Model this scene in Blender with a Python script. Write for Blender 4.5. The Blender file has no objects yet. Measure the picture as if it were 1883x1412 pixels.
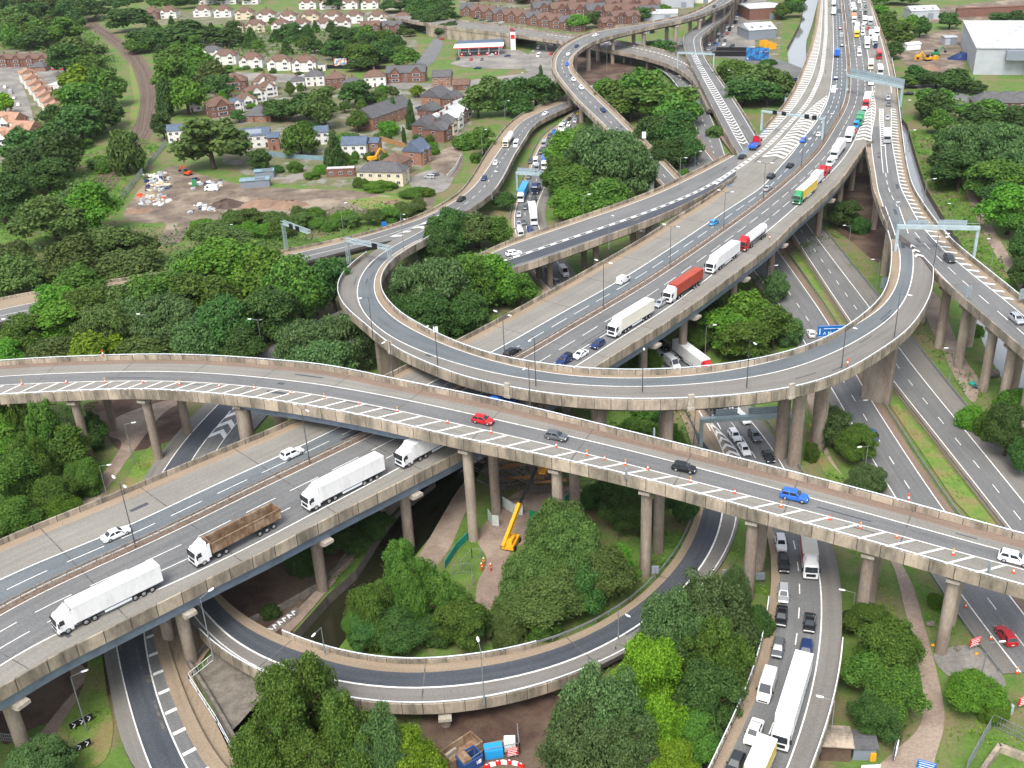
import bpy, math, random
import numpy as np
from mathutils import Vector, Matrix
S = bpy.context.scene
COL = S.collection
R = math.radians
random.seed(7)
rng = np.random.default_rng(7)

# ------------------------------------------------------------------ camera
FPX, TH, RO, HC = 1907.7, R(27.015), R(2.75), 112.7
CF = np.array([0, math.cos(TH), -math.sin(TH)])
_r = np.array([1., 0, 0]); _u = np.array([0, math.sin(TH), math.cos(TH)])
CR = math.cos(RO)*_r - math.sin(RO)*_u
CU = math.cos(RO)*_u + math.sin(RO)*_r
cd = bpy.data.cameras.new('camera')
cam = bpy.data.objects.new('camera', cd); COL.objects.link(cam)
cd.sensor_fit = 'HORIZONTAL'; cd.sensor_width = 36; cd.lens = FPX*36/1883
cd.clip_start = 1; cd.clip_end = 6000
cam.matrix_world = Matrix(((CR[0], CU[0], -CF[0], 0), (CR[1], CU[1], -CF[1], 0), (CR[2], CU[2], -CF[2], HC), (0, 0, 0, 1)))
S.camera = cam
# ------------------------------------------------------------------ sky and sun
SUN_EL, SUN_AZ = 58, 200          # degrees; azimuth clockwise from +Y
w = bpy.data.worlds.new('World'); S.world = w; w.use_nodes = True
nt = w.node_tree
sky = nt.nodes.new('ShaderNodeTexSky'); sky.sky_type = 'NISHITA'; sky.sun_disc = False
sky.sun_elevation = R(SUN_EL); sky.sun_rotation = R(SUN_AZ); sky.dust_density = 4.0; sky.air_density = 1.0; sky.ozone_density = 1.0
hs = nt.nodes.new('ShaderNodeHueSaturation'); hs.inputs['Saturation'].default_value = 0.45
nt.links.new(sky.outputs[0], hs.inputs['Color'])
nt.links.new(hs.outputs[0], nt.nodes['Background'].inputs['Color'])
nt.nodes['Background'].inputs['Strength'].default_value = 0.15
sd = bpy.data.lights.new('sun', 'SUN'); sun = bpy.data.objects.new('sun', sd); COL.objects.link(sun)
sd.energy = 1.2; sd.angle = R(24); sd.color = (1.0, 0.95, 0.87)
_a = R(SUN_AZ); _e = R(SUN_EL)
sdir = Vector((math.sin(_a)*math.cos(_e), math.cos(_a)*math.cos(_e), math.sin(_e)))
sun.rotation_euler = sdir.to_track_quat('Z', 'Y').to_euler()
S.view_settings.view_transform = 'Standard'; S.view_settings.look = 'None'
S.view_settings.exposure = 1.05; S.view_settings.gamma = 1.0

# ------------------------------------------------------------------ geometry helpers
def at(px, py, z=0.0):
    v = CF + CR*(px-941.5)/FPX - CU*(py-706)/FPX
    t = (z-HC)/v[2]
    return np.array([v[0]*t, v[1]*t, z])
def proj(p):
    d = np.asarray(p, float)-np.array([0, 0, HC]); k = d @ CF
    return 941.5+FPX*(d @ CR)/k, 706-FPX*(d @ CU)/k
def depth(p): return (np.asarray(p, float)-np.array([0, 0, HC])) @ CF
def ztop(P, py, lo=0., hi=60.):
    """height above P's x, y at which a point shows at picture row py"""
    for _ in range(40):
        m = (lo+hi)/2
        if proj((P[0], P[1], m))[1] > py: lo = m
        else: hi = m
    return m

class MB:
    """collects faces and links them as one mesh object"""
    def __init__(s): s.v = []; s.f = []; s.m = []; s.uv = []; s.smooth = []
    def face(s, pts, mi=0, uv=None, sm=False):
        i = len(s.v); s.v.extend([tuple(p) for p in pts]); s.f.append(tuple(range(i, i+len(pts)))); s.m.append(mi)
        s.uv.extend(uv if uv is not None else [(p[0], p[1]) for p in pts]); s.smooth.append(sm)
    def mesh(s, pts, faces, mi=0, sm=False):
        i = len(s.v); s.v.extend([tuple(p) for p in pts])
        for f in faces:
            s.f.append(tuple(i+k for k in f)); s.m.append(mi); s.smooth.append(sm)
            s.uv.extend([(pts[k][0], pts[k][1]) for k in f])
    def box(s, c, size, mi=0, rz=0.0, top=None):
        """box centred at c (x, y) and from c[2] up; top=(sx, sy) scales the top"""
        a, b, h = size[0]/2, size[1]/2, size[2]; ca, sa = math.cos(rz), math.sin(rz); tx, ty = top or (1, 1)
        P = []
        for zz, kx, ky in ((0, 1, 1), (h, tx, ty)):
            for x, y in ((-a, -b), (a, -b), (a, b), (-a, b)):
                x *= kx; y *= ky
                P.append((c[0]+x*ca-y*sa, c[1]+x*sa+y*ca, c[2]+zz))
        s.mesh(P, [(3, 2, 1, 0), (4, 5, 6, 7), (0, 1, 5, 4), (1, 2, 6, 5), (2, 3, 7, 6), (3, 0, 4, 7)], mi)
    def bar(s, p, q, t, h=None, mi=0):
        """square bar from p to q, t wide and h high"""
        p = Vector(p); q = Vector(q); d = q-p
        if d.length < 1e-6: return
        h = h or t; side = d.cross(Vector((0, 0, 1)))
        if side.length < 1e-4: side = Vector((1, 0, 0))
        side.normalize(); up = side.cross(d).normalized()
        P = []
        for e in (p, q):
            for a, b in ((-1, -1), (1, -1), (1, 1), (-1, 1)): P.append(e+side*(a*t/2)+up*(b*h/2))
        s.mesh(P, [(3, 2, 1, 0), (4, 5, 6, 7), (0, 1, 5, 4), (1, 2, 6, 5), (2, 3, 7, 6), (3, 0, 4, 7)], mi)
    def tube(s, p, q, r0, r1=None, n=8, mi=0, cap=True):
        p = Vector(p); q = Vector(q); d = (q-p).normalized(); r1 = r0 if r1 is None else r1
        a = d.orthogonal().normalized(); b = d.cross(a)
        P = []
        for e, r in ((p, r0), (q, r1)):
            for k in range(n): P.append(e+(a*math.cos(2*math.pi*k/n)+b*math.sin(2*math.pi*k/n))*r)
        s.mesh(P, [(k, (k+1) % n, n+(k+1) % n, n+k) for k in range(n)], mi, True)
        if cap: s.mesh(P[n:], [tuple(range(n))], mi); s.mesh(P[:n], [tuple(reversed(range(n)))], mi)
    def lathe(s, c, prof, n=16, mi=0, axis=2):
        P = []
        for r, z in prof:
            for k in range(n):
                a = 2*math.pi*k/n; x, y = r*math.cos(a), r*math.sin(a)
                P.append({2: (c[0]+x, c[1]+y, c[2]+z), 1: (c[0]+x, c[1]+z, c[2]+y), 0: (c[0]+z, c[1]+x, c[2]+y)}[axis])
        F = []
        for i in range(len(prof)-1):
            for k in range(n): F.append((i*n+k, i*n+(k+1) % n, (i+1)*n+(k+1) % n, (i+1)*n+k))
        s.mesh(P, F, mi, True)
        s.mesh(P[-n:], [tuple(range(n))], mi)
    def ring(s, rings, mi=0, closed=True, caps=True, sm=True):
        """loft through rings of equal point counts"""
        n = len(rings[0]); P = [p for r in rings for p in r]; F = []
        for i in range(len(rings)-1):
            for k in range(n if closed else n-1):
                F.append((i*n+k, i*n+(k+1) % n, (i+1)*n+(k+1) % n, (i+1)*n+k))
        s.mesh(P, F, mi, sm)
        if caps: s.mesh(list(rings[0]), [tuple(reversed(range(n)))], mi); s.mesh(list(rings[-1]), [tuple(range(n))], mi)
    def data(s, name, mats):
        me = bpy.data.meshes.new(name); me.from_pydata([tuple(map(float, v)) for v in s.v], [], s.f)
        for m in (mats if isinstance(mats, (list, tuple)) else [mats]): me.materials.append(m)
        me.polygons.foreach_set('material_index', s.m)
        me.polygons.foreach_set('use_smooth', s.smooth)
        if len(s.uv) == len(me.loops):
            l = me.uv_layers.new(name='UVMap'); l.data.foreach_set('uv', np.array(s.uv, np.float32).ravel())
        me.update(); return me
    def build(s, name, mats, parent=None):
        o = bpy.data.objects.new(name, s.data(name, mats)); COL.objects.link(o)
        if parent is not None: o.parent = parent
        return o

REG = []                                   # every labelled thing, for telling namesakes apart at the end
def tag(o, label, cat, group=None, kind=None, pos=None):
    o['label'] = label; o['category'] = cat
    if group: o['group'] = group
    if kind: o['kind'] = kind
    REG.append((o, pos)); return o
def thing(name, label, cat, loc=(0, 0, 0), rz=0.0, group=None):
    o = bpy.data.objects.new(name, None); COL.objects.link(o); o.empty_display_size = 0.5
    o.location = tuple(map(float, loc)); o.rotation_euler = (0, 0, rz)
    return tag(o, label, cat, group)
KIDS = {}
def kids(o):
    if o.name not in KIDS: KIDS[o.name] = list(o.children)
    return KIDS[o.name]
def dup(o, parent=None):
    c = o.copy(); COL.objects.link(c)
    if parent is not None: c.parent = parent
    for ch in kids(o): dup(ch, c)
    return c
def struct(o, kind='structure'): o['kind'] = kind; return o

# ------------------------------------------------------------------ materials
MATS = {}
def mat(name, col, col2=None, scale=1.0, detail=4, rough=0.85, metal=0.0, bump=0.0, spec=0.3, mix=(0.35, 0.65), col3=None, scale3=0.05, mix3=(0.45, 0.6), coord='Object', stretch=None, rand=0.0, fine=0.0):
    """Principled material of one colour, or of two or three mixed by noise; rand varies its value from object to object"""
    if name in MATS: return MATS[name]
    m = bpy.data.materials.new(name); m.use_nodes = True; t = m.node_tree; L = t.links
    b = t.nodes['Principled BSDF']; b.inputs['Roughness'].default_value = rough; b.inputs['Metallic'].default_value = metal
    b.inputs['Specular IOR Level'].default_value = spec
    out = None
    tc = t.nodes.new('ShaderNodeTexCoord'); vec = tc.outputs[coord]
    if stretch:
        mp = t.nodes.new('ShaderNodeMapping'); mp.inputs['Scale'].default_value = stretch; L.new(vec, mp.inputs['Vector']); vec = mp.outputs[0]
    def noise(sc, d=detail):
        n = t.nodes.new('ShaderNodeTexNoise'); n.inputs['Scale'].default_value = sc; n.inputs['Detail'].default_value = d; n.inputs['Roughness'].default_value = 0.62
        L.new(vec, n.inputs['Vector']); return n.outputs['Fac']
    def mixn(a, c, fac, lo, hi):
        r = t.nodes.new('ShaderNodeMapRange'); r.inputs['From Min'].default_value = lo; r.inputs['From Max'].default_value = hi; L.new(fac, r.inputs['Value'])
        x = t.nodes.new('ShaderNodeMix'); x.data_type = 'RGBA'; L.new(r.outputs[0], x.inputs['Factor'])
        if hasattr(a, 'is_linked'): L.new(a, x.inputs[6])
        else: x.inputs[6].default_value = (*a, 1)
        x.inputs[7].default_value = (*c, 1); return x.outputs[2]
    if col2 is not None:
        nz = noise(scale); out = mixn(col, col2, nz, *mix)
        if col3 is not None: out = mixn(out, col3, noise(scale3, 3), *mix3)
        if bump:
            bp = t.nodes.new('ShaderNodeBump'); bp.inputs['Strength'].default_value = bump; bp.inputs['Distance'].default_value = 0.15
            L.new(nz, bp.inputs['Height']); L.new(bp.outputs[0], b.inputs['Normal'])
    if rand or fine:
        if out is None:
            rgb = t.nodes.new('ShaderNodeRGB'); rgb.outputs[0].default_value = (*col, 1); out = rgb.outputs[0]
        h = t.nodes.new('ShaderNodeHueSaturation'); L.new(out, h.inputs['Color']); out = h.outputs[0]
        if rand:
            oi = t.nodes.new('ShaderNodeObjectInfo'); r = t.nodes.new('ShaderNodeMapRange'); L.new(oi.outputs['Random'], r.inputs['Value'])
            r.inputs['To Min'].default_value = 1-rand; r.inputs['To Max'].default_value = 1+rand; L.new(r.outputs[0], h.inputs['Value'])
        else:
            r = t.nodes.new('ShaderNodeMapRange'); L.new(noise(fine, 2), r.inputs['Value']); r.inputs['From Min'].default_value = .25; r.inputs['From Max'].default_value = .75
            r.inputs['To Min'].default_value = 0.8; r.inputs['To Max'].default_value = 1.2; L.new(r.outputs[0], h.inputs['Value'])
    if out is not None: L.new(out, b.inputs['Base Color'])
    else: b.inputs['Base Color'].default_value = (*col, 1)
    MATS[name] = m; return m

def leafmat(name, a, b_, c):
    """foliage: three greens mixed by noise through the crown, a little light let through each leaf"""
    m = bpy.data.materials.new(name); m.use_nodes = True; t = m.node_tree; L = t.links
    p = t.nodes['Principled BSDF']; p.inputs['Roughness'].default_value = 0.62; p.inputs['Specular IOR Level'].default_value = 0.25
    tc = t.nodes.new('ShaderNodeTexCoord'); oi = t.nodes.new('ShaderNodeObjectInfo')
    n = t.nodes.new('ShaderNodeTexNoise'); n.inputs['Scale'].default_value = 3.2; n.inputs['Detail'].default_value = 4; n.inputs['Roughness'].default_value = .65; L.new(tc.outputs['Object'], n.inputs['Vector'])
    r = t.nodes.new('ShaderNodeValToRGB'); e = r.color_ramp.elements
    e[0].position = .3; e[0].color = (*a, 1); e[1].position = .72; e[1].color = (*c, 1)
    x = r.color_ramp.elements.new(.52); x.color = (*b_, 1); ge = t.nodes.new('ShaderNodeNewGeometry'); ma = t.nodes.new('ShaderNodeMath'); ma.operation = 'MULTIPLY_ADD'; L.new(ge.outputs['Random Per Island'], ma.inputs[0]); ma.inputs[1].default_value = .36; L.new(n.outputs['Fac'], ma.inputs[2]); sb = t.nodes.new('ShaderNodeMath'); sb.operation = 'SUBTRACT'; L.new(ma.outputs[0], sb.inputs[0]); sb.inputs[1].default_value = .17; L.new(sb.outputs[0], r.inputs[0])
    h = t.nodes.new('ShaderNodeHueSaturation'); h.inputs['Saturation'].default_value = 1.04; L.new(r.outputs[0], h.inputs['Color'])
    mr = t.nodes.new('ShaderNodeMapRange'); L.new(oi.outputs['Random'], mr.inputs['Value']); mr.inputs['To Min'].default_value = .74; mr.inputs['To Max'].default_value = 1.26; L.new(mr.outputs[0], h.inputs['Value'])
    m2 = t.nodes.new('ShaderNodeMath'); m2.operation = 'MULTIPLY_ADD'; L.new(oi.outputs['Random'], m2.inputs[0]); m2.inputs[1].default_value = .035; m2.inputs[2].default_value = .4825; L.new(m2.outputs[0], h.inputs['Hue'])
    L.new(h.outputs[0], p.inputs['Base Color'])
    tr = t.nodes.new('ShaderNodeBsdfTranslucent'); L.new(h.outputs[0], tr.inputs['Color'])
    mx = t.nodes.new('ShaderNodeMixShader'); mx.inputs[0].default_value = .3; L.new(p.outputs[0], mx.inputs[1]); L.new(tr.outputs[0], mx.inputs[2])
    L.new(mx.outputs[0], t.nodes['Material Output'].inputs['Surface']); MATS[name] = m; return m

def asphalt(name, a, b_, track=0.12, patch=None):
    """road surface laid out along the road: u is metres across, v metres along"""
    m = bpy.data.materials.new(name); m.use_nodes = True; t = m.node_tree; L = t.links
    p = t.nodes['Principled BSDF']; p.inputs['Roughness'].default_value = .82; p.inputs['Specular IOR Level'].default_value = .3
    uv = t.nodes.new('ShaderNodeUVMap'); tc = t.nodes.new('ShaderNodeTexCoord')
    def noise(vec, sc, d, st=None):
        if st:
            mp = t.nodes.new('ShaderNodeMapping'); mp.inputs['Scale'].default_value = st; L.new(vec, mp.inputs['Vector']); vec = mp.outputs[0]
        n = t.nodes.new('ShaderNodeTexNoise'); n.inputs['Scale'].default_value = sc; n.inputs['Detail'].default_value = d; L.new(vec, n.inputs['Vector']); return n.outputs['Fac']
    f1 = noise(uv.outputs[0], 1.0, 3, (1.1, .035, 1)); f2 = noise(tc.outputs['Object'], 3.5, 3); f3 = noise(tc.outputs['Object'], .09, 4)
    ad = t.nodes.new('ShaderNodeMath'); ad.operation = 'MULTIPLY_ADD'; L.new(f1, ad.inputs[0]); ad.inputs[1].default_value = .8; L.new(f2, ad.inputs[2])
    ad2 = t.nodes.new('ShaderNodeMath'); ad2.operation = 'MULTIPLY_ADD'; L.new(f3, ad2.inputs[0]); ad2.inputs[1].default_value = .6; L.new(ad.outputs[0], ad2.inputs[2])
    r = t.nodes.new('ShaderNodeMapRange'); L.new(ad2.outputs[0], r.inputs['Value']); r.inputs['From Min'].default_value = .85; r.inputs['From Max'].default_value = 1.55
    x = t.nodes.new('ShaderNodeMix'); x.data_type = 'RGBA'; L.new(r.outputs[0], x.inputs['Factor']); x.inputs[6].default_value = (*a, 1); x.inputs[7].default_value = (*b_, 1)
    L.new(x.outputs[2], p.inputs['Base Color']); MATS[name] = m; return m

A_LANE = asphalt('asphalt_blue', (.083, .097, .105), (.155, .172, .18))
A_GREY = asphalt('asphalt_grey', (.098, .101, .102), (.18, .182, .18))
A_DARK = asphalt('asphalt_dark', (.036, .042, .053), (.082, .09, .104))
A_SHOULDER = asphalt('asphalt_worn', (.152, .147, .13), (.25, .24, .212))
A_SHOULDER2 = asphalt('asphalt_worn_brown', (.13, .123, .112), (.21, .2, .182))
A_VERGE = asphalt('verge_dust', (.2, .153, .108), (.32, .253, .18))
A_KERB = asphalt('verge_brown', (.13, .095, .075), (.24, .175, .135))
PAINT = mat('road_paint', (.76, .76, .73), (.42, .42, .4), 1.6, detail=6, mix=(.46, .74), rough=.7)
CONC = mat('concrete_stained', (.245, .212, .165), (.105, .09, .07), 1.1, detail=6, mix=(.4, .75), col3=(.37, .31, .24), scale3=.22, bump=.1, stretch=(1, 1, .3), fine=3.0)
CONC_L = mat('concrete_pale', (.42, .38, .32), (.27, .235, .19), .9, mix=(.4, .75), bump=.1, fine=3.0)
PIER = mat('concrete_pier', (.26, .212, .172), (.17, .136, .11), 1.2, mix=(.3, .7), col3=(.33, .28, .225), scale3=.3, stretch=(1, 1, .25), bump=.08, fine=4.0)
STEEL = mat('girder_paint', (.17, .215, .27), (.12, .15, .19), .5, rough=.5)
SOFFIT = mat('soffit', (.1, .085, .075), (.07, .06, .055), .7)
RAIL = mat('galvanised_rail', (.72, .78, .82), rough=.4)
RUST = mat('barrier_rust', (.2, .15, .11), (.34, .29, .24), 1.2, rough=.7, metal=.2)
JOINT = mat('joint_tar', (.06, .058, .056), (.15, .14, .125), 1.2)
GALV = mat('post_grey', (.3, .33, .34), (.22, .24, .25), 1.0, rough=.5, metal=.4)
GALV_D = mat('post_dark', (.1, .1, .11), rough=.55, metal=.4)
LAMPW = mat('lamp_head', (.75, .78, .8), rough=.35)
GANTRY = mat('gantry_paint', (.36, .45, .47), (.29, .36, .38), .7, rough=.55)
SIGNB = mat('sign_back', (.3, .36, .4), (.25, .3, .34), 1.0, rough=.5, metal=.2)
BLUE = mat('sign_blue', (.01, .13, .42), rough=.45)
WHITE = mat('white_paint', (.8, .8, .8), rough=.4)
BLACK = mat('black', (.012, .012, .013), rough=.5)
YELLOW = mat('yellow_paint', (.72, .36, .02), rough=.4)
ORANGE = mat('orange', (.62, .085, .02), rough=.5)
REDP = mat('red_paint', (.55, .02, .02), rough=.4)

def parapet_mat():
    """stained concrete cast in three metre panels, each a little different, with dark joints between"""
    m = CONC.copy(); m.name = 'concrete_panels'; t = m.node_tree; L = t.links; p = t.nodes['Principled BSDF']; src = p.inputs['Base Color'].links[0].from_socket
    N = lambda k, op=None: t.nodes.new(k); uv = N('ShaderNodeUVMap'); sx = N('ShaderNodeSeparateXYZ'); L.new(uv.outputs[0], sx.inputs[0])
    def math_(op, a, b): q = N('ShaderNodeMath'); q.operation = op; L.new(a, q.inputs[0]); q.inputs[1].default_value = b; return q.outputs[0]
    d = math_('DIVIDE', sx.outputs[0], 3.0); fr = math_('FRACT', d, 0); fl = math_('FLOOR', d, 0); lt = math_('LESS_THAN', fr, .035)
    wn = N('ShaderNodeTexWhiteNoise'); wn.noise_dimensions = '1D'; L.new(fl, wn.inputs['W']); mr = N('ShaderNodeMapRange'); L.new(wn.outputs['Value'], mr.inputs['Value']); mr.inputs['To Min'].default_value = .78; mr.inputs['To Max'].default_value = 1.15
    h = N('ShaderNodeHueSaturation'); L.new(src, h.inputs['Color']); L.new(mr.outputs[0], h.inputs['Value']); x = N('ShaderNodeMix'); x.data_type = 'RGBA'; L.new(lt, x.inputs['Factor']); L.new(h.outputs[0], x.inputs[6]); x.inputs[7].default_value = (.06, .05, .04, 1); L.new(x.outputs[2], p.inputs['Base Color']); return m
PARA = parapet_mat()
# ------------------------------------------------------------------ splines and road strips
def spline(pts, step=2.5):
    P = np.array([at(*p) for p in pts], float)
    c = np.r_[0, np.cumsum(np.maximum(np.linalg.norm(np.diff(P, axis=0), axis=1), 1e-3)**.5)]
    n = len(P); T = np.zeros_like(P)
    for i in range(n):
        if i == 0: T[i] = (P[1]-P[0])/(c[1]-c[0])
        elif i == n-1: T[i] = (P[-1]-P[-2])/(c[-1]-c[-2])
        else:
            a, b = c[i]-c[i-1], c[i+1]-c[i]
            T[i] = ((P[i]-P[i-1])/a*b+(P[i+1]-P[i])/b*a)/(a+b)
    out = []
    for i in range(n-1):
        h = c[i+1]-c[i]
        for k in range(24):
            u = k/24; a = 2*u**3-3*u*u+1; b = u**3-2*u*u+u; d = -2*u**3+3*u*u; e = u**3-u*u
            out.append(a*P[i]+b*h*T[i]+d*P[i+1]+e*h*T[i+1])
    out.append(P[-1]); Q = np.array(out)
    s = np.r_[0, np.cumsum(np.linalg.norm(np.diff(Q[:, :2], axis=0), axis=1))]
    m = max(int(s[-1]/step), 3); ss = np.linspace(0, s[-1], m+1)
    return np.stack([np.interp(ss, s, Q[:, k]) for k in range(3)], 1)

class Road:
    def __init__(r, pts, smooth=4, step=2.5):
        P = spline(pts, step)
        for _ in range(smooth*4):
            P[1:-1] = .25*P[:-2]+.5*P[1:-1]+.25*P[2:]
        r.P = P; d = np.gradient(P[:, :2], axis=0); d /= np.linalg.norm(d, axis=1)[:, None]
        r.T = d; r.N = np.stack([-d[:, 1], d[:, 0]], 1)
        r.s = np.r_[0, np.cumsum(np.linalg.norm(np.diff(P[:, :2], axis=0), axis=1))]; r.L = r.s[-1]
    def sd(r, px, py, dz=0.0):
        """where on the road the picture point lies: metres along, metres to the side"""
        z = r.P[len(r.P)//2, 2]
        for _ in range(8):
            X = at(px, py, z+dz)[:2]; j = int(np.argmin(((r.P[:, :2]-X)**2).sum(1))); z = r.P[j, 2]
        return r.s[j]+(X-r.P[j, :2]) @ r.T[j], (X-r.P[j, :2]) @ r.N[j]
    def tr(r, pts, dz=0.0, smooth=3):
        """a lengthwise line traced in the picture, as offsets from the reference line"""
        a = sorted(r.sd(*p, dz) for p in pts); s = [x[0] for x in a]; d = [x[1] for x in a]
        D = np.interp(r.s, s, d)
        for _ in range(smooth*3):
            D[1:-1] = .25*D[:-2]+.5*D[1:-1]+.25*D[2:]
        return D
    def D(r, d):
        if isinstance(d, np.ndarray): return d
        return np.full(len(r.s), float(d)) if not isinstance(d, list) else np.interp(r.s, [a*r.L for a, _ in d], [b for _, b in d])
    def pt(r, s, d=0.0, dz=0.0):
        """world point at s along and d to the side"""
        dd = np.interp(s, r.s, d) if isinstance(d, np.ndarray) else d
        x = np.interp(s, r.s, r.P[:, 0])+dd*np.interp(s, r.s, r.N[:, 0]); y = np.interp(s, r.s, r.P[:, 1])+dd*np.interp(s, r.s, r.N[:, 1])
        return np.array([x, y, np.interp(s, r.s, r.P[:, 2])+dz])
    def ang(r, s): return math.atan2(np.interp(s, r.s, r.T[:, 1]), np.interp(s, r.s, r.T[:, 0]))
    def idx(r, s0, s1):
        s0 = max(s0, 0); s1 = min(s1, r.L)
        return np.unique(np.r_[s0, r.s[(r.s > s0) & (r.s < s1)], s1])
    def strip(r, mb, d0, d1, dz=0.0, s0=0, s1=1e9, mi=0):
        ss = r.idx(s0, s1); d0 = r.D(d0); d1 = r.D(d1)
        for a, b in zip(ss[:-1], ss[1:]):
            q = [r.pt(a, d0, dz), r.pt(b, d0, dz), r.pt(b, d1, dz), r.pt(a, d1, dz)]
            da, db = np.interp(a, r.s, d0), np.interp(b, r.s, d0); ea, eb = np.interp(a, r.s, d1), np.interp(b, r.s, d1)
            uv = [(da, a), (db, b), (eb, b), (ea, a)]
            if da > ea: q = q[::-1]; uv = uv[::-1]
            else: pass
            # faces point up: order so that the normal is +z
            n = np.cross(np.array(q[1])-q[0], np.array(q[2])-q[0])
            if n[2] < 0: q = q[::-1]; uv = uv[::-1]
            mb.face(q, mi, uv)
    def prof(r, mb, d, prof, s0=0, s1=1e9, mi=0, caps=True):
        """sweep a closed section [(side, up)] along the line at offset d"""
        ss = r.idx(s0, s1); d = r.D(d); rings = []
        for a in ss:
            dd = np.interp(a, r.s, d); rings.append([r.pt(a, dd+x, z) for x, z in prof])
        mb.ring(rings, mi, True, caps, False)
    def line(r, mb, d, wd=.2, mark=None, gap=None, s0=0, s1=1e9, dz=.03, ph=0.0):
        s1 = min(s1, r.L); d = r.D(d)
        if mark is None: return r.strip(mb, d-wd/2, d+wd/2, dz, s0, s1)
        a = s0+ph
        while a < s1: r.strip(mb, d-wd/2, d+wd/2, dz, a, min(a+mark, s1)); a += mark+gap
    def hatch(r, mb, dA, dB, s0, s1, step, wd, slant, dz=.03):
        dA = r.D(dA); dB = r.D(dB); a = s0
        while a < min(s1, r.L-abs(slant)-wd):
            q = [r.pt(a, dA, dz), r.pt(a+wd, dA, dz), r.pt(a+slant+wd, dB, dz), r.pt(a+slant, dB, dz)]
            if np.cross(np.array(q[1])-q[0], np.array(q[2])-q[0])[2] < 0: q = q[::-1]
            mb.face(q); a += step
    def chevron(r, mb, dA, dB, s0, s1, step, wd, slant, dz=.03):
        dA = r.D(dA); dB = r.D(dB); m = (dA+dB)/2
        for x in (dA, dB): r.hatch(mb, x, m, s0, s1, step, wd, slant, dz)

def poly_patch(name, pts, m, z=0.02, kind='structure', px=True, sub=None):
    P = [at(p[0], p[1], z) if px else np.array([p[0], p[1], z]) for p in pts]
    from mathutils.geometry import tessellate_polygon
    tri = tessellate_polygon([[Vector(p) for p in P]])
    mb = MB()
    for t in tri:
        q = [P[i] for i in t]
        if np.cross(q[1]-q[0], q[2]-q[0])[2] < 0: q = q[::-1]
        mb.face(q)
    o = mb.build(name, m); o['kind'] = kind; return o
def curvy(pts, n=6):
    """rounded outline through picture points"""
    pts = np.array(pts, float); out = []; k = len(pts)
    for i in range(k):
        a, b, c, d = pts[i-1], pts[i], pts[(i+1) % k], pts[(i+2) % k]
        for j in range(n):
            t = j/n; out.append(.5*((2*b)+(c-a)*t+(2*a-5*b+4*c-d)*t*t+(3*b-a-3*c+d)*t**3))
    return [tuple(p) for p in out]

# ------------------------------------------------------------------ ground with the river and the canal cut into it
GRASS = mat('grass', (.06, .122, .02), (.112, .185, .036), .35, detail=7, mix=(.3, .7), col3=(.16, .135, .07), scale3=.07, mix3=(.46, .62), bump=.6, fine=2.2)
GRASS_B = mat('grass_bright', (.085, .165, .024), (.15, .225, .045), .5, detail=7, mix=(.3, .7), col3=(.2, .165, .07), scale3=.14, mix3=(.45, .62), bump=.5, fine=2.5)
GRASS_D = mat('rough_grass', (.05, .105, .016), (.1, .16, .03), .6, detail=6, mix=(.3, .7), col3=(.12, .09, .055), scale3=.1, mix3=(.48, .64), bump=.6, fine=2.0)
EARTH = mat('bare_earth', (.085, .05, .036), (.05, .03, .024), .35, detail=6, mix=(.3, .7), col3=(.12, .085, .06), scale3=.09, bump=.5, fine=2.0)
DIRT = mat('site_dirt', (.19, .152, .115), (.1, .077, .06), .16, detail=8, mix=(.36, .64), col3=(.27, .22, .165), scale3=.06, mix3=(.5, .62), bump=.5, fine=1.2)
PATHM = mat('path_paving', (.26, .2, .16), (.2, .15, .12), .5, detail=5, col3=(.3, .24, .19), scale3=.12, fine=2.5)
GREYC = mat('yard_grey', (.2, .19, .175), (.14, .135, .125), .3, detail=5, col3=(.25, .235, .21), scale3=.07, fine=1.5)
BALLAST = mat('ballast', (.16, .115, .085), (.1, .07, .055), 1.0, detail=6, bump=.5, fine=3.0)
STONE = mat('stone_bank', (.2, .18, .15), (.12, .105, .09), .6, detail=6, bump=.4, fine=2.0)
def water(nm, c):
  wm = bpy.data.materials.new(nm); wm.use_nodes = True
  _t = wm.node_tree; _b = _t.nodes['Principled BSDF']; _b.inputs['Base Color'].default_value = (*c, 1); _b.inputs['Roughness'].default_value = .06; _b.inputs['Specular IOR Level'].default_value = .6
  _n = _t.nodes.new('ShaderNodeTexNoise'); _n.inputs['Scale'].default_value = .5; _n.inputs['Detail'].default_value = 4
  _bp = _t.nodes.new('ShaderNodeBump'); _bp.inputs['Strength'].default_value = .06; _t.links.new(_n.outputs['Fac'], _bp.inputs['Height']); _t.links.new(_bp.outputs[0], _b.inputs['Normal']); return wm
WATERS = {'canal_water': water('canal_water', (.02, .021, .011)), 'river_water': water('river_water', (.22, .235, .245))}  # river's pale base colour stands in for reflected cloud, over muddy water

canal_l = [(905, 750), (830, 822), (762, 892), (700, 975), (654, 1047), (603, 1093), (540, 1164), (459, 1257), (393, 1320), (330, 1412), (285, 1480)]
canal_r = [(945, 772), (895, 850), (858, 905), (776, 1006), (706, 1095), (633, 1178), (565, 1270), (505, 1340), (450, 1412), (410, 1480)]
river_l = [(1484, -25), (1478, 10), (1470, 45), (1447, 88), (1450, 112), (1446, 150), (1440, 200), (1470, 232), (1560, 232), (1640, 222), (1657, 245), (1664, 282), (1680, 345), (1712, 440), (1750, 510), (1787, 579), (1812, 640), (1850, 710), (1900, 780)]
river_r = [(1509, -25), (1502, 10), (1493, 45), (1483, 74), (1484, 98), (1476, 130), (1474, 165), (1490, 190), (1560, 196), (1640, 196), (1668, 228), (1684, 285), (1703, 345), (1748, 420), (1790, 480), (1834, 556), (1864, 610), (1895, 660), (1940, 720)]
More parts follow.
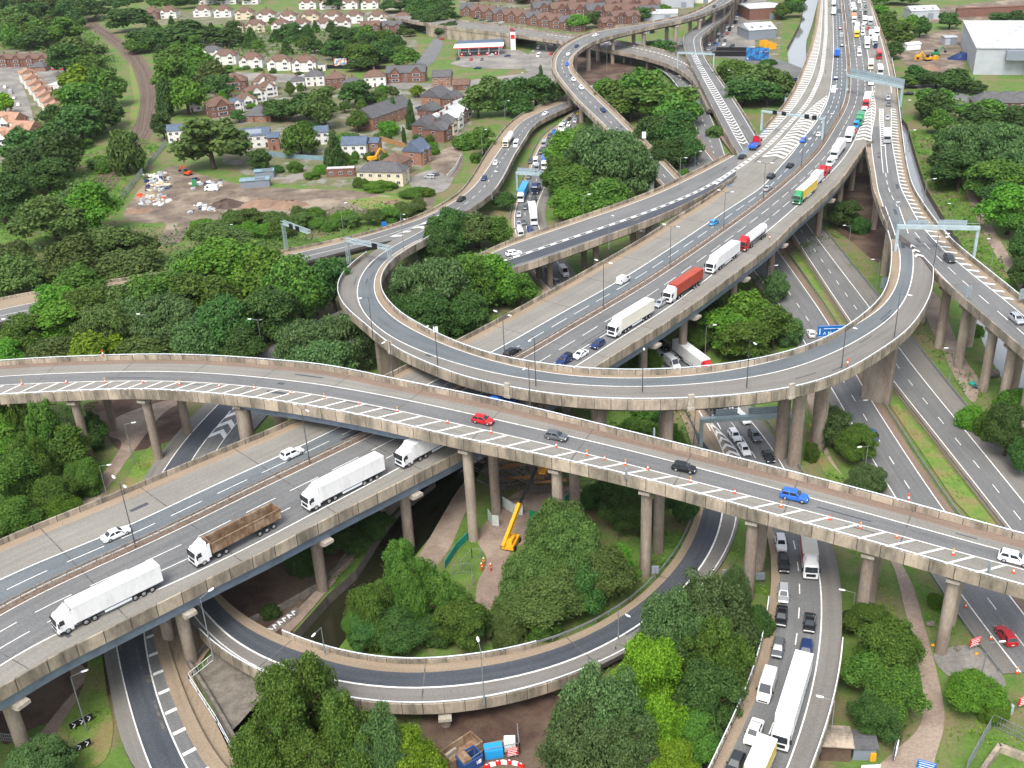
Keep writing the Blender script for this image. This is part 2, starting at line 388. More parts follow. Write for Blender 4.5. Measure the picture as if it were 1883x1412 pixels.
outer = [(-2600, -300), (2600, -300), (2600, 3600), (-2600, 3600)]
from mathutils.geometry import delaunay_2d_cdt
verts = [Vector(p) for p in outer]; faces = [[0, 1, 2, 3]]; edges = []
def addpoly(l, r):
    P = [at(*p)[:2] for p in l]+[at(*p)[:2] for p in reversed(r)]
    i0 = len(verts); verts.extend(Vector(p) for p in P); faces.append(list(range(i0, i0+len(P)))); return P
addpoly(canal_l, canal_r); addpoly(river_l, river_r)
V, E_, F_, ov, oe, of = delaunay_2d_cdt(verts, edges, faces, 0, 1e-4, True)
mb = MB()
for f, o in zip(F_, of):
    if 0 in o and len(o) == 1:
        q = [np.array([V[i].x, V[i].y, 0.]) for i in f]
        if np.cross(q[1]-q[0], q[2]-q[0])[2] < 0: q = q[::-1]
        mb.face(q)
struct(mb.build('ground', GRASS))
for nm, l, r in (('canal_water', canal_l, canal_r), ('river_water', river_l, river_r)):
    mb = MB(); bank = MB(); zw = -2.2
    for (a, b), (c, d) in zip(zip(l[:-1], l[1:]), zip(r[:-1], r[1:])):
        mb.face([at(*a)*[1, 1, 0]+[0, 0, zw], at(*c)*[1, 1, 0]+[0, 0, zw], at(*d)*[1, 1, 0]+[0, 0, zw], at(*b)*[1, 1, 0]+[0, 0, zw]][::-1])
        for e, g in ((a, b), (d, c)):
            e = at(*e); g = at(*g); bank.face([e, g, g*[1, 1, 0]+[0, 0, -4], e*[1, 1, 0]+[0, 0, -4]])
    struct(mb.build(nm, WATERS[nm])); struct(bank.build(nm.split('_')[0]+'_bank', STONE))
# ------------------------------------------------------------------ surface patches (z rises a few mm with each layer)
PZ = [0.02]
def patch(name, pts, m, smooth=True, z=None):
    PZ[0] += .004
    return poly_patch(name, curvy(pts) if smooth else pts, m, z if z is not None else PZ[0])
patch('site_ground', [(228, 396), (255, 350), (290, 318), (320, 305), (360, 318), (430, 336), (520, 346), (640, 350), (760, 366), (800, 362), (780, 388), (700, 390), (600, 398), (500, 402), (420, 404), (360, 404), (345, 420), (330, 446), (290, 446), (305, 412), (260, 410)], DIRT)
patch('site_grass', [(640, 370), (700, 362), (770, 364), (760, 382), (690, 386)], GRASS_B)
patch('earth', [(372, 1085), (430, 1068), (600, 985), (760, 905), (840, 838), (900, 760), (790, 820), (700, 900), (655, 985), (640, 1040), (590, 1090), (520, 1150), (450, 1120), (410, 1100)], EARTH)
patch('earth', [(0, 1180), (120, 1180), (220, 1130), (215, 1260), (150, 1300), (60, 1340), (0, 1360)], EARTH)
patch('earth', [(790, 1300), (1040, 1275), (1180, 1330), (1330, 1250), (1400, 1150), (1310, 1412), (1250, 1460), (900, 1460), (800, 1400)], EARTH)
patch('earth', [(1230, 720), (1260, 600), (1330, 560), (1450, 470), (1530, 400), (1600, 360), (1620, 480), (1560, 440), (1500, 400), (1420, 480), (1330, 600), (1290, 660)], EARTH)
patch('earth', [(1520, 385), (1600, 290), (1640, 420), (1640, 470), (1600, 440), (1560, 440)], EARTH)
patch('earth', [(160, 740), (330, 735), (330, 800), (230, 830), (190, 790)], EARTH)
patch('dirt_yard', [(880, 980), (960, 900), (1070, 900), (1060, 960), (960, 1000), (930, 1030), (920, 1100), (880, 1130), (876, 1080), (895, 1030)], PATHM)
patch('footpath', [(818, 1022), (850, 955), (872, 905), (850, 890), (776, 1012), (740, 1060), (760, 1075)], PATHM)
patch('footpath', [(290, 740), (210, 770), (200, 800), (222, 822), (150, 925), (176, 925), (245, 830), (300, 760), (345, 735)], PATHM)
patch('footpath', [(130, 1220), (165, 1240), (120, 1290), (60, 1365), (10, 1430), (55, 1430), (100, 1380), (160, 1300), (140, 1280)], PATHM)
patch('footpath', [(1610, 990), (1642, 1040), (1664, 1120), (1690, 1230), (1698, 1290), (1688, 1340), (1640, 1385), (1600, 1430), (1700, 1430), (1722, 1385), (1737, 1320), (1724, 1240), (1700, 1150), (1680, 1080), (1650, 1020), (1640, 985)], PATHM)
patch('footpath', [(1500, 810), (1520, 860), (1545, 900), (1556, 885), (1530, 845), (1512, 800)], PATHM)
patch('footpath', [(1470, 690), (1492, 760), (1496, 800), (1512, 790), (1500, 730), (1482, 690)], PATHM)
patch('concrete_apron', [(1720, 1200), (1800, 1190), (1850, 1260), (1790, 1260), (1740, 1240)], GREYC)
patch('footpath', [(1690, 530), (1725, 545), (1748, 600), (1775, 660), (1800, 700), (1790, 740), (1760, 700), (1730, 640), (1706, 590)], PATHM)
patch('footpath', [(1775, 350), (1805, 420), (1850, 500), (1900, 560), (1900, 535), (1862, 480), (1815, 400), (1785, 345)], PATHM)
patch('verge_grass', [(1430, 690), (1456, 690), (1520, 840), (1580, 900), (1540, 900), (1490, 820)], GRASS_B)
patch('verge_grass', [(225, 905), (250, 850), (285, 815), (300, 830), (268, 885), (245, 900)], GRASS_B)
patch('verge_grass', [(100, 1360), (150, 1270), (168, 1190), (186, 1200), (196, 1270), (208, 1340), (190, 1400), (130, 1412)], GRASS_B)
patch('forecourt', [(840, 110), (860, 92), (950, 92), (975, 108), (960, 126), (868, 124), (830, 118)], GREYC)
patch('street', [(800, 70), (815, 80), (800, 110), (780, 124), (760, 120), (785, 90)], A_GREY, True)
patch('street', [(0, 122), (120, 126), (135, 150), (60, 150), (0, 148)], GREYC)
patch('street', [(0, 150), (36, 150), (60, 230), (0, 240)], GREYC)
patch('street', [(380, 132), (560, 138), (720, 150), (820, 152), (1010, 130), (1050, 140), (1010, 185), (960, 158), (820, 166), (640, 158), (500, 150), (380, 145)], GREYC)
patch('car_park', [(760, 190), (800, 180), (815, 210), (770, 225)], GREYC)
patch('driveway', [(752, 330), (800, 310), (834, 322), (815, 352), (770, 350)], GREYC)
patch('building_plot', [(790, 300), (815, 275), (845, 272), (852, 300), (835, 325), (800, 315)], DIRT)
patch('works_yard', [(1648, 96), (1690, 66), (1770, 58), (1770, 130), (1720, 140), (1680, 128)], DIRT)
patch('street', [(1640, 155), (1700, 165), (1800, 195), (1900, 215), (1900, 200), (1800, 180), (1700, 152), (1650, 148)], A_GREY)
patch('works_yard', [(1690, 20), (1883, 0), (1883, 40), (1790, 42), (1700, 40)], DIRT)
patch('street', [(1370, -30), (1415, -30), (1390, 60), (1380, 100), (1300, 100), (1330, 50)], GREYC)
patch('street', [(1420, 120), (1480, 150), (1500, 165), (1480, 150), (1440, 125), (1420, 112)], A_GREY)
patch('street', [(1100, 88), (1300, 70), (1440, 112), (1490, 135), (1480, 150), (1400, 120), (1280, 100), (1180, 112)], A_GREY)
patch('street', [(960, 120), (1000, 80), (1060, 85), (1060, 130), (1120, 160), (1180, 150), (1170, 170), (1090, 175), (1010, 150)], GREYC)
patch('street', [(960, 20), (1100, 8), (1120, -20), (1090, -20), (1000, 12)], A_GREY)
patch('footpath', [(1150, 360), (1180, 330), (1200, 345), (1185, 375), (1150, 395)], PATHM)
patch('footpath', [(985, 575), (1000, 530), (1015, 520), (1020, 540), (1000, 580)], PATHM)

patch('stone_bank', [(398, 1186), (450, 1225), (500, 1262), (440, 1330), (420, 1350), (372, 1262), (365, 1240)], STONE, False, .43)
patch('pavement', [(255, 1085), (345, 1075), (388, 1140), (396, 1180), (352, 1240), (388, 1310), (446, 1430), (415, 1430), (370, 1350), (335, 1270), (312, 1200), (296, 1140)], A_VERGE, False, .42)
GARDEN = mat('garden_ground', (.075, .115, .03), (.17, .14, .095), .14, detail=7, mix=(.35, .65), col3=(.22, .21, .19), scale3=.1, mix3=(.52, .62), bump=.5, fine=1.5)
for q in ([(300, 60), (480, 56), (760, 56), (770, 90), (600, 125), (400, 120), (330, 95)], [(385, 150), (560, 152), (740, 160), (880, 165), (860, 260), (800, 290), (740, 345), (620, 345), (480, 335), (410, 300), (400, 240), (380, 190)], [(840, 0), (1110, -10), (1130, 40), (1060, 60), (880, 40)], [(0, 90), (120, 95), (150, 160), (130, 240), (80, 290), (0, 300)], [(1180, -10), (1290, -10), (1260, 30), (1140, 60), (1110, 50)], [(1380, 20), (1440, 40), (1430, 125), (1370, 110)], [(240, 20), (740, 20), (760, 45), (260, 45)]): patch('garden_ground', q, GARDEN, False, .012)
patch('verge', [(385, 1060), (425, 1062), (470, 1120), (540, 1160), (520, 1175), (455, 1140), (410, 1105)], EARTH)
patch('canal_towpath', [(600, 1088), (640, 1040), (700, 968), (760, 900), (740, 900), (660, 985), (590, 1075), (520, 1150), (535, 1160)], PATHM)
patch('earth', [(1060, 100), (1110, 104), (1190, 130), (1225, 160), (1180, 175), (1120, 165), (1075, 150)], EARTH)
# ------------------------------------------------------------------ roads and viaducts
def deck_mesh(r, dl, dr, th=1.9, s0=0, s1=1e9, inset=.8):
    mb = MB(); rings = []
    for a in r.idx(s0, s1):
        l = np.interp(a, r.s, r.D(dl)); q = np.interp(a, r.s, r.D(dr))
        rings.append([r.pt(a, x, z) for x, z in ((q, -.05), (q, -.85), (q+inset*.6, -1.0), (q+inset, -th), (l-inset, -th), (l-inset*.6, -1.0), (l, -.85), (l, -.05))])
    mb.ring(rings, 0, True, True, False); return mb
def rail_mesh(r, d, h=1.32, s0=0, s1=1e9, gap=3.2, side=0.15, base=1.0):
    mb = MB(); d = r.D(d)+side
    r.prof(mb, d, [(-.07, h-.06), (.07, h-.06), (.07, h+.06), (-.07, h+.06)], s0, s1)
    a = max(s0, 0)+.5
    while a < min(s1, r.L): mb.bar(r.pt(a, d, base), r.pt(a, d, h), .07); a += gap
    return mb
def pier(root, r, s, offs, rad=1.05, th=1.9, ground=0.0, cross=True, hw=None, xm=CONC_L, cd=1.15):
    """a row of round columns under the deck with a crosshead beam on top"""
    z = r.pt(s)[2]-th; top = z-(cd if cross else 0); rz = r.ang(s)
    cs = [r.pt(s, d) for d in offs]; first = None
    for c in cs:
        m = MB(); m.lathe((c[0], c[1], ground-.6), [(rad*1.02, 0), (rad, .8), (rad, top-ground+.6)], 18)
        p = m.build('pier', PIER, root); first = first or p
    if cross:
        m = MB(); c = sum(cs)/len(cs); n = (hw or (max(offs)-min(offs)+3.4)); e0 = r.pt(s, (max(offs)+min(offs))/2)
        a = rz+math.pi/2; u = np.array([math.cos(a), math.sin(a), 0]); t = np.array([math.cos(rz), math.sin(rz), 0])
        rings = []
        for k, dz in ((-n/2, .45), (-n/2+.9, 0), (n/2-.9, 0), (n/2, .45)):
            q = e0*[1, 1, 0]+u*k
            rings.append([q+t*-.95+[0, 0, top+dz], q+t*.95+[0, 0, top+dz], q+t*.95+[0, 0, top+cd-.12], q+t*-.95+[0, 0, top+cd-.12]])
        m.ring(rings, 0, True, True, False); m.build('crosshead', xm, first)
        m = MB()
        for d in np.linspace(min(offs), max(offs), max(2, len(offs))):
            q = r.pt(s, d); m.box((q[0], q[1], top+cd-.12), (.8, .6, .13), 0, rz)
        m.build('bearing', BLACK, first)
def part(mb, name, m, root):
    if mb.f: return mb.build(name, m, root)

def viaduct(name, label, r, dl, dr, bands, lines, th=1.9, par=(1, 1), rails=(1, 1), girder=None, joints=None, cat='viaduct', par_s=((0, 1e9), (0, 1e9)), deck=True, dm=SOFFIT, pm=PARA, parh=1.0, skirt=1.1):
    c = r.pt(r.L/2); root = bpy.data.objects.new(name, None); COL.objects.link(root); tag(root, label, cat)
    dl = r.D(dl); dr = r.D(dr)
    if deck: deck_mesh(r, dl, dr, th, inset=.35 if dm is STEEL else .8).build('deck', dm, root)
    for bd in bands:
        for s0, s1 in bd[4] if len(bd) > 4 else ((0, 1e9),): mb = MB(); r.strip(mb, bd[0], bd[1], .0, s0, s1); part(mb, bd[3], bd[2], root)
    for nm, m, fn in lines:
        mb = MB(); fn(mb); part(mb, nm, m, root)
    for k, (d, sgn) in enumerate(((dl, 1), (dr, -1))):
        for s0, s1 in par_s[k] if isinstance(par_s[k][0], tuple) else (par_s[k],):
            if par[k]:
                mb = MB(); r.prof(mb, d, [(0, -skirt), (.32*sgn, -skirt), (.32*sgn, parh), (0.02*sgn, parh)][::sgn], s0, s1); mb.build('parapet', pm, root)
            if rails[k]: rail_mesh(r, d, parh+.32, s0, s1, side=.16*sgn, base=parh-.02).build('handrail', RAIL, root)
    if deck:
        g = random.Random(len(REG))
        for _ in range(int(r.L/22)):
            a = g.uniform(0, r.L-6); hi = np.interp(a, r.s, dl)-2.6; lo = np.interp(a, r.s, dr)+2.6; q = g.uniform(lo, hi); wd = g.choice((.25, .4, .9)); mb = MB(); r.strip(mb, q, min(q+wd, hi+.5), .008, a, a+g.uniform(2, 14)*(1 if wd < .5 else .4)); part(mb, 'tar_stain', A_DARK if cat == 'viaduct' else JOINT, root)
    if joints:
        a = joints
        while a < r.L-1:
            mb = MB(); r.strip(mb, dl, dr, .012, a, a+.2); part(mb, 'expansion_joint', JOINT, root); a += joints
    return root

ROADS = {}
# ---- motorway
mw = Road([(-300, 1312, 15.5), (-150, 1220, 15.5), (0, 1119, 15.5), (114, 1065, 15.5), (300, 982, 15.5), (460, 902, 15.5), (574, 849, 15.5), (699, 788, 15.5), (830, 723, 15.5), (960, 655.7, 15.5), (1066, 592, 15.5), (1185.5, 521.6, 15.5), (1318, 431, 15.5), (1400, 371, 15.5), (1462.7, 318.6, 15.5), (1502.5, 278.8, 15.5), (1531.7, 233.7, 15.5), (1553, 196.5, 15.5), (1559.6, 170, 15.5), (1561, 132.8, 15.5), (1557, 79.7, 15.5), (1553, 39.8, 15.5), (1549, 0, 15.5), (1543, -50, 15.5)])
ROADS['mw'] = mw
mL = mw.tr([(-250, 1120), (-60, 1020), (0, 992.7), (148.7, 931.6), (292, 873), (500, 788), (837, 626.5), (960, 562.7), (1079, 496), (1185.5, 435), (1252, 392.8), (1298, 365), (1335, 339), (1347, 287), (1383, 256), (1410, 227), (1449, 180.6), (1470.6, 138), (1489, 90), (1500, 45), (1505, 0), (1508, -40)], 1.0, 1)
mR = mw.tr([(-250, 1390), (-60, 1295), (0, 1264), (186, 1161.8), (425, 1040), (460, 1026), (672, 915.7), (842, 830.7), (1092.6, 673), (1212, 600), (1318, 525.6), (1420, 448.6), (1462.7, 405), (1539.7, 337), (1570, 296), (1592, 262), (1655, 240), (1650, 170), (1648.5, 156.7), (1632, 90), (1612, 30), (1600, 0), (1588, -40)], 1.0, 1)
s_nose = mw.sd(1590, 262)[0]; s_merge = mw.sd(1336, 342)[0]; s_fork = mw.sd(1521, 180)[0]
mFar = mw.tr([(0, 1065), (183, 990), (371.8, 902.4), (500, 845.3), (619, 787.7), (816, 692), (920, 638.4), (1106, 534.9), (1238.6, 452.5), (1334, 387.5), (1400.6, 345), (1436, 304), (1470.6, 262), (1497, 230), (1523.7, 178), (1530, 133), (1533, 90), (1532, 40), (1530, 0), (1526, -40)], 0)
mNear = mw.tr([(0, 1222), (186, 1130), (340, 1062), (500, 985), (720, 868), (1050, 678), (1212, 577), (1318, 498), (1400, 434), (1500, 345), (1569, 262), (1590, 215), (1604, 165), (1601, 133), (1594, 90), (1588, 40), (1583, 0), (1576, -40)], 0)
mLane0 = mw.D(.9); mLane1 = mw.D(-.9)
def f_lines(mb):
    mw.line(mb, mFar, .25); mw.line(mb, mLane0, .16); mw.line(mb, mLane1, .16); mw.line(mb, mNear, .25)
    mw.line(mb, mFar*.5+.45, .17, 6, 3, 0, mw.sd(1450, 300)[0]); up = mw.sd(1470, 280)[0]
    for k in (1/3, 2/3): mw.line(mb, mFar*k+.9*(1-k), .17, 5, 4, up)
    for k in (1/3, 2/3): mw.line(mb, mNear*k-.9*(1-k), .17, 6, 3)
def f_hatch(mb):
    a = mw.tr([(1345, 278), (1383, 262), (1420, 225), (1455, 182), (1476, 138), (1494, 90), (1505, 45), (1510, 0), (1511, -40)], 0); b = mw.tr([(1398, 262), (1436, 225), (1470, 182), (1494, 138), (1507, 90), (1511, 45), (1513, 0), (1514, -40)], 0)
    mw.hatch(mb, a, b, mw.sd(1400, 252)[0], 1e9, 4.2, 1.5, 1.5); mw.line(mb, b, .22, None, None, mw.sd(1400, 258)[0])
    c = mw.tr([(1384, 301), (1420, 274), (1450, 243), (1478, 210), (1500, 190), (1521, 176)], 0); d = mw.tr([(1425, 307), (1460, 272), (1487, 240), (1505, 210), (1521, 180)], 0)
    s0, s1 = mw.sd(1420, 290)[0], mw.sd(1521, 180)[0]
    mw.chevron(mb, c, d, s0, s1, 4.6, 1.9, 3.0); mw.line(mb, c, .25, None, None, s0, s1); mw.line(mb, d, .25, None, None, s0, s1)
    e = mw.tr([(1566, 268), (1585, 225), (1604, 166)], 0); g = mw.tr([(1603, 280), (1602, 250), (1604.7, 168)], 0)
    s0, s1 = s_nose+2, mw.sd(1604, 168)[0]; mw.chevron(mb, e, g, s0, s1, 5.0, 2.0, 3.0); mw.line(mb, g, .25, None, None, s0-15, s1)
def f_divider(mb):
    h = mw.tr([(1345, 316), (1384.7, 289), (1420, 260), (1462.7, 215), (1494.5, 172.6), (1510.5, 132.8), (1515.8, 93), (1519, 58), (1519, 10), (1518, -40)], 0)
    mw.line(mb, h, 1.0, 2.0, 2.0, s_merge+1); mw.line(mb, h+.75, .18, None, None, s_merge); mw.line(mb, h-.75, .18, None, None, s_merge)
    h2 = mw.tr([(1604, 166), (1618, 180), (1618, 140), (1612, 60), (1603, 20), (1590, -40)], 0); mw.line(mb, h2, .2, 5, 4, mw.sd(1600, 170)[0])
    h3 = mw.tr([(1639, 200), (1638, 160), (1625, 90), (1605, 20), (1592, -40)], 0); mw.line(mb, h3, .25, None, None, mw.sd(1600, 170)[0])
MLR = ((0, s_merge-1), (mw.sd(1405, 232, 1)[0], 1e9)); MRR = ((0, s_nose), (mw.sd(1640, 112, 1)[0], 1e9))
motorway = viaduct('motorway_viaduct', 'wide elevated dual carriageway motorway carrying lorries across the whole interchange', mw, mL, mR,
    [(mL-2.0, mL, A_VERGE, 'verge', MLR), (mFar, mL-2.0, A_SHOULDER, 'hard_shoulder'), (.9, mFar, A_LANE, 'carriageway'), (-.9, .9, A_KERB, 'central_reserve'), (mNear, -.9, A_GREY, 'carriageway'), (mR+.9, mNear, A_SHOULDER, 'hard_shoulder'), (mR, mR+.9, A_VERGE, 'verge', MRR)],
    [('lane_marking', PAINT, f_lines), ('hatch_marking', PAINT, f_hatch), ('divider_marking', PAINT, f_divider)], th=3.0, rails=(0, 0), joints=18.3, dm=STEEL, par_s=(MLR, MRR))
mb = MB()
for sg in (-.55, .55):
    mw.prof(mb, sg, [(-.05, .5), (.05, .5), (.05, .8), (-.05, .8)])
a = 1.0
while a < mw.L:
    for sg in (-.55, .55): mb.bar(mw.pt(a, sg, 0), mw.pt(a, sg, .78), .12)
    a += 2.4
mb.build('crash_barrier', RUST, motorway)
mb = MB(); a = 2.0
while a < mw.L*.6: mb.bar(mw.pt(a, -.62, .7), mw.pt(a, .62, .7), .1); a += 4.8
mb.build('barrier_brace', RUST, motorway)
for px, py in ((40, 1265), (330, 1085), (582, 955), (741, 868), (1130, 668), (1212, 610), (1290, 560), (1375, 490), (1450, 430), (1545, 350)):
    s = mw.sd(px, py)[0]; k = float(np.interp(s, mw.s, mR)); l = float(np.interp(s, mw.s, mL))
    pier(motorway, mw, s, [k+3.6, k+11.5, (k+l)/2+3, l-7], 1.0, 3.0, 0, True, l-k-2.0)
for s in np.arange(mw.sd(1500, 300)[0], mw.L-20, 24):
    k = float(np.interp(s, mw.s, mR)); l = float(np.interp(s, mw.s, mL)); pier(motorway, mw, s, [k+3, k+12, l-12, l-3], 1.0, 3.0, 0, True, l-k-2)

# ---- slip viaduct across the front
zv = lambda x: float(np.interp(x, [-60, 0, 270, 560, 700, 880, 1188, 1380, 1600, 1900], [14.5, 14.8, 16.5, 20.3, 21.6, 22.0, 20.2, 18.6, 17.2, 16.4]))
sv = Road([(x, y, zv(x)) for x, y in ((-60, 697), (0, 691.5), (133, 685.7), (265.5, 682.2), (372, 684.9), (460, 691.8), (566, 703.3), (672.4, 720.5), (778.6, 741.8), (874, 763), (1002, 791.7), (1185.5, 834.7), (1291.7, 862.6), (1436, 901), (1648.5, 958.2), (1754.7, 988.7), (1845, 1012.6), (1960, 1043))])
ROADS['sv'] = sv
vU = sv.tr([(0, 663.6), (265.5, 652.5), (500, 662.3), (592.8, 670.3), (725.5, 698), (960, 745.8), (1185.5, 801.5), (1420, 858.6), (1648.5, 918.4), (1883, 983.4)], 1.2)
vLn = sv.tr([(0, 708.3), (239, 700.8), (500, 714.6), (688, 745.8), (858, 783.5), (960, 805.5), (1185.5, 861.3), (1420, 923), (1648.5, 983.4), (1840, 1036)])
vD = sv.tr([(0, 724.5), (239, 714.4), (372, 720.5), (500, 735), (688, 767), (858, 806.8), (960, 826.7), (1185.5, 878.5), (1420, 943.6), (1648.5, 1007), (1808, 1053.8)], 1.2)
def f1(mb): sv.line(mb, 0, .22); sv.line(mb, vLn, .2)
def f2(mb): sv.hatch(mb, vLn-.15, vD+.75, 6, sv.L, 3.9, .6, -4.6)
slip = viaduct('slip_viaduct', 'single lane slip road viaduct with white hatching and cones crossing over the motorway', sv, vU, vD,
    [(vU-1.9, vU, A_KERB, 'verge'), (.0, vU-1.9, A_SHOULDER, 'hard_shoulder'), (vLn, 0, A_GREY, 'carriageway'), (vD, vLn, A_SHOULDER, 'hatched_strip')],
    [('edge_line', PAINT, f1)], th=1.7, joints=18.0)
for a in np.arange(6, sv.L, 4.3):
    mb = MB(); sv.hatch(mb, vLn-.15, vD+.75, a, a+1, 4.3, .52, -3.9); part(mb, 'hatch_bar', PAINT, slip)
sg0, sg1 = sv.sd(470, 694)[0], sv.sd(845, 757)[0]
mb = MB()
for x in (1.6,):
    ss = sv.idx(sg0, sg1); rings = []
    for a in ss:
        l = np.interp(a, sv.s, vU)-1.3; q = np.interp(a, sv.s, vD)+1.3; k = (a-sg0)/(sg1-sg0); zz = -1.72-1.5*min(1, 6*k, 6*(1-k))
        rings.append([sv.pt(a, q, -1.1), sv.pt(a, q, zz), sv.pt(a, l, zz), sv.pt(a, l, -1.1)])
    mb.ring(rings, 0, True, True, False)
mb.build('girder', STEEL, slip)
for bx, by in ((150, 735), (283, 770), (868, 905), (1025, 930), (1187, 975), (1378, 1020), (1585, 1050), (1738, 1135)):
    s = sv.sd(bx, by-80 if bx > 300 else by-50)[0]
    # pier line: the station whose near column foot shows at bx
    best = min(np.arange(0, sv.L, .5), key=lambda q: abs(proj(sv.pt(q, np.interp(q, sv.s, vD)+1.9)*[1, 1, 0]+[0, 0, 6])[0]-bx))
    pier(slip, sv, best, [float(np.interp(best, sv.s, vD))+2.0, float(np.interp(best, sv.s, vU))-3.2], .95, 1.7)
s = sv.sd(478, 700)[0]; pier(slip, sv, s, [float(np.interp(s, sv.s, vD))+2.5, float(np.interp(s, sv.s, vU))-3.2], 1.5, 1.7)

# ---- road along the houses and the loop that leaves it
ra = Road([(-80, 590, 7.5), (0, 568, 7.8), (87.6, 552, 8), (260, 523, 8), (480, 480, 8), (651, 440.6, 8), (720, 420, 8), (777, 402, 7.5), (830, 374, 7), (855.6, 358.5, 6.7), (885, 326.6, 6.2), (911.4, 286.8, 5.3), (932.6, 257.6, 4.6), (960, 223, 3.8), (1010, 199, 2.8), (1047, 186, 1.8), (1110, 172, .6)])
ROADS['ra'] = ra
aL = ra.tr([(0, 553), (90, 536), (651, 436), (700, 425), (735, 411), (800, 385), (838, 362), (870, 325), (897, 281), (918, 251), (945, 223), (975, 203), (1010, 190), (1060, 176)], 0)
aR = ra.tr([(0, 592), (93, 573), (480, 500), (651, 457), (700, 442), (760, 420), (792, 436), (850, 396), (892, 368), (927, 325), (950, 280), (975, 240), (1010, 216), (1050, 198), (1110, 182)], 0)
aM = ra.tr([(0, 581), (93, 563), (480, 490), (651, 450), (715, 431), (770, 412), (800, 405), (848, 380), (871.6, 361), (895, 338), (915, 305), (940, 268), (965, 236), (1000, 210), (1050, 192)], 0)
s_g = ra.sd(760, 408)[0]
def f1(mb):
    ra.line(mb, 0, .2); ra.line(mb, aM, .18, 3, 4, ra.sd(830, 385)[0]); ra.line(mb, aM, .18, None, None, 0, ra.sd(790, 405)[0]); ra.line(mb, aR+.6, .15, None, None, ra.sd(830, 400)[0])
def f2(mb):
    c = ra.tr([(715, 437), (765, 416), (800, 398), (825, 385)], 0); d = ra.tr([(740, 442), (768, 430), (800, 411), (826, 390)], 0)
    s0, s1 = ra.sd(722, 437)[0], ra.sd(824, 386)[0]; ra.chevron(mb, c, d, s0, s1, 4.5, 1.7, 2.6); ra.line(mb, c, .2, None, None, s0, s1); ra.line(mb, d, .2, None, None, s0, s1)
rd_a = viaduct('ramp_road', 'two lane grey road curving past the houses beside the building site', ra, aL, aR,
    [(aM, 0, A_GREY, 'carriageway'), (0, aL, A_VERGE, 'verge'), (aR, aM, A_GREY, 'carriageway')], [('edge_line', PAINT, f1), ('chevron_marking', PAINT, f2)], th=2.2, rails=(0, 0), par_s=((0, 1e9), (ra.sd(800, 425)[0], 1e9)), cat='road', parh=.8)
for px, py in ((880, 380), (915, 340), (945, 290)):
    s = ra.sd(px, py)[0]; q = float(np.interp(s, ra.s, aR)); l = float(np.interp(s, ra.s, aL)); pier(rd_a, ra, s, [q+2, l-2], .8, 2.2)
for px in (20, 60): s = ra.sd(px, 565)[0]; pier(rd_a, ra, s, [float(np.interp(s, ra.s, aR))+1.5], .8, 2.2)

zl = lambda i, n: 0
lb = Road([(1653, 380, 17.6), (1664, 412, 17.6), (1674, 438, 17.6), (1679.5, 461, 17.6), (1680, 491, 17.6), (1675, 525.6, 17.7), (1664.5, 552, 17.9), (1646, 578.7, 18.2), (1608.7, 606.6, 18.8), (1553, 639.7, 19.5), (1489, 667.6, 20.2), (1436, 685, 20.6), (1318, 703.5, 21.3), (1185.5, 712, 21.6), (1052.8, 708.3, 21.6), (920, 689.2, 21), (805, 657.8, 19.2), (725.5, 623.8, 17.3), (691, 600, 16.2), (667, 573.4, 14.9), (656.5, 549.5, 13.8), (656, 530.9, 12.9), (661.8, 509.6, 11.9), (680.4, 483, 10.7), (707, 461.8, 9.6), (741.5, 443, 8.7), (792, 416.7, 7.6), (815, 402, 7.2)])
ROADS['lb'] = lb
# left of travel is the outer side of the curve on the way round (towards the viewer)
lo_par = [(1700, 440), (1712, 470), (1715, 493), (1712, 530), (1700, 560), (1690, 575), (1655, 618), (1610, 645), (1570, 672), (1489, 704), (1383, 722), (1270, 730.5), (1185.5, 732.5), (1052.8, 728), (920, 706), (850, 690), (790, 667), (740, 646), (700, 617), (672, 592), (640, 566), (623, 540), (623, 515), (640, 491), (660, 475)]
li_par = [(1618, 375), (1632.6, 422), (1640, 445), (1640, 480), (1635, 515), (1622, 545), (1590, 575), (1558, 601), (1480, 637), (1383, 661), (1300, 674), (1185.5, 680), (1100, 679), (1000, 669), (920, 655), (840, 628), (780, 600), (740, 577), (715, 553), (700, 530), (699, 515), (705, 495), (722, 475), (760, 450), (792, 432)]
sideo = np.sign(lb.sd(1185, 732, 1.2)[1])
bO = lb.tr(lo_par, 1.2); bI = lb.tr(li_par, 1.2)
# lb.tr([(1640, 596), (1553, 655), (1400, 712), (1270, 724), (1052, 721), (920, 700), (790, 660), (700, 612), (668, 585), (640, 548), (638, 520), (650, 500)], 0)
bIl = lb.tr([(1628, 380), (1641, 415), (1648, 440), (1656, 480), (1650, 520), (1630, 555), (1562, 603), (1480, 645), (1383, 672), (1287, 689), (1185.5, 695), (1052.8, 691), (960, 677), (860, 648), (773, 613), (725, 585), (697, 555), (688, 530), (690, 512), (700, 490), (720, 470), (760, 446), (792, 430)], 0)
def f1(mb): lb.line(mb, 0, .22); lb.line(mb, bIl, .2)
s_i0 = lb.sd(1636, 424, 1.2)[0]; s_o0 = lb.sd(1700, 490, 1.2)[0]; s_o1 = lb.sd(690, 470)[0]
if sideo > 0: dl, dr = bO, bI
else: dl, dr = bI, bO
loop = viaduct('loop_viaduct', 'single lane loop viaduct sweeping round in a horseshoe over the motorway', lb, dl, dr,
    [(0, bIl, A_LANE, 'carriageway'), (bIl, bI, A_VERGE, 'verge', ((lb.sd(1645, 440)[0], 1e9),)), (0, bO, A_SHOULDER2, 'hard_shoulder')], [('edge_line', PAINT, f1)], th=1.9, joints=None,
    par_s=((s_o0, s_o1), (s_i0, lb.L)) if sideo > 0 else ((s_i0, lb.L), (s_o0, s_o1)))
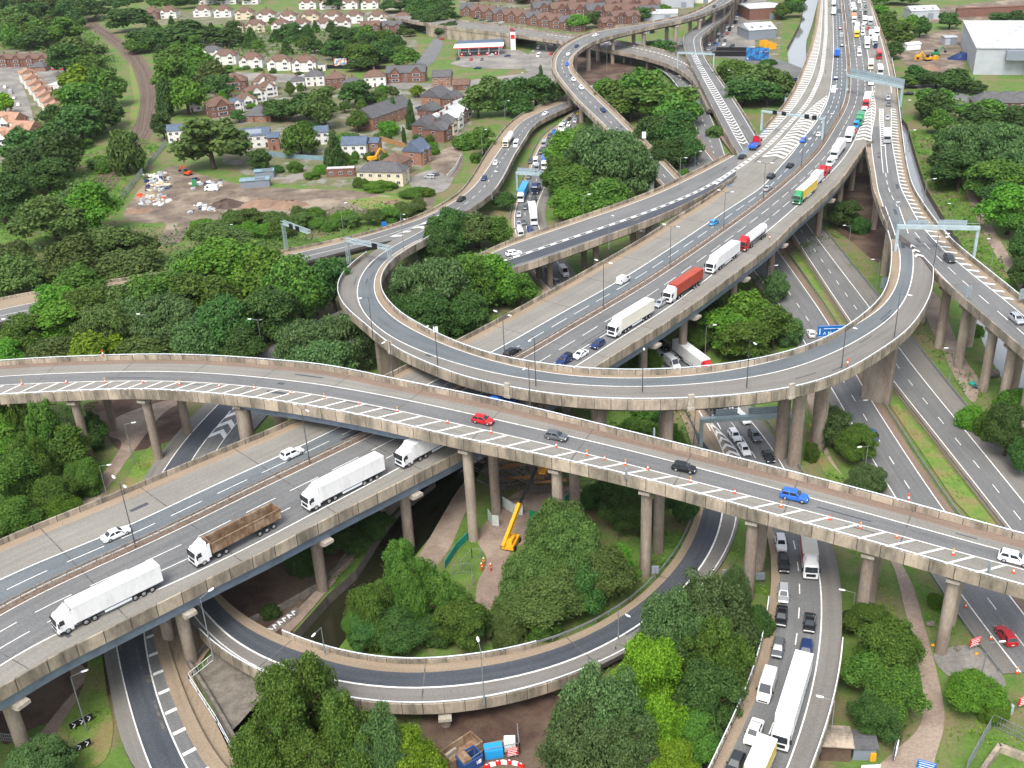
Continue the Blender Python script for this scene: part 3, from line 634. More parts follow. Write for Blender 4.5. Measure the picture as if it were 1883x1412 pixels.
def lpier(px, py, offs, wide=False, rad=1.0):
    s = lb.sd(px, py)[0]; o = float(np.interp(s, lb.s, bO)); i = float(np.interp(s, lb.s, bI)); m = (o+i)/2
    if wide:
        z = lb.pt(s)[2]-1.9; c = lb.pt(s, m); mb = MB(); mb.box((c[0], c[1], -.5), (1.9, abs(o-i)*.62, z+.5), 0, lb.ang(s)); p = mb.build('pier', PIER, loop); bv = p.modifiers.new('bevel', 'BEVEL'); bv.width = .5; bv.segments = 3
    else: pier(loop, lb, s, [m+k for k in offs], rad, 1.9, 0, False)
lpier(1640, 600, (0,), True); lpier(1517, 665, (0,), False, 1.5); lpier(1470, 690, (-2, 2), False, 1.3); lpier(1225, 712, (-2.2, 2.2)); lpier(1105, 710, (-2.2, 2.2)); lpier(985, 700, (-2.2, 2.2)); lpier(690, 600, (0,), True); lpier(640, 520, (-2, 2)); lpier(700, 470, (0,), True)
# crash cushions and service boxes fixed to the outer parapet
for px, py in ((718, 632), (937, 708), (1270, 730), (1447, 706)):
    s = lb.sd(px, py, 1.2)[0]; p = lb.pt(s, np.interp(s, lb.s, bO)+.35*sideo, -.6); mb = MB(); mb.box(p, (1.1, .5, 2.6), 0, lb.ang(s)); mb.box(p-[0, 0, .5], (1.4, .7, .5), 0, lb.ang(s)); mb.build('service_box', CONC_L, loop)

# ---- far slip that joins the motorway, coming up from the road below
zd = [(296, 873, .4), (324, 828, .4), (358.5, 788, .4), (398, 746, .4), (450, 697, .5), (515, 652, .7), (600, 603, 1.2), (716, 546, 3.2), (840, 503, 6.5), (900, 487, 8.4), (933, 477.8, 9.3), (1013, 450, 11), (1106, 419, 13), (1201.5, 386, 14.6), (1291.7, 348, 15.4), (1345, 316, 15.48), (1384.7, 289, 15.48)]
zd = [(215, 1200, .6), (205, 1120, .5), (215, 1040, .4), (250, 950, .4)]+zd
zd = [(360, 1560, 1.5), (300, 1470, 1.3), (273.5, 1408.7, 1.2), (252, 1350, 1.1), (239, 1302.5, 1.0), (225.7, 1249, .8)]+zd
rk = Road(zd)
ROADS['rk'] = rk
s_lo = rk.sd(600, 603)[0]; s_hi = rk.sd(870, 496)[0]; s_end = rk.sd(1345, 316)[0]
kL = rk.tr([(300, 1460), (232, 1408), (215, 1330), (204, 1270), (190, 1190), (180, 1120), (190, 1040), (225, 950), (262, 883), (294, 836), (372, 746), (425, 697), (487, 645), (563.6, 597), (700, 542), (830, 495), (900, 462), (920, 453), (1079, 398), (1185.5, 361), (1249, 332), (1318, 298), (1383, 262)], 0)
kR = rk.tr([(470, 1460), (410, 1408.7), (370, 1340), (338, 1270), (318, 1210), (300, 1150), (300, 1090), (330, 1000), (380, 890), (470, 790), (520, 730), (560, 690), (640, 640), (735, 572), (860, 525), (944, 497), (1052.8, 461), (1185.5, 412), (1313, 351), (1345, 333), (1400, 292)], 0)
kG = rk.tr([(342.5, 1408.7), (317, 1355), (294.7, 1299.9), (276, 1236), (267, 1180), (262, 1120), (280, 1040), (310, 950), (347.9, 852), (424.9, 756), (470, 705), (530, 664), (610, 616), (720, 565), (850, 513), (933, 490)], 0)
def f1(mb):
    rk.line(mb, 0, .2, None, None, 0, rk.sd(640, 585)[0]); rk.line(mb, kG, .22, None, None, 0, rk.sd(425, 756)[0]); rk.line(mb, 0, .17, 3, 6, rk.sd(450, 700)[0], s_hi)
    rk.line(mb, 0, .8, 2, 2, s_hi, s_end); rk.line(mb, .62, .15, None, None, s_hi, s_end); rk.line(mb, -.62, .15, None, None, s_hi, s_end)
    rk.line(mb, kL-1.6, .2, None, None, s_hi, s_end+20); rk.line(mb, kR+.7, .2, None, None, s_hi, s_end-20)
def f2(mb):
    s0, s1 = rk.sd(238, 1420)[0], rk.sd(215, 1130)[0]; rk.hatch(mb, kG-.25, kR+1.9, rk.sd(340, 1440)[0], s1, 5.0, .7, .2)
    g2 = rk.tr([(398, 828), (448.7, 761.7), (490, 718)], 0); s2, s3 = rk.sd(345, 805)[0], rk.sd(440, 710)[0]
    rk.chevron(mb, kG, g2, s2, s3, 4.6, 2.0, 2.6); rk.line(mb, g2, .2, None, None, s2-12, s3)
def f3(mb): rk.strip(mb, kL-1.9, kL, .012, rk.sd(900, 487)[0])
def f4(mb): rk.strip(mb, kR, kR+2.0, .012, 0, rk.sd(260, 1010)[0])
def f5(mb): rk.strip(mb, 0, kL, .012, 0, rk.sd(400, 744)[0])
slip_up = viaduct('ramp_road', 'dark slip road running under the motorway then climbing to merge with it', rk, kL, kR,
    [(kG, 0, A_DARK, 'carriageway'), (0, kL, A_GREY, 'carriageway'), (kR, kG, A_GREY, 'carriageway')],
    [('edge_line', PAINT, f1), ('hatch_marking', PAINT, f2), ('verge', A_VERGE, f3), ('pavement', A_VERGE, f4), ('hard_shoulder', A_SHOULDER2, f5)], th=1.9, cat='road', rails=(0, 0), par_s=((rk.sd(830, 500)[0], s_end+25), (rk.sd(830, 510)[0], s_end-6)))
for px, py in ((1000, 455), (1085, 427), (1180, 394)):
    s = rk.sd(px, py)[0]; pier(slip_up, rk, s, [-3.5, 3.5], .9, 1.9)

# ---- right-hand link that leaves the motorway
rl = Road([(1618, 110, 15.45), (1619, 140, 15.46), (1619.5, 175, 15.47), (1621, 215, 15.48), (1623.5, 265, 15.6), (1628, 315, 16.1), (1634, 349, 16.6), (1642, 365, 16.9), (1659, 395.5, 17.3), (1671, 412.7, 17.5), (1701.6, 451, 17.8), (1723, 471, 17.9), (1769, 516, 17.9), (1831.7, 569.4, 17.6), (1866, 600, 17.5), (1930, 655, 17.2)])
ROADS['rl'] = rl
lL = rl.tr([(1603, 170), (1598, 225), (1592.8, 263), (1603.4, 313), (1614, 361), (1632.6, 410), (1645, 428), (1690, 455), (1717.6, 493.7), (1776, 546.8), (1883, 637), (1930, 678)], 1.2, 1)
lR = rl.tr([(1640, 110), (1648.5, 156.7), (1656.5, 225.7), (1664.5, 289.4), (1680, 345), (1696, 371.7), (1715, 398), (1754.7, 445.9), (1834.4, 509.6), (1883, 549.5), (1930, 588)], 1.2)
lE = rl.tr([(1630, 110), (1639, 175), (1639, 255), (1648.5, 305), (1672, 375), (1688, 406), (1754.7, 477.8), (1818.5, 528), (1883, 581)], 0)
lI = rl.tr([(1604, 172), (1602, 257), (1604, 280), (1612, 330), (1622, 370), (1642, 425), (1668, 437), (1690, 462), (1722, 497), (1776, 551), (1883, 645)], 0)
def f1(mb):
    rl.line(mb, 0, .18, 5, 4, rl.sd(1624, 318)[0]); rl.line(mb, lE, .22); rl.line(mb, lI, .2, None, None, 0, rl.sd(1635, 420)[0]); rl.line(mb, lI, .2, None, None, rl.sd(1700, 470)[0])
    for k in (-.7, .7): rl.line(mb, k, .2, None, None, 0, rl.sd(1624, 318)[0])
def f2(mb):
    rl.hatch(mb, lE, lR-.9, rl.sd(1625, 170)[0], rl.sd(1818, 556)[0], 4.4, 1.0, 1.2); rl.hatch(mb, -.7, .7, 0, rl.sd(1623, 270)[0], 3.2, 1.3, .5)
    c = rl.tr([(1668, 437), (1675, 450), (1680, 475)], 0); d = rl.tr([(1668, 436), (1690, 460), (1704, 478)], 0); rl.chevron(mb, c, d, rl.sd(1690, 452)[0], rl.sd(1715, 478)[0], 3.6, 1.5, -1.5)
LLR = ((rl.sd(1594, 264, 1.2)[0], rl.sd(1630, 408, 1.2)[0]), (rl.sd(1715, 491, 1.2)[0], 1e9))
link = viaduct('link_viaduct', 'two lane viaduct on tall round columns branching off the motorway above the river', rl, lR, lL,
    [(lE, 0, A_GREY, 'carriageway'), (0, lI, A_GREY, 'carriageway'), (lI, lL, A_VERGE, 'verge', LLR), (lR-1.8, lE, A_SHOULDER2, 'hatched_strip'), (lR, lR-1.8, A_VERGE, 'verge')], [('edge_line', PAINT, f1), ('hatch_marking', PAINT, f2)],
    th=1.9, rails=(1, 0), par_s=((0, 1e9), LLR), joints=18)
for px, py in ((1618, 400), (1610, 330), (1632, 440)):
    s = rl.sd(px, py)[0]; q = float(np.interp(s, rl.s, lR)); l = float(np.interp(s, rl.s, lL)); pier(link, rl, s, [q-3, l+2.2], 1.0, 1.9, 0, True, None, PIER)
for bx in (1700, 1733, 1770, 1817, 1851, 1890):
    best = min(np.arange(rl.sd(1690, 450)[0], rl.L, .5), key=lambda q: abs(proj(rl.pt(q, np.interp(q, rl.s, lL)+2.2)*[1, 1, 0]+[0, 0, 7])[0]-bx))
    q = float(np.interp(best, rl.s, lR)); l = float(np.interp(best, rl.s, lL)); pier(link, rl, best, [l+2.2, q-2.6], 1.05, 1.9, 0, True, None, PIER)

# ---- trunk dual carriageway at ground level
def flat_road(nm, r, bands, lines, z=.06):
    for i, (a, b, m, n) in enumerate(bands):
        mb = MB(); r.strip(mb, a, b, 0); struct(mb.build(n, m))
    for n, m, fn in lines:
        mb = MB(); fn(mb)
        if mb.f: struct(mb.build(n, m))
z0 = .22
rt = Road([(1330, 245, 1.5), (1372, 300, .6), (1405, 345, z0), (1440, 400, z0), (1462.7, 436.6, z0), (1566, 593, z0), (1639, 695, z0), (1720, 797, z0), (1800, 898, z0), (1861, 975.4, z0), (1960, 1100, z0)])
ROADS['rt'] = rt
tE = rt.tr([(1400, 290), (1455, 372), (1481, 409), (1599, 565), (1692, 690), (1883, 924), (1960, 1020)], 0); tR = rt.tr([(1412, 285), (1475, 372), (1500, 400), (1630, 560), (1725, 680), (1883, 873), (1960, 970)], 0); tL = rt.tr([(1385, 335), (1452, 433), (1555, 593), (1628, 697), (1845, 975), (1950, 1105)], 0)
flat_road('road', rt, [(tE, 0, A_GREY, 'trunk_road'), (tR, tE, A_SHOULDER2, 'trunk_road_shoulder'), (0, tL, A_KERB, 'trunk_road_verge')], [('trunk_road_marking', PAINT, lambda mb: (rt.line(mb, 0, .2), rt.line(mb, tE, .22), rt.line(mb, tE/2, .17, 3, 6)))])
rm = Road([(1250, 215, 2.5), (1285, 262, 1.6), (1330, 320, .6), (1370, 375, z0), (1400, 418, z0), (1428, 457.8, z0), (1529, 604, z0), (1574, 690, z0), (1640, 796, z0), (1736, 939.6, z0), (1790, 1010, z0), (1883, 1130, z0), (1960, 1230, z0)])
ROADS['rm'] = rm
nE = rm.tr([(1340, 440), (1385, 495), (1440, 570), (1486, 640), (1534, 720.5), (1600.7, 837), (1646, 913), (1765, 1090), (1823.8, 1169.8), (1883, 1244), (1940, 1320)], 0); nR = rm.tr([(1330, 445), (1372, 497), (1424, 570), (1470, 640), (1516, 722), (1583, 840), (1625, 915), (1745, 1105), (1800, 1185), (1870, 1270), (1920, 1330)], 0); nL = rm.tr([(1450, 470), (1541, 604), (1590, 690), (1655, 796), (1752, 939), (1805, 1008), (1883, 1110), (1960, 1215)], 0)
flat_road('road', rm, [(nE, 0, A_GREY, 'trunk_road'), (nR, nE, A_SHOULDER2, 'trunk_road_shoulder'), (0, nL, A_KERB, 'trunk_road_verge')], [('trunk_road_marking', PAINT, lambda mb: (rm.line(mb, 0, .2), rm.line(mb, nE, .22), rm.line(mb, nE/2, .17, 3, 6)))])
patch('median_grass', [(1455, 472), (1466, 468), (1560, 610), (1630, 715), (1720, 825), (1848, 985), (1850, 1000), (1820, 990), (1755, 920), (1660, 780), (1560, 630)], GRASS_B, False)
def barrier(r, d, s0, s1, label, side=0):
    mb = MB(); r.prof(mb, d, [(-.06, .42), (.06, .42), (.06, .78), (-.06, .78)], s0, s1); o = mb.build('crash_barrier', GALV)
    pb = MB(); a = max(s0, 0)+.3
    while a < min(s1, r.L): pb.bar(r.pt(a, d, -.1), r.pt(a, d, .76), .12); a += 3.2
    pb.build('post', GALV, o); return tag(o, label, 'crash barrier')
barrier(rm, nL+.35, rm.sd(1440, 470)[0], rm.L, 'steel crash barrier along the grass strip between the two trunk road carriageways')
barrier(rt, tL+.3, rt.sd(1470, 460)[0], rt.L, 'low steel barrier on the far side of the grass strip dividing the trunk road')
barrier(rt, tR-.4, rt.sd(1510, 410)[0], rt.L, 'steel crash barrier beside the wide hard shoulder of the trunk road')
barrier(rm, nR-.4, rm.sd(1700, 1020)[0], rm.L, 'steel crash barrier beside the footpath near the red warning signs')

# ---- queueing road through the middle
ri = Road([(1120, 170, .3), (1075, 195, .25), (1050, 222, z0), (1030, 250, z0), (1023, 268, z0), (1018, 290, z0), (1010, 325, z0), (998, 350, z0), (986, 379, z0), (985, 398, z0), (994, 427, z0), (1012, 460, z0), (1045, 510, z0), (1100, 557, z0), (1165, 600, z0), (1228, 640, z0), (1290, 686, z0), (1342, 731, z0), (1371, 762, z0), (1393, 788, z0), (1420, 823, .4), (1444, 863, .8), (1478, 940, 1.7), (1499, 1010, 2.6), (1509, 1060, 3.3), (1513, 1111, 3.9), (1508, 1196, 4.7), (1489, 1292, 5.2), (1451, 1409, 5.6), (1415, 1490, 5.8)])
ROADS['ri'] = ri
iK = ri.tr([(1034, 223), (999.7, 249.6), (978.4, 287), (962, 330), (946.6, 375), (941, 400), (943, 430), (960, 470), (990, 520), (1035, 560), (1100, 600), (1170, 640), (1215, 685), (1253, 739), (1273, 780), (1300, 830), (1340, 860), (1375, 910), (1409.6, 971.5), (1417.5, 1022), (1418, 1063), (1412, 1124.6), (1404, 1175), (1383, 1250), (1352, 1320), (1313, 1405), (1280, 1480)], 0)
iS = ri.tr([(1060, 230), (1040, 265), (1026, 300), (1018, 340), (1006, 375), (1003, 400), (1012, 430), (1030, 460), (1065, 510), (1120, 555), (1190, 600), (1250, 640), (1310, 686), (1366, 731), (1412, 788), (1470, 870), (1520, 970), (1536, 1020), (1545, 1065), (1548, 1120), (1545, 1200), (1528, 1300), (1492, 1409), (1460, 1490)], 0)
iL = ri.tr([(1036, 228), (1003, 254), (982, 290), (966, 332), (950, 378), (946, 400), (948, 430), (966, 470), (996, 518), (1045, 560), (1105, 598), (1175, 637), (1228, 683), (1292, 752), (1321, 795), (1352, 848), (1388, 905), (1424, 975), (1432, 1030), (1434, 1080), (1429, 1130), (1420, 1190), (1400, 1260), (1367, 1335), (1330, 1412)], 0)
s_v0 = ri.sd(1480, 945)[0]; s_v1 = ri.sd(1510, 1120)[0]
def f1(mb):
    ri.line(mb, 0, .22); ri.line(mb, iL/2-.1, .17, 3, 4); ri.line(mb, iL+.1, .18, None, None, 0, ri.sd(1342, 731)[0])
def f2(mb):
    c = ri.tr([(1318, 797), (1327, 832), (1345, 868)], 0); d = ri.tr([(1321, 797), (1345, 806), (1362, 842), (1378, 880)], 0); s0, s1 = ri.sd(1367, 765)[0], ri.sd(1425, 835)[0]
    ri.chevron(mb, c, d, s0, s1+8, 3.2, 1.3, -2.0); ri.line(mb, c, .2, None, None, s0, s1+8); ri.line(mb, d, .2, None, None, s0, s1+8)
flat = viaduct('queue_road', 'busy two lane road packed with queueing traffic passing beneath the motorway', ri, iK, iS,
    [(iL, 0, A_GREY, 'carriageway'), (0, iS, A_SHOULDER2, 'hard_shoulder'), (iK, iL, A_VERGE, 'verge')] if iK.mean() < 0 else [(0, iL, A_GREY, 'carriageway'), (iS, 0, A_SHOULDER2, 'hard_shoulder'), (iL, iK, A_VERGE, 'verge')],
    [('edge_line', PAINT, f1), ('chevron_marking', PAINT, f2)], th=1.3, par=(0, 0), rails=(0, 0), deck=False, cat='road')
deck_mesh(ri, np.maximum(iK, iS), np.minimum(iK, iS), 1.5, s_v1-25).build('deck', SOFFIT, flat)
for d, s0 in ((iK, s_v1), (iS, s_v1+8)):
    sg = 1 if d.mean() > 0 else -1; mb = MB(); ri.prof(mb, d, [(0, -1.1), (.3*sg, -1.1), (.3*sg, .55), (0, .55)][::sg], s0); mb.build('parapet', PARA, flat); rail_mesh(ri, d, 1.25, s0, 1e9, 2.2, .15*sg, .5).build('handrail', RAIL, flat)
for px, py in ((1470, 1290), (1440, 1380)):
    s = ri.sd(px, py)[0]; pier(flat, ri, s, [float(np.interp(s, ri.s, iK))*.75, float(np.interp(s, ri.s, iS))*.3], .8, 1.5)
sg = 1 if iK.mean() > 0 else -1
barrier(ri, iK+.5*sg, ri.sd(1045, 230)[0], ri.sd(990, 400)[0], 'steel barrier along the grass bank beside the queue of cars')
barrier(ri, iS-.6*sg, ri.sd(1350, 715)[0], ri.sd(1480, 945)[0], 'steel barrier along the footpath beside the queueing road under the loop')

# ---- lower loop at the bottom
rj = Road([(255, 985, .6), (290, 1030, 1.2), (363.8, 1106, 2.6), (393, 1151, 3.2), (438, 1188, 3.8), (518.4, 1226.9, 4.4), (590, 1249, 4.6), (661.8, 1262.7, 4.7), (725.5, 1269, 4.7), (792, 1270, 4.6), (884.9, 1258.7, 4.3), (960, 1245.4, 3.9), (1026, 1226.9, 3.3), (1132.4, 1179, 2.0), (1220, 1118, .9), (1291.7, 1045, .35), (1323.6, 982, .3), (1333, 920, .28), (1326, 850, .26), (1312, 795, .24), (1285, 755, .2)])
ROADS['rj'] = rj
jI = rj.tr([(320, 985), (375, 1062), (415, 1107), (462, 1137), (520, 1168), (580, 1192), (660, 1212), (725.5, 1221), (800, 1220), (880, 1211), (960, 1196), (1005, 1184), (1090, 1150), (1160, 1108), (1225, 1045), (1262, 985), (1280, 940), (1285, 880), (1270, 820), (1250, 760)], 0)
jIl = rj.tr([(330, 1010), (372, 1075), (408, 1118), (455, 1154), (515, 1184), (580, 1207), (660, 1229), (725.5, 1236), (800, 1236), (884.9, 1225), (960, 1211), (1026, 1192), (1100, 1158), (1170, 1115), (1236, 1053), (1275, 990), (1292, 940), (1298, 880), (1283, 820), (1262, 760)], 0)
jO = rj.tr([(290, 1060), (340, 1130), (393, 1185), (440, 1217), (500, 1250), (590, 1279), (661.8, 1293), (725.5, 1299), (800, 1301), (890, 1290), (980, 1270), (1060, 1240), (1150, 1200), (1230, 1145), (1310, 1060), (1345, 1000), (1362, 950), (1360, 890)], 0)
jOl = rj.tr([(295, 1050), (350, 1125), (397, 1175), (442, 1208), (500, 1240), (590, 1270), (661.8, 1284), (725.5, 1290.5), (800, 1292), (890, 1281), (980, 1261), (1060, 1232), (1150, 1192), (1230, 1138), (1305, 1055), (1340, 1000), (1355, 950), (1352, 890)], 0)
sgj = 1 if jI.mean() > 0 else -1
def f1(mb): rj.line(mb, 0, .3); rj.line(mb, jOl, .22)
s_a, s_b = rj.sd(400, 1155)[0], rj.sd(1030, 1226)[0]
lower = viaduct('loop_viaduct', 'dark asphalt loop road bridging the canal at the foot of the tree clump', rj, jI if sgj > 0 else jO, jO if sgj > 0 else jI,
    [(0, jIl, A_DARK, 'carriageway'), (jIl, jI, A_VERGE, 'verge'), (0, jO, A_SHOULDER2, 'hard_shoulder')], [('edge_line', PAINT, f1)], th=1.6, par=(1, 1), rails=(1, 1),
    par_s=((rj.sd(470, 1205)[0], rj.sd(1020, 1228)[0]), (rj.sd(395, 1152)[0], rj.sd(1080, 1205)[0])) if sgj > 0 else ((rj.sd(395, 1152)[0], rj.sd(1080, 1205)[0]), (rj.sd(470, 1205)[0], rj.sd(1020, 1228)[0])), joints=26, parh=.75)
for px, py in ((815, 1268), (1030, 1226)):
    s = rj.sd(px, py)[0]; pier(lower, rj, s, [float(np.interp(s, rj.s, jO))*.78, float(np.interp(s, rj.s, jI))*.78], .7, 1.6)
barrier(rj, jI+.4*sgj, rj.sd(1020, 1228)[0], rj.sd(1333, 930)[0], 'steel barrier curving along the grassy bank of the lower loop road')

# ---- flyover in the far distance
re = Road([(1352, -45, 18), (1337, -12, 18), (1315, 12, 18), (1280, 31, 17.7), (1235, 42, 17.3), (1170, 54, 16.6), (1110, 66, 15.9), (1072, 80, 15), (1049, 96, 14.2), (1037, 112, 13.5), (1037, 130, 12.6), (1049, 146, 11.7), (1075, 172, 10.5), (1120, 215, 9), (1170, 264, 7), (1216, 312, 5), (1246, 345, 3.5), (1300, 400, 1.2)])
ROADS['re'] = re
eA = re.tr([(1336, -40), (1313, 0), (1265, 24), (1185.5, 41), (1105.9, 53), (1052.8, 71.7), (1023.6, 93), (1015.6, 114), (1026, 143.4), (1058, 183), (1111, 233.7), (1170, 292), (1220, 345)], .8); eB = re.tr([(1370, -40), (1347.5, 0), (1291.7, 25), (1212, 45), (1132.4, 63.7), (1079, 82.3), (1055.4, 103.6), (1052.8, 122), (1068.7, 143.4), (1127, 199), (1185.5, 257.6), (1249, 321)], .8)
sge = 1 if eA.mean() > 0 else -1
fly = viaduct('flyover', 'tall hairpin flyover on brown columns bending round behind the trees', re, eA if sge > 0 else eB, eB if sge > 0 else eA,
    [(eA-1.7*sge, eA, A_VERGE, 'verge'), (eB+1.7*sge, eA-1.7*sge, A_GREY, 'carriageway'), (eB, eB+1.7*sge, A_VERGE, 'verge')],
    [('edge_line', PAINT, lambda mb: (re.line(mb, eA-2*sge, .2), re.line(mb, eB+2*sge, .2), re.line(mb, (eA+eB)/2, .2, 3, 6)))], th=2.0, rails=(0, 0))
for s in np.arange(14, re.sd(1180, 275)[0], 26): pier(fly, re, s, [float(np.interp(s, re.s, eA))*.6, float(np.interp(s, re.s, eB))*.6], 1.2, 2.0)

rf = Road([(1340, -15, 11), (1322, 20, 10.5), (1290, 52, 10), (1276, 68, 9.6), (1277, 82, 9.2), (1284, 105, 8.6), (1302, 138, 7.2), (1326, 180, 5.6), (1348, 220, 4), (1372, 262, 2.6), (1420, 330, .5)])
ROADS['rf'] = rf
fL = rf.tr([(1328, -15), (1302, 36), (1262.5, 61), (1257, 77), (1265, 106), (1281, 138), (1304, 185), (1325, 225), (1350, 270), (1395, 335)], .8); fR = rf.tr([(1350, -10), (1335, 30), (1305, 55), (1289, 71.7), (1297, 103.6), (1320, 138), (1345, 172.6), (1368, 208), (1390, 244), (1440, 325)], .8)
sgf = 1 if fL.mean() > 0 else -1
def f1(mb): rf.chevron(mb, fL*.72+fR*.28, fL*.42+fR*.58, rf.sd(1280, 100)[0], rf.sd(1372, 262)[0], 4.4, 1.25, 2.4); rf.line(mb, fR*.88, .2); rf.line(mb, fL*.42+fR*.58, .2); rf.line(mb, fL*.72+fR*.28, .2, None, None, rf.sd(1295, 140)[0])
ramp = viaduct('ramp_road', 'sloping slip road with a long white chevron gore beyond the motorway', rf, fL if sgf > 0 else fR, fR if sgf > 0 else fL, [(fL, fR, A_GREY, 'carriageway')], [('chevron_marking', PAINT, f1)], th=1.8, cat='road', rails=(0, 0), par_s=((0, 1e9), (0, 1e9)))
for s in np.arange(15, rf.sd(1310, 150)[0], 22): pier(ramp, rf, s, [float(np.interp(s, rf.s, fL))*.5, float(np.interp(s, rf.s, fR))*.5], 1.0, 1.8)

rg = Road([(740, 25, 7), (800, 37, 7.5), (880, 48, 8), (940, 57, 8), (1000, 66, 8), (1060, 74, 7.8), (1120, 84, 7.4), (1185, 98, 7), (1238, 115, 6.4), (1272, 135, 5.9), (1295, 160, 5.0), (1318, 200, 4)])
ROADS['rg'] = rg
gU = rg.tr([(815.8, 33), (960, 50.5), (1060, 64), (1145.7, 76), (1225, 93), (1262, 108), (1285, 126), (1300, 150), (1320, 185)], .8); gD = rg.tr([(839.7, 50.5), (960, 65), (1040, 77), (1106, 89), (1185.5, 105), (1238.6, 122.5), (1265, 139), (1285, 165), (1305, 205)], .8)
sgg = 1 if gU.mean() > 0 else -1
bridge = viaduct('road_bridge', 'long pale road bridge with a concrete retaining wall behind the petrol station', rg, gU if sgg > 0 else gD, gD if sgg > 0 else gU, [(gU, gD, A_SHOULDER2, 'carriageway')],
    [('edge_line', PAINT, lambda mb: (rg.line(mb, (gU*.75+gD*.25), .9, 2, 2, rg.sd(1000, 64)[0]), rg.line(mb, (gU+gD)/2, .2, 3, 5)))], th=1.8, cat='bridge', rails=(0, 0))
s0, s1 = rg.sd(815, 40)[0], rg.sd(965, 60)[0]
for d in (gD, gU):
    mb = MB()
    for a, b in zip(rg.idx(s0, s1)[:-1], rg.idx(s0, s1)[1:]): mb.face([rg.pt(a, d)*[1, 1, 0], rg.pt(b, d)*[1, 1, 0], rg.pt(b, d, -.8), rg.pt(a, d, -.8)])
    mb.build('retaining_wall', CONC, bridge)
for s in np.arange(rg.sd(1010, 68)[0], rg.L-10, 24): pier(bridge, rg, s, [3.5, -3.5], .9, 1.8)
rh = Road([(1060, 80, 3), (1110, 88, 3.5), (1170, 104, 3.2), (1230, 128, 2.6), (1262, 160, 2), (1285, 205, 1.2), (1303, 250, .6), (1316, 295, .3), (1330, 340, .25)])
ROADS['rh'] = rh
flat_road('road', rh, [(-4.6, 4.6, A_GREY, 'side_road')], [('side_road_marking', PAINT, lambda mb: (rh.line(mb, 0, .2, 3, 6), rh.line(mb, 4.1, .2), rh.line(mb, -4.1, .2)))])
# ---- railway
rr = Road([(155, 30, .1), (172, 47, .1), (205, 70, .1), (240, 98, .1), (258, 125, .1), (268, 150, .1), (272, 180, .1), (268, 210, .1), (262, 240, .1), (240, 275, .1), (205, 320, .1), (175, 355, .1), (150, 395, .1)])
mb = MB(); rr.strip(mb, -5.6, 5.6); struct(mb.build('railway_ballast', BALLAST))
mb = MB(); a = 0
while a < rr.L:
    for d in (-1.9, 1.9): rr.strip(mb, d-1.3, d+1.3, .05, a, a+.3)
    a += 1.1
struct(mb.build('railway_sleepers', mat('sleeper', (.2, .17, .14))))
mb = MB()
for d in (-2.65, -1.2, 1.2, 2.65): rr.prof(mb, d, [(-.06, .05), (.06, .05), (.06, .22), (-.06, .22)])
struct(mb.build('railway_rails', mat('rail_steel', (.22, .15, .11), rough=.4, metal=.5)))
patch('railway_bank', [(238, 115), (252, 150), (258, 185), (250, 225), (240, 232), (240, 200), (246, 180), (240, 150)], GRASS_B)
# ------------------------------------------------------------------ vehicles
def paint(name, c, rough=.28, metal=0.0):
    m = mat(name, c, rough=rough, metal=metal, spec=.5); return m
PC = {'white': paint('car_white', (.78, .79, .8)), 'black': paint('car_black', (.012, .013, .015), .2), 'grey': paint('car_grey', (.13, .14, .15), .3, .4), 'silver': paint('car_silver', (.48, .5, .52), .3, .5),
      'red': paint('car_red', (.42, .012, .018)), 'blue': paint('car_blue', (.02, .12, .5)), 'navy': paint('car_navy', (.012, .03, .11)), 'dark': paint('car_dark', (.03, .035, .04)),
      'yellow': paint('car_yellow', (.8, .55, .02)), 'cyan': paint('car_cyan', (.02, .28, .6)), 'green': paint('car_green', (.03, .25, .1)), 'cream': paint('lorry_cream', (.72, .66, .5)), 'orange': paint('lorry_orange', (.75, .2, .03)),
      'container': paint('container_red', (.38, .06, .035), .5), 'maroon': paint('car_maroon', (.14, .01, .02))}
GLASS = mat('car_glass', (.02, .028, .034), rough=.06, spec=.8)
TYRE = mat('tyre', (.014, .014, .015), rough=.8)
RIM = mat('alloy_rim', (.45, .46, .48), rough=.35, metal=.7)
HEADL = mat('headlamp_lens', (.75, .78, .8), rough=.1, spec=.8)
TAILL = mat('tail_lamp_lens', (.4, .01, .01), rough=.15, spec=.7)
TRIM = mat('black_trim', (.02, .02, .022), rough=.6)
CHASSIS = mat('chassis', (.03, .03, .034), (.06, .055, .05), 2.0, rough=.7)
PLATE = mat('number_plate', (.75, .73, .6), rough=.5)
TRAIL = mat('trailer_white', (.78, .79, .8), (.6, .6, .58), .7, detail=6, rough=.4, mix=(.45, .85), stretch=(1, 1, .35))
SEAM = mat('panel_seam', (.62, .63, .64), rough=.5)
CREAMT = mat('trailer_cream', (.76, .74, .64), (.66, .62, .5), .3, rough=.45, mix=(.4, .8))
RUSTY = mat('tipper_rust', (.26, .17, .1), (.15, .09, .055), .8, detail=6, rough=.7, col3=(.33, .25, .17), scale3=.5)
CONTAIN = mat('container_side', (.4, .07, .04), (.3, .05, .03), .7, rough=.5)
CARS = {  # length, width, height, belt, bonnet height, cabin x: tail base, tail top, screen top, screen base, ground clearance
    'hatch': (4.1, 1.76, 1.48, .92, .90, -1.98, -1.55, .25, 1.02, .2), 'saloon': (4.8, 1.84, 1.43, .9, .86, -1.75, -1.0, .35, 1.2, .18),
    'suv': (4.5, 1.88, 1.68, 1.06, 1.04, -2.14, -1.8, .35, 1.08, .25), 'estate': (4.75, 1.84, 1.5, .92, .88, -2.25, -1.8, .4, 1.25, .18),
    'coupe': (4.4, 1.84, 1.3, .86, .82, -1.95, -.7, .25, 1.15, .16), 'minivan': (4.4, 1.84, 1.84, 1.1, 1.06, -2.16, -2.05, .75, 1.4, .2)}
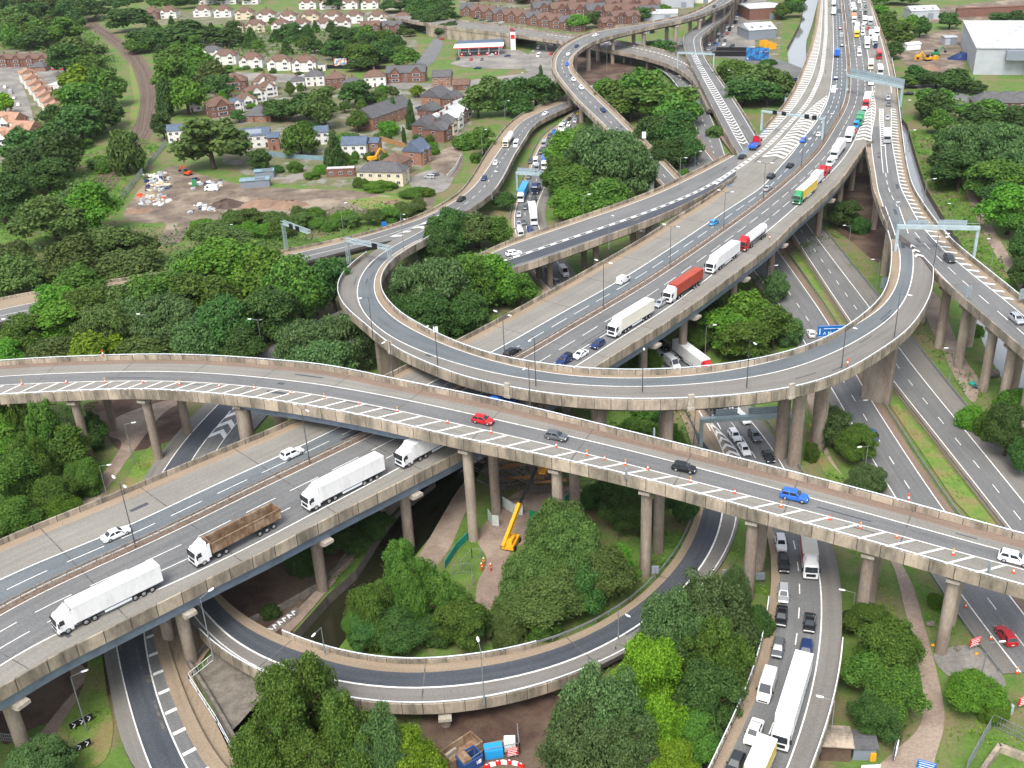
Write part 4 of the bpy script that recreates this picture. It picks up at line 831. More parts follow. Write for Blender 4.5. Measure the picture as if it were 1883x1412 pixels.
def car_body(k):
    L, W, H, zb, hb, a, b, c, d, g = CARS[k]; w = W/2; mb = MB(); rings = []
    for x, top, kw in ((-L/2, zb*.74, .84), (-L/2+.06, zb*.93, .93), (-L/2+.3, zb, .98), (-L*.2, zb, 1), (d-.1, zb, 1), (d+.15, hb*.99, 1), (L/2-.55, hb*.93, .98), (L/2-.16, hb*.82, .92), (L/2-.02, hb*.66, .84), (L/2, hb*.52, .8)):
        ww = w*kw; lo = g+(.12 if abs(x) > L/2-.1 else 0)
        half = [(ww*.9, lo), (ww, lo+.16), (ww*1.0, (lo+top)/2+.05), (ww*.955, top-.06), (ww*.86, top), (ww*.4, top+.03)]
        rings.append([(x, y, z) for y, z in half]+[(x, -y, z) for y, z in reversed(half)])
    mb.ring(rings, 0, True, True, False)
    wb, wt = w*.9, w*.73
    def gh(z, x0, x1, ww): return [(x0, -ww*.95, z), (x0+.05, -ww, z), (x1-.1, -ww, z), (x1, -ww*.86, z), (x1, ww*.86, z), (x1-.1, ww, z), (x0+.05, ww, z), (x0, ww*.95, z)]
    mb.ring([gh(zb-.05, a, d, wb), gh(H-.07, b, c, wt), gh(H-.02, b+.08, c-.1, wt*.94), gh(H, b+.25, c-.3, wt*.8)], 0, True, True, False)
    return mb
def lerp(p, q, t): return tuple(p[i]+(q[i]-p[i])*t for i in range(3))
def car_glass(k):
    L, W, H, zb, hb, a, b, c, d, g = CARS[k]; w = W/2; wb, wt = w*.9, w*.73; e = .012; z0, z1 = zb-.05, H-.07; out = {}
    def quad(p, q, r, s, n):   # bottom edge p-q, top edge s-r, pushed out along n
        m = MB(); P = [lerp(lerp(p, s, .16), lerp(q, r, .16), .05), lerp(lerp(p, s, .16), lerp(q, r, .16), .95), lerp(lerp(p, s, .93), lerp(q, r, .93), .95), lerp(lerp(p, s, .93), lerp(q, r, .93), .05)]
        m.face([tuple(v[i]+n[i]*e for i in range(3)) for v in P]); return m
    out['windscreen'] = [quad((d, -wb*.86, z0), (d, wb*.86, z0), (c, wt*.86, z1), (c, -wt*.86, z1), (1, 0, .9))]
    out['rear_window'] = [quad((a, wb*.95, z0), (a, -wb*.95, z0), (b, -wt*.95, z1), (b, wt*.95, z1), (-1, 0, .6))]
    sw = []
    for sg in (1, -1):
        for t0, t1 in ((.02, .46), (.5, .97)):
            xa, xb = a+.05, d-.1; ya, yb = b+.05, c-.1
            q = quad((xa+(xb-xa)*t1, wb*sg, z0), (xa+(xb-xa)*t0, wb*sg, z0), (ya+(yb-ya)*t0, wt*sg, z1), (ya+(yb-ya)*t1, wt*sg, z1), (0, sg, .3))
            if sg < 0: q.f = [tuple(reversed(f)) for f in q.f]
            sw.append(q)
    out['side_window'] = sw; return out
def wheel_mb(x, y, r, wd):
    m = MB(); sg = 1 if y > 0 else -1
    m.lathe((x, y, r), [(r*.7, -wd/2*sg), (r*.96, -wd/2*sg), (r, -wd*.35*sg), (r, wd*.35*sg), (r*.96, wd/2*sg), (r*.66, wd/2*sg)], 16, 0, 1); return m
def rim_mb(x, y, r, wd):
    m = MB(); sg = 1 if y > 0 else -1; m.lathe((x, y+sg*wd/2, r), [(r*.64, -.02*sg), (r*.6, .012*sg), (r*.2, .02*sg)], 10, 0, 1); return m
def slot(o, m): o.material_slots[0].link = 'OBJECT'; o.material_slots[0].material = m
PROTO = {}
MDATA = {}
def pmesh(key, fn, name, m):
    if key not in MDATA: MDATA[key] = fn().data(name, m)
    return MDATA[key]
def child(root, name, data):
    o = bpy.data.objects.new(name, data); COL.objects.link(o); o.parent = root; return o
def car_parts(root, kind, col):
    L, W, H, zb, hb, a, b, c, d, g = CARS[kind]; w = W/2
    o = child(root, 'body', pmesh((kind, 'body'), lambda: car_body(kind), 'body', TRIM)); slot(o, PC[col])
    for nm, ms in car_glass(kind).items():
        for i, m in enumerate(ms): child(o if nm != 'x' else root, nm, pmesh((kind, nm, i), lambda: m, nm, GLASS))
    r = .33 if kind != 'suv' else .37
    for x in (-L*.29, L*.31):
        for sg in (1, -1):
            y = sg*(w-.1); ww = child(root, 'wheel', pmesh((kind, 'wheel', x, sg), lambda: wheel_mb(x, y, r, .23), 'wheel', TYRE)); child(ww, 'rim', pmesh((kind, 'rim', x, sg), lambda: rim_mb(x, y, r, .23), 'rim', RIM))
    def bx(cx, cy, cz, sx, sy, sz):
        m = MB(); m.box((cx, cy, cz), (sx, sy, sz)); return m
    for sg in (1, -1):
        child(root, 'headlight', pmesh((kind, 'hl', sg), lambda: bx(L/2-.13, sg*w*.66, hb*.64, .2, .36, .13), 'headlight', HEADL))
        child(root, 'tail_light', pmesh((kind, 'tl', sg), lambda: bx(-L/2+.06, sg*w*.7, zb*.68, .12, .32, .2), 'tail_light', TAILL))
        child(root, 'wing_mirror', pmesh((kind, 'wm', sg), lambda: bx(d-.35, sg*(w+.06), zb-.02, .16, .2, .14), 'wing_mirror', TRIM))
    child(root, 'grille', pmesh((kind, 'gr'), lambda: bx(L/2-.02, 0, hb*.34, .06, w*1.1, .2), 'grille', TRIM)); child(root, 'number_plate', pmesh((kind, 'np'), lambda: bx(-L/2-.005, 0, zb*.5, .04, .5, .12), 'number_plate', PLATE))
def van_parts(root, kind, col):
    L, W, H, hood, big = (5.6, 2.04, 2.4, 1.1, True) if kind == 'van' else (4.4, 1.84, 1.86, 1.0, False); w = W/2
    def body():
        mb = MB(); rings = []; x1 = L/2
        for x, top, kw in ((-L/2, H*.96, .93), (-L/2+.12, H, .98), (0, H, 1), (x1-2.05, H, 1), (x1-1.75, H*.985, .99), (x1-.95, hood+.1, .98), (x1-.25, hood*.88, .94), (x1, hood*.6, .84)):
            ww = w*kw; half = [(ww*.92, .24), (ww, .4), (ww, min(1.0, top*.8)), (ww*(.9 if top > 1.5 else .97), top-.12), (ww*(.78 if top > 1.5 else .88), top)]
            rings.append([(x, y, z) for y, z in half]+[(x, -y, z) for y, z in reversed(half)])
        mb.ring(rings, 0, True, True, False); return mb
    o = child(root, 'body', pmesh((kind, 'body'), body, 'body', TRIM)); slot(o, PC[col]); x1 = L/2
    def ws():
        m = MB(); m.face([(x1-.98+.03, -w*.78, hood+.16), (x1-.98+.03, w*.78, hood+.16), (x1-1.7+.03, w*.72, H*.95), (x1-1.7+.03, -w*.72, H*.95)]); return m
    child(o, 'windscreen', pmesh((kind, 'ws'), ws, 'windscreen', GLASS))
    for sg in (1, -1):
        def sw():
            m = MB(); q = [(x1-1.15, sg*(w*.985), hood+.12), (x1-2.0, sg*(w*.985), hood+.12), (x1-2.0, sg*(w*.945), H*.86), (x1-1.6, sg*w*.945, H*.86)]; m.face(q if sg > 0 else q[::-1]); return m
        child(o, 'side_window', pmesh((kind, 'sw', sg), sw, 'side_window', GLASS))
        for x in (-L*.3, L*.31):
            y = sg*(w-.12); ww = child(root, 'wheel', pmesh((kind, 'wheel', x, sg), lambda: wheel_mb(x, y, .35, .24), 'wheel', TYRE)); child(ww, 'rim', pmesh((kind, 'rim', x, sg), lambda: rim_mb(x, y, .35, .24), 'rim', RIM))
        def bx(cx, cy, cz, sx, sy, sz):
            m = MB(); m.box((cx, cy, cz), (sx, sy, sz)); return m
        child(root, 'headlight', pmesh((kind, 'hl', sg), lambda: bx(L/2-.14, sg*w*.7, .72, .2, .3, .22), 'headlight', HEADL)); child(root, 'tail_light', pmesh((kind, 'tl', sg), lambda: bx(-L/2+.02, sg*w*.86, 1.0, .1, .14, .5), 'tail_light', TAILL)); child(root, 'wing_mirror', pmesh((kind, 'wm', sg), lambda: bx(x1-1.25, sg*(w+.12), hood+.15, .16, .22, .32), 'wing_mirror', TRIM))
    child(root, 'grille', pmesh((kind, 'gr'), lambda: bx(L/2-.03, 0, .42, .1, w*1.3, .24), 'grille', TRIM))
def pickup_parts(root, kind, col):
    car_parts(root, 'suv', col)
    def bed():
        m = MB(); m.box((-1.5, 0, 1.02), (1.5, 1.5, .66)); return m
    child(root, 'load_cover', pmesh((kind, 'bed'), bed, 'load_cover', TRIM))
def far_car(kind):
    """a car too small in view for parts: body, glass and tyres in one mesh"""
    m = car_body(kind) if kind in CARS else None
    if m is None:
        m = MB(); L, W, H = (5.6, 2.04, 2.4); m.box((-.5, 0, .3), (4.5, W, H-.3), 0, 0, (.98, .86)); m.box((2.1, 0, .3), (1.2, W*.95, .85), 0, 0, (.9, .9)); m.face([(1.79, -.8, 1.25), (1.79, .8, 1.25), (1.76, .75, 2.1), (1.76, -.75, 2.1)], 1)
        for sg in (1, -1): m.box((1.2, sg*.99, 1.3), (.8, .06, .7), 1)
    else:
        L, W = CARS[kind][:2]
        for ms in car_glass(kind).values():
            for q in ms: m.mesh(q.v, q.f, 1)
    for x in (-L*.29, L*.31):
        for sg in (1, -1): m.lathe((x, sg*(W/2-.1), .33), [(.33, -.12*sg), (.33, .12*sg)], 8, 2, 1)
    return m
# ---- lorries; x forward, origin under the middle of the whole vehicle
def cab_parts(root, x0, col, defl=True, key='', sleeper=True):
    """tractor cab whose front is at x0"""
    W = 2.48; w = W/2; Lc = 2.25
    def body():
        m = MB(); rings = []
        for z, xf, xr, ww in ((.45, x0-.02, x0-Lc, w*.97), (.9, x0, x0-Lc, w), (1.75, x0-.02, x0-Lc, w), (2.75, x0-.2, x0-Lc, w*.97), (3.05, x0-.42, x0-Lc+.02, w*.93), (3.12, x0-.7, x0-Lc+.1, w*.85)):
            rings.append([(xr, -ww, z), (xf-.22, -ww, z), (xf, -ww*.82, z), (xf+.03, 0, z), (xf, ww*.82, z), (xf-.22, ww, z), (xr, ww, z)])
        m.ring(rings, 0, True, True, False)
        if defl:
            m.ring([[(x0-.62, -w*.72, 3.1), (x0-.62, w*.72, 3.1), (x0-Lc+.05, w*.92, 3.08), (x0-Lc+.05, -w*.92, 3.08)], [(x0-1.35, -w*.62, 3.62), (x0-1.35, w*.62, 3.62), (x0-Lc, w*.9, 3.6), (x0-Lc, -w*.9, 3.6)], [(x0-1.75, -w*.6, 3.86), (x0-1.75, w*.6, 3.86), (x0-Lc-.02, w*.86, 3.92), (x0-Lc-.02, -w*.86, 3.92)]], 0, True, True, False)
        for sg in (1, -1): m.box((x0-Lc-.25, sg*(w-.04), 1.0), (.5, .06, 2.5 if defl else 1.6), 0)
        return m
    o = child(root, 'cab', pmesh(('cab', x0, defl), body, 'cab', TRIM)); slot(o, PC[col])
    def ws():
        m = MB(); m.face([(x0+.028, -w*.8, 1.75), (x0+.028, w*.8, 1.75), (x0-.16, w*.78, 2.62), (x0-.16, -w*.78, 2.62)]); m.face([(x0+.06, 0, 1.75), (x0+.06, .01, 1.75), (x0-.12, .01, 2.62), (x0-.12, 0, 2.62)]); return m
    def ws2():
        m = MB(); m.ring([[(x0+.01, -w*.82, 1.78), (x0+.055, 0, 1.78), (x0+.01, w*.82, 1.78)], [(x0-.155, -w*.79, 2.66), (x0-.115, 0, 2.66), (x0-.155, w*.79, 2.66)]], 0, False, False, False); return m
    child(o, 'windscreen', pmesh(('cabws', x0), ws2, 'windscreen', GLASS))
    def bx(cx, cy, cz, sx, sy, sz, tp=None):
        m = MB(); m.box((cx, cy, cz), (sx, sy, sz), 0, 0, tp); return m
    for sg in (1, -1):
        child(o, 'side_window', pmesh(('cabsw', x0, sg), lambda: bx(x0-.78, sg*(w*.985+.004), 1.85, .8, .03, .78, (.8, 1)), 'side_window', GLASS)); child(o, 'wing_mirror', pmesh(('cabwm', x0, sg), lambda: bx(x0-.2, sg*(w+.16), 1.75, .12, .3, .75), 'wing_mirror', TRIM)); child(o, 'headlight', pmesh(('cabhl', x0, sg), lambda: bx(x0-.01, sg*w*.78, .62, .1, .42, .26), 'headlight', HEADL))
        child(o, 'step', pmesh(('cabst', x0, sg), lambda: bx(x0-.5, sg*(w*.985+.01), .4, .7, .05, .4), 'step', TRIM))
    child(o, 'grille', pmesh(('cabgr', x0), lambda: bx(x0+.02, 0, .95, .06, w*1.25, .55), 'grille', TRIM)); child(o, 'bumper', pmesh(('cabbu', x0), lambda: bx(x0+.01, 0, .32, .12, w*1.9, .25), 'bumper', CHASSIS)); child(o, 'sun_visor', pmesh(('cabsv', x0), lambda: bx(x0-.02, 0, 2.68, .3, w*1.5, .05), 'sun_visor', TRIM)); child(o, 'roof_hatch', pmesh(('cabrh', x0), lambda: bx(x0-1.05, 0, 3.1, .5, .6, .05 if not defl else .04), 'roof_hatch', TRIM))
def axle(root, x, r=.5, key=''):
    for sg in (1, -1):
        y = sg*1.07; ww = child(root, 'wheel', pmesh(('lw', x, sg, r), lambda: wheel_mb(x, y, r, .34), 'wheel', TYRE)); child(ww, 'rim', pmesh(('lr', x, sg, r), lambda: rim_mb(x, y, r, .34), 'rim', RIM))
def lorry_parts(root, kind, col):
    """artic kinds: box trailer, curtain trailer, container, tipper, tanker; rigid: box body on one chassis"""
    base, _, tcol = kind.partition(':'); artic = base in ('artic', 'tipper', 'container', 'tanker')
    L = 16.2 if artic else 8.5; xf = L/2; tm = {'': TRAIL, 'cream': CREAMT}.get(tcol) or PC[tcol]
    def bx(*a):
        m = MB(); m.box(*a); return m
    cab_parts(root, xf, col, base not in ('tipper', 'tanker', 'flat') or True)
    axle(root, xf-1.35); xt = xf-2.45; t0 = -xf; tl = xt-t0-.1 if artic else xt-t0; xm = t0+tl/2
    child(root, 'chassis', pmesh((base, 'ch'), lambda: bx(((t0+xf-.8)/2, 0, .7), (L-1.0, .95, .42)), 'chassis', CHASSIS))
    if artic:
        axle(root, xf-4.0); axle(root, xf-5.3, .48)
        for k in (1.9, 3.25, 4.6): axle(root, t0+k, .48)
    else: axle(root, t0+1.7); 
    if base in ('artic', 'box'):
        h0 = 1.15; H = 4.0 if artic else 3.7
        def tb():
            m = MB(); m.box((xm, 0, h0), (tl, 2.52, H-h0)); return m
        t = child(root, 'trailer' if artic else 'box_body', pmesh((base, 'trailer', tcol), tb, 'trailer', tm))
        if tcol in ('yellow', 'cream', 'red'): child(t, 'trailer_roof', pmesh((base, 'roof', tcol), lambda: bx((xm, 0, H), (tl-.04, 2.48, .03)), 'trailer_roof', TRAIL if tcol == 'yellow' else CREAMT))
        for sg in (1, -1):
            child(t, 'edge_rail', pmesh((base, 'rail', sg), lambda: bx((xm, sg*1.255, H-.1), (tl, .05, .12)), 'edge_rail', RAIL))
            if artic: child(t, 'side_guard', pmesh((base, 'sg', sg), lambda: bx((xm+.4, sg*1.2, .55), (4.2, .05, .4)), 'side_guard', RAIL))
        def seams():
            m = MB()
            for k in range(1, int(tl/1.22)):
                for sg in (1, -1): m.box((t0+k*1.22, sg*1.262, h0+.1), (.02, .008, H-h0-.25))
            for k in range(1, 4): m.box((t0+tl*k/4, 0, H), (.04, 2.4, .012))
            m.box((xm, 1.26, h0), (tl, .03, .16)); m.box((xm, -1.26, h0), (tl, .03, .16)); return m
        child(t, 'panel_seam', pmesh((base, 'seam'), seams, 'panel_seam', SEAM))
        child(t, 'rear_door', pmesh((base, 'rd'), lambda: bx((t0-.02, 0, h0+.05), (.04, 2.4, H-h0-.12)), 'rear_door', RAIL))
        child(t, 'tail_light', pmesh((base, 'tl'), lambda: bx((t0-.02, 0, .85), (.1, 2.3, .16)), 'tail_light', TAILL))
    elif base == 'container':
        def cb():
            m = MB(); m.box((xm-.3, 0, 1.35), (tl-.7, 2.4, 2.6)); n = 46; dx = (tl-.7)/n
            for i in range(n):
                if i % 2 == 0:
                    for sg in (1, -1): m.box((t0+.05+dx*(i+.5), sg*1.21, 1.5), (dx*.9, .06, 2.25))
            return m
        t = child(root, 'container', pmesh((base, 'c'), cb, 'container', CONTAIN)); child(t, 'door_bars', pmesh((base, 'db'), lambda: bx((t0-.0, 0, 1.5), (.05, 1.6, 2.3)), 'door_bars', CONTAIN)); child(root, 'trailer_bed', pmesh((base, 'bed'), lambda: bx((xm-.3, 0, 1.13), (tl-.6, 2.3, .2)), 'trailer_bed', CHASSIS))
    elif base == 'tipper':
        def body():
            m = MB(); a, b = t0+.2, xt-.5; h0, H = 1.35, 3.3; o = 1.24; i = 1.14
            m.box(((a+b)/2, 0, h0), (b-a, 2*o, .12))
            for sg in (1, -1):
                m.box(((a+b)/2, sg*(o-.05), h0), (b-a, .1, H-h0)); n = 17
                for k in range(n): m.box((a+.2+(b-a-.4)*k/(n-1), sg*(o+.05), h0+.1), (.16, .1, H-h0-.1))
                m.box(((a+b)/2, sg*(o+.04), H-.12), (b-a, .16, .16))
            m.box((a+.06, 0, h0), (.12, 2*o, H-h0)); m.box((b-.06, 0, h0), (.12, 2*o, H-h0+.25)); return m
        t = child(root, 'tipping_body', pmesh((base, 'tb'), body, 'tipping_body', RUSTY))
        def load():
            m = MB(); m.box(((t0+xt)/2-.15, 0, 1.48), (tl-.9, 2.2, .35)); return m
        child(t, 'load_floor', pmesh((base, 'ld'), load, 'load_floor', EARTH)); child(root, 'trailer_bed', pmesh((base, 'bed'), lambda: bx((xm-.3, 0, 1.12), (tl-.9, 1.6, .22)), 'trailer_bed', CHASSIS))
    elif base == 'tanker':
        def tk():
            m = MB(); m.lathe((t0+.4, 0, 2.35), [(.05, 0), (.8, .08), (1.2, .45), (1.22, tl-1.3), (.8, tl-.95), (.05, tl-.85)], 20, 0, 0)
            for k in np.linspace(1.2, tl-1.8, 6): m.lathe((t0+.4, 0, 2.35), [(1.2, k), (1.27, k), (1.27, k+.1), (1.2, k+.1)], 20, 0, 0)
            return m
        t = child(root, 'tank', pmesh((base, 'tk'), tk, 'tank', TRAIL)); child(t, 'walkway', pmesh((base, 'wk'), lambda: bx((xm, 0, 3.58), (tl*.6, .7, .12)), 'walkway', RAIL)); child(root, 'trailer_bed', pmesh((base, 'bed'), lambda: bx((xm-.3, 0, .95), (tl-.9, 1.2, .3)), 'trailer_bed', CHASSIS))
    elif base == 'flat':
        def fb():
            m = MB(); m.box((xm, 0, 1.1), (tl, 2.45, .14))
            for sg in (1, -1): m.box((xm, sg*1.2, 1.24), (tl, .06, .8))
            m.box((t0+.03, 0, 1.24), (.06, 2.4, .8)); m.box((xm, 0, 1.24), (tl-.3, 2.2, .5)); return m
        child(root, 'load_bed', pmesh((base, 'fb', tcol), fb, 'load_bed', tm))
def coach_mb(L, W, H):
    m = MB(); m.box((0, 0, .4), (L, W, H-.4), 0, 0, (.98, .93))
    for sg in (1, -1): m.box((0, sg*W*.49, H*.5), (L*.9, .1, H*.28), 1)
    m.box((L/2-.04, 0, H*.4), (.12, W*.86, H*.4), 1)
    for x in (-L*.3, L*.33):
        for sg in (1, -1): m.lathe((x, sg*(W/2-.15), .5), [(.5, -.18*sg), (.5, .18*sg)], 10, 2, 1)
    return m
def far_lorry(kind, col):
    base, _, tcol = kind.partition(':'); artic = base in ('artic', 'tanker', 'container'); L = 15.5 if artic else 8.5; m = MB(); xf = L/2; tl = L-2.6
    m.box((xf-1.1, 0, .5), (2.2, 2.45, 2.6), 0, 0, (.9, .94)); m.box((xf-1.5, 0, 3.1), (1.3, 2.2, .6), 0, 0, (.6, .9)); m.box((xf+.0, 0, 1.75), (.06, 2.1, .9), 1); m.box((xf-.8, 0, 1.85), (.8, 2.5, .75), 1)
    m.box((-xf+tl/2, 0, 1.1), (tl, 2.5, 2.85), 3); m.box((0, 0, .6), (L-1.5, 1.0, .5), 2)
    for x in [xf-1.4, -xf+1.8]+([-xf+3.2, xf-4.4] if artic else []):
        for sg in (1, -1): m.lathe((x, sg*1.07, .5), [(.5, -.16*sg), (.5, .16*sg)], 10, 2, 1)
    return m
CATS = {'van': 'van', 'minivan': 'van', 'pickup': 'pickup truck', 'coach': 'coach'}
def vehicle(px, py, road, fwd, kind, col, label, group=None, near=None, rz=None, z=0.0):
    base = kind.partition(':')[0]; lorry = base in ('artic', 'box', 'tipper', 'container', 'tanker', 'flat')
    if road:
        r = ROADS[road]; s, d = r.sd(px, py, 1.5 if lorry else .7); p = r.pt(s, d, .02); ang = r.ang(s)+(0 if fwd > 0 else math.pi)
    else: p = at(px, py, z+.7); p[2] = z; ang = rz
    dist = depth(p); near = dist < 330 if near is None else near
    name = {'van': 'panel_van', 'minivan': 'small_van', 'pickup': 'pickup_truck', 'coach': 'coach', 'artic': 'articulated_lorry', 'box': 'box_lorry', 'tipper': 'tipper_lorry', 'container': 'container_lorry', 'tanker': 'tanker_lorry', 'flat': 'flatbed_lorry'}.get(base, 'car')
    cat = 'lorry' if lorry else CATS.get(base, 'car'); key = (kind, col, near)
    if near or base in ('tipper', 'tanker', 'flat'):
        if key in PROTO:
            o = dup(PROTO[key]); o.location = tuple(map(float, p)); o.rotation_euler = (0, 0, ang); tag(o, label, cat, group, pos=(px, py))
        else:
            o = bpy.data.objects.new(name, None); COL.objects.link(o); o.empty_display_size = .5; o.location = tuple(map(float, p)); o.rotation_euler = (0, 0, ang); tag(o, label, cat, group, pos=(px, py))
            if lorry: lorry_parts(o, kind, col)
            elif base in ('van', 'minivan'): van_parts(o, base, col)
            elif base == 'pickup': pickup_parts(o, base, col)
            else: car_parts(o, base, col)
            PROTO[key] = o
    else:
        k2 = (kind, 'far')
        if k2 not in MDATA:
            if base == 'coach': MDATA[k2] = coach_mb(11, 2.5, 3.4).data(name, [TRIM, GLASS, TYRE])
            elif lorry:
                tcol = kind.partition(':')[2]; MDATA[k2] = far_lorry(kind, col).data(name, [TRIM, GLASS, TYRE, {'': TRAIL, 'cream': CREAMT}.get(tcol) or PC[tcol]])
            else: MDATA[k2] = far_car({'pickup': 'suv'}.get(base, base)).data(name, [TRIM, GLASS, TYRE])
        o = bpy.data.objects.new(name, MDATA[k2]); COL.objects.link(o); slot(o, PC[col]); o.location = tuple(map(float, p)); o.rotation_euler = (0, 0, ang); tag(o, label, cat, group, pos=(px, py))
    return o

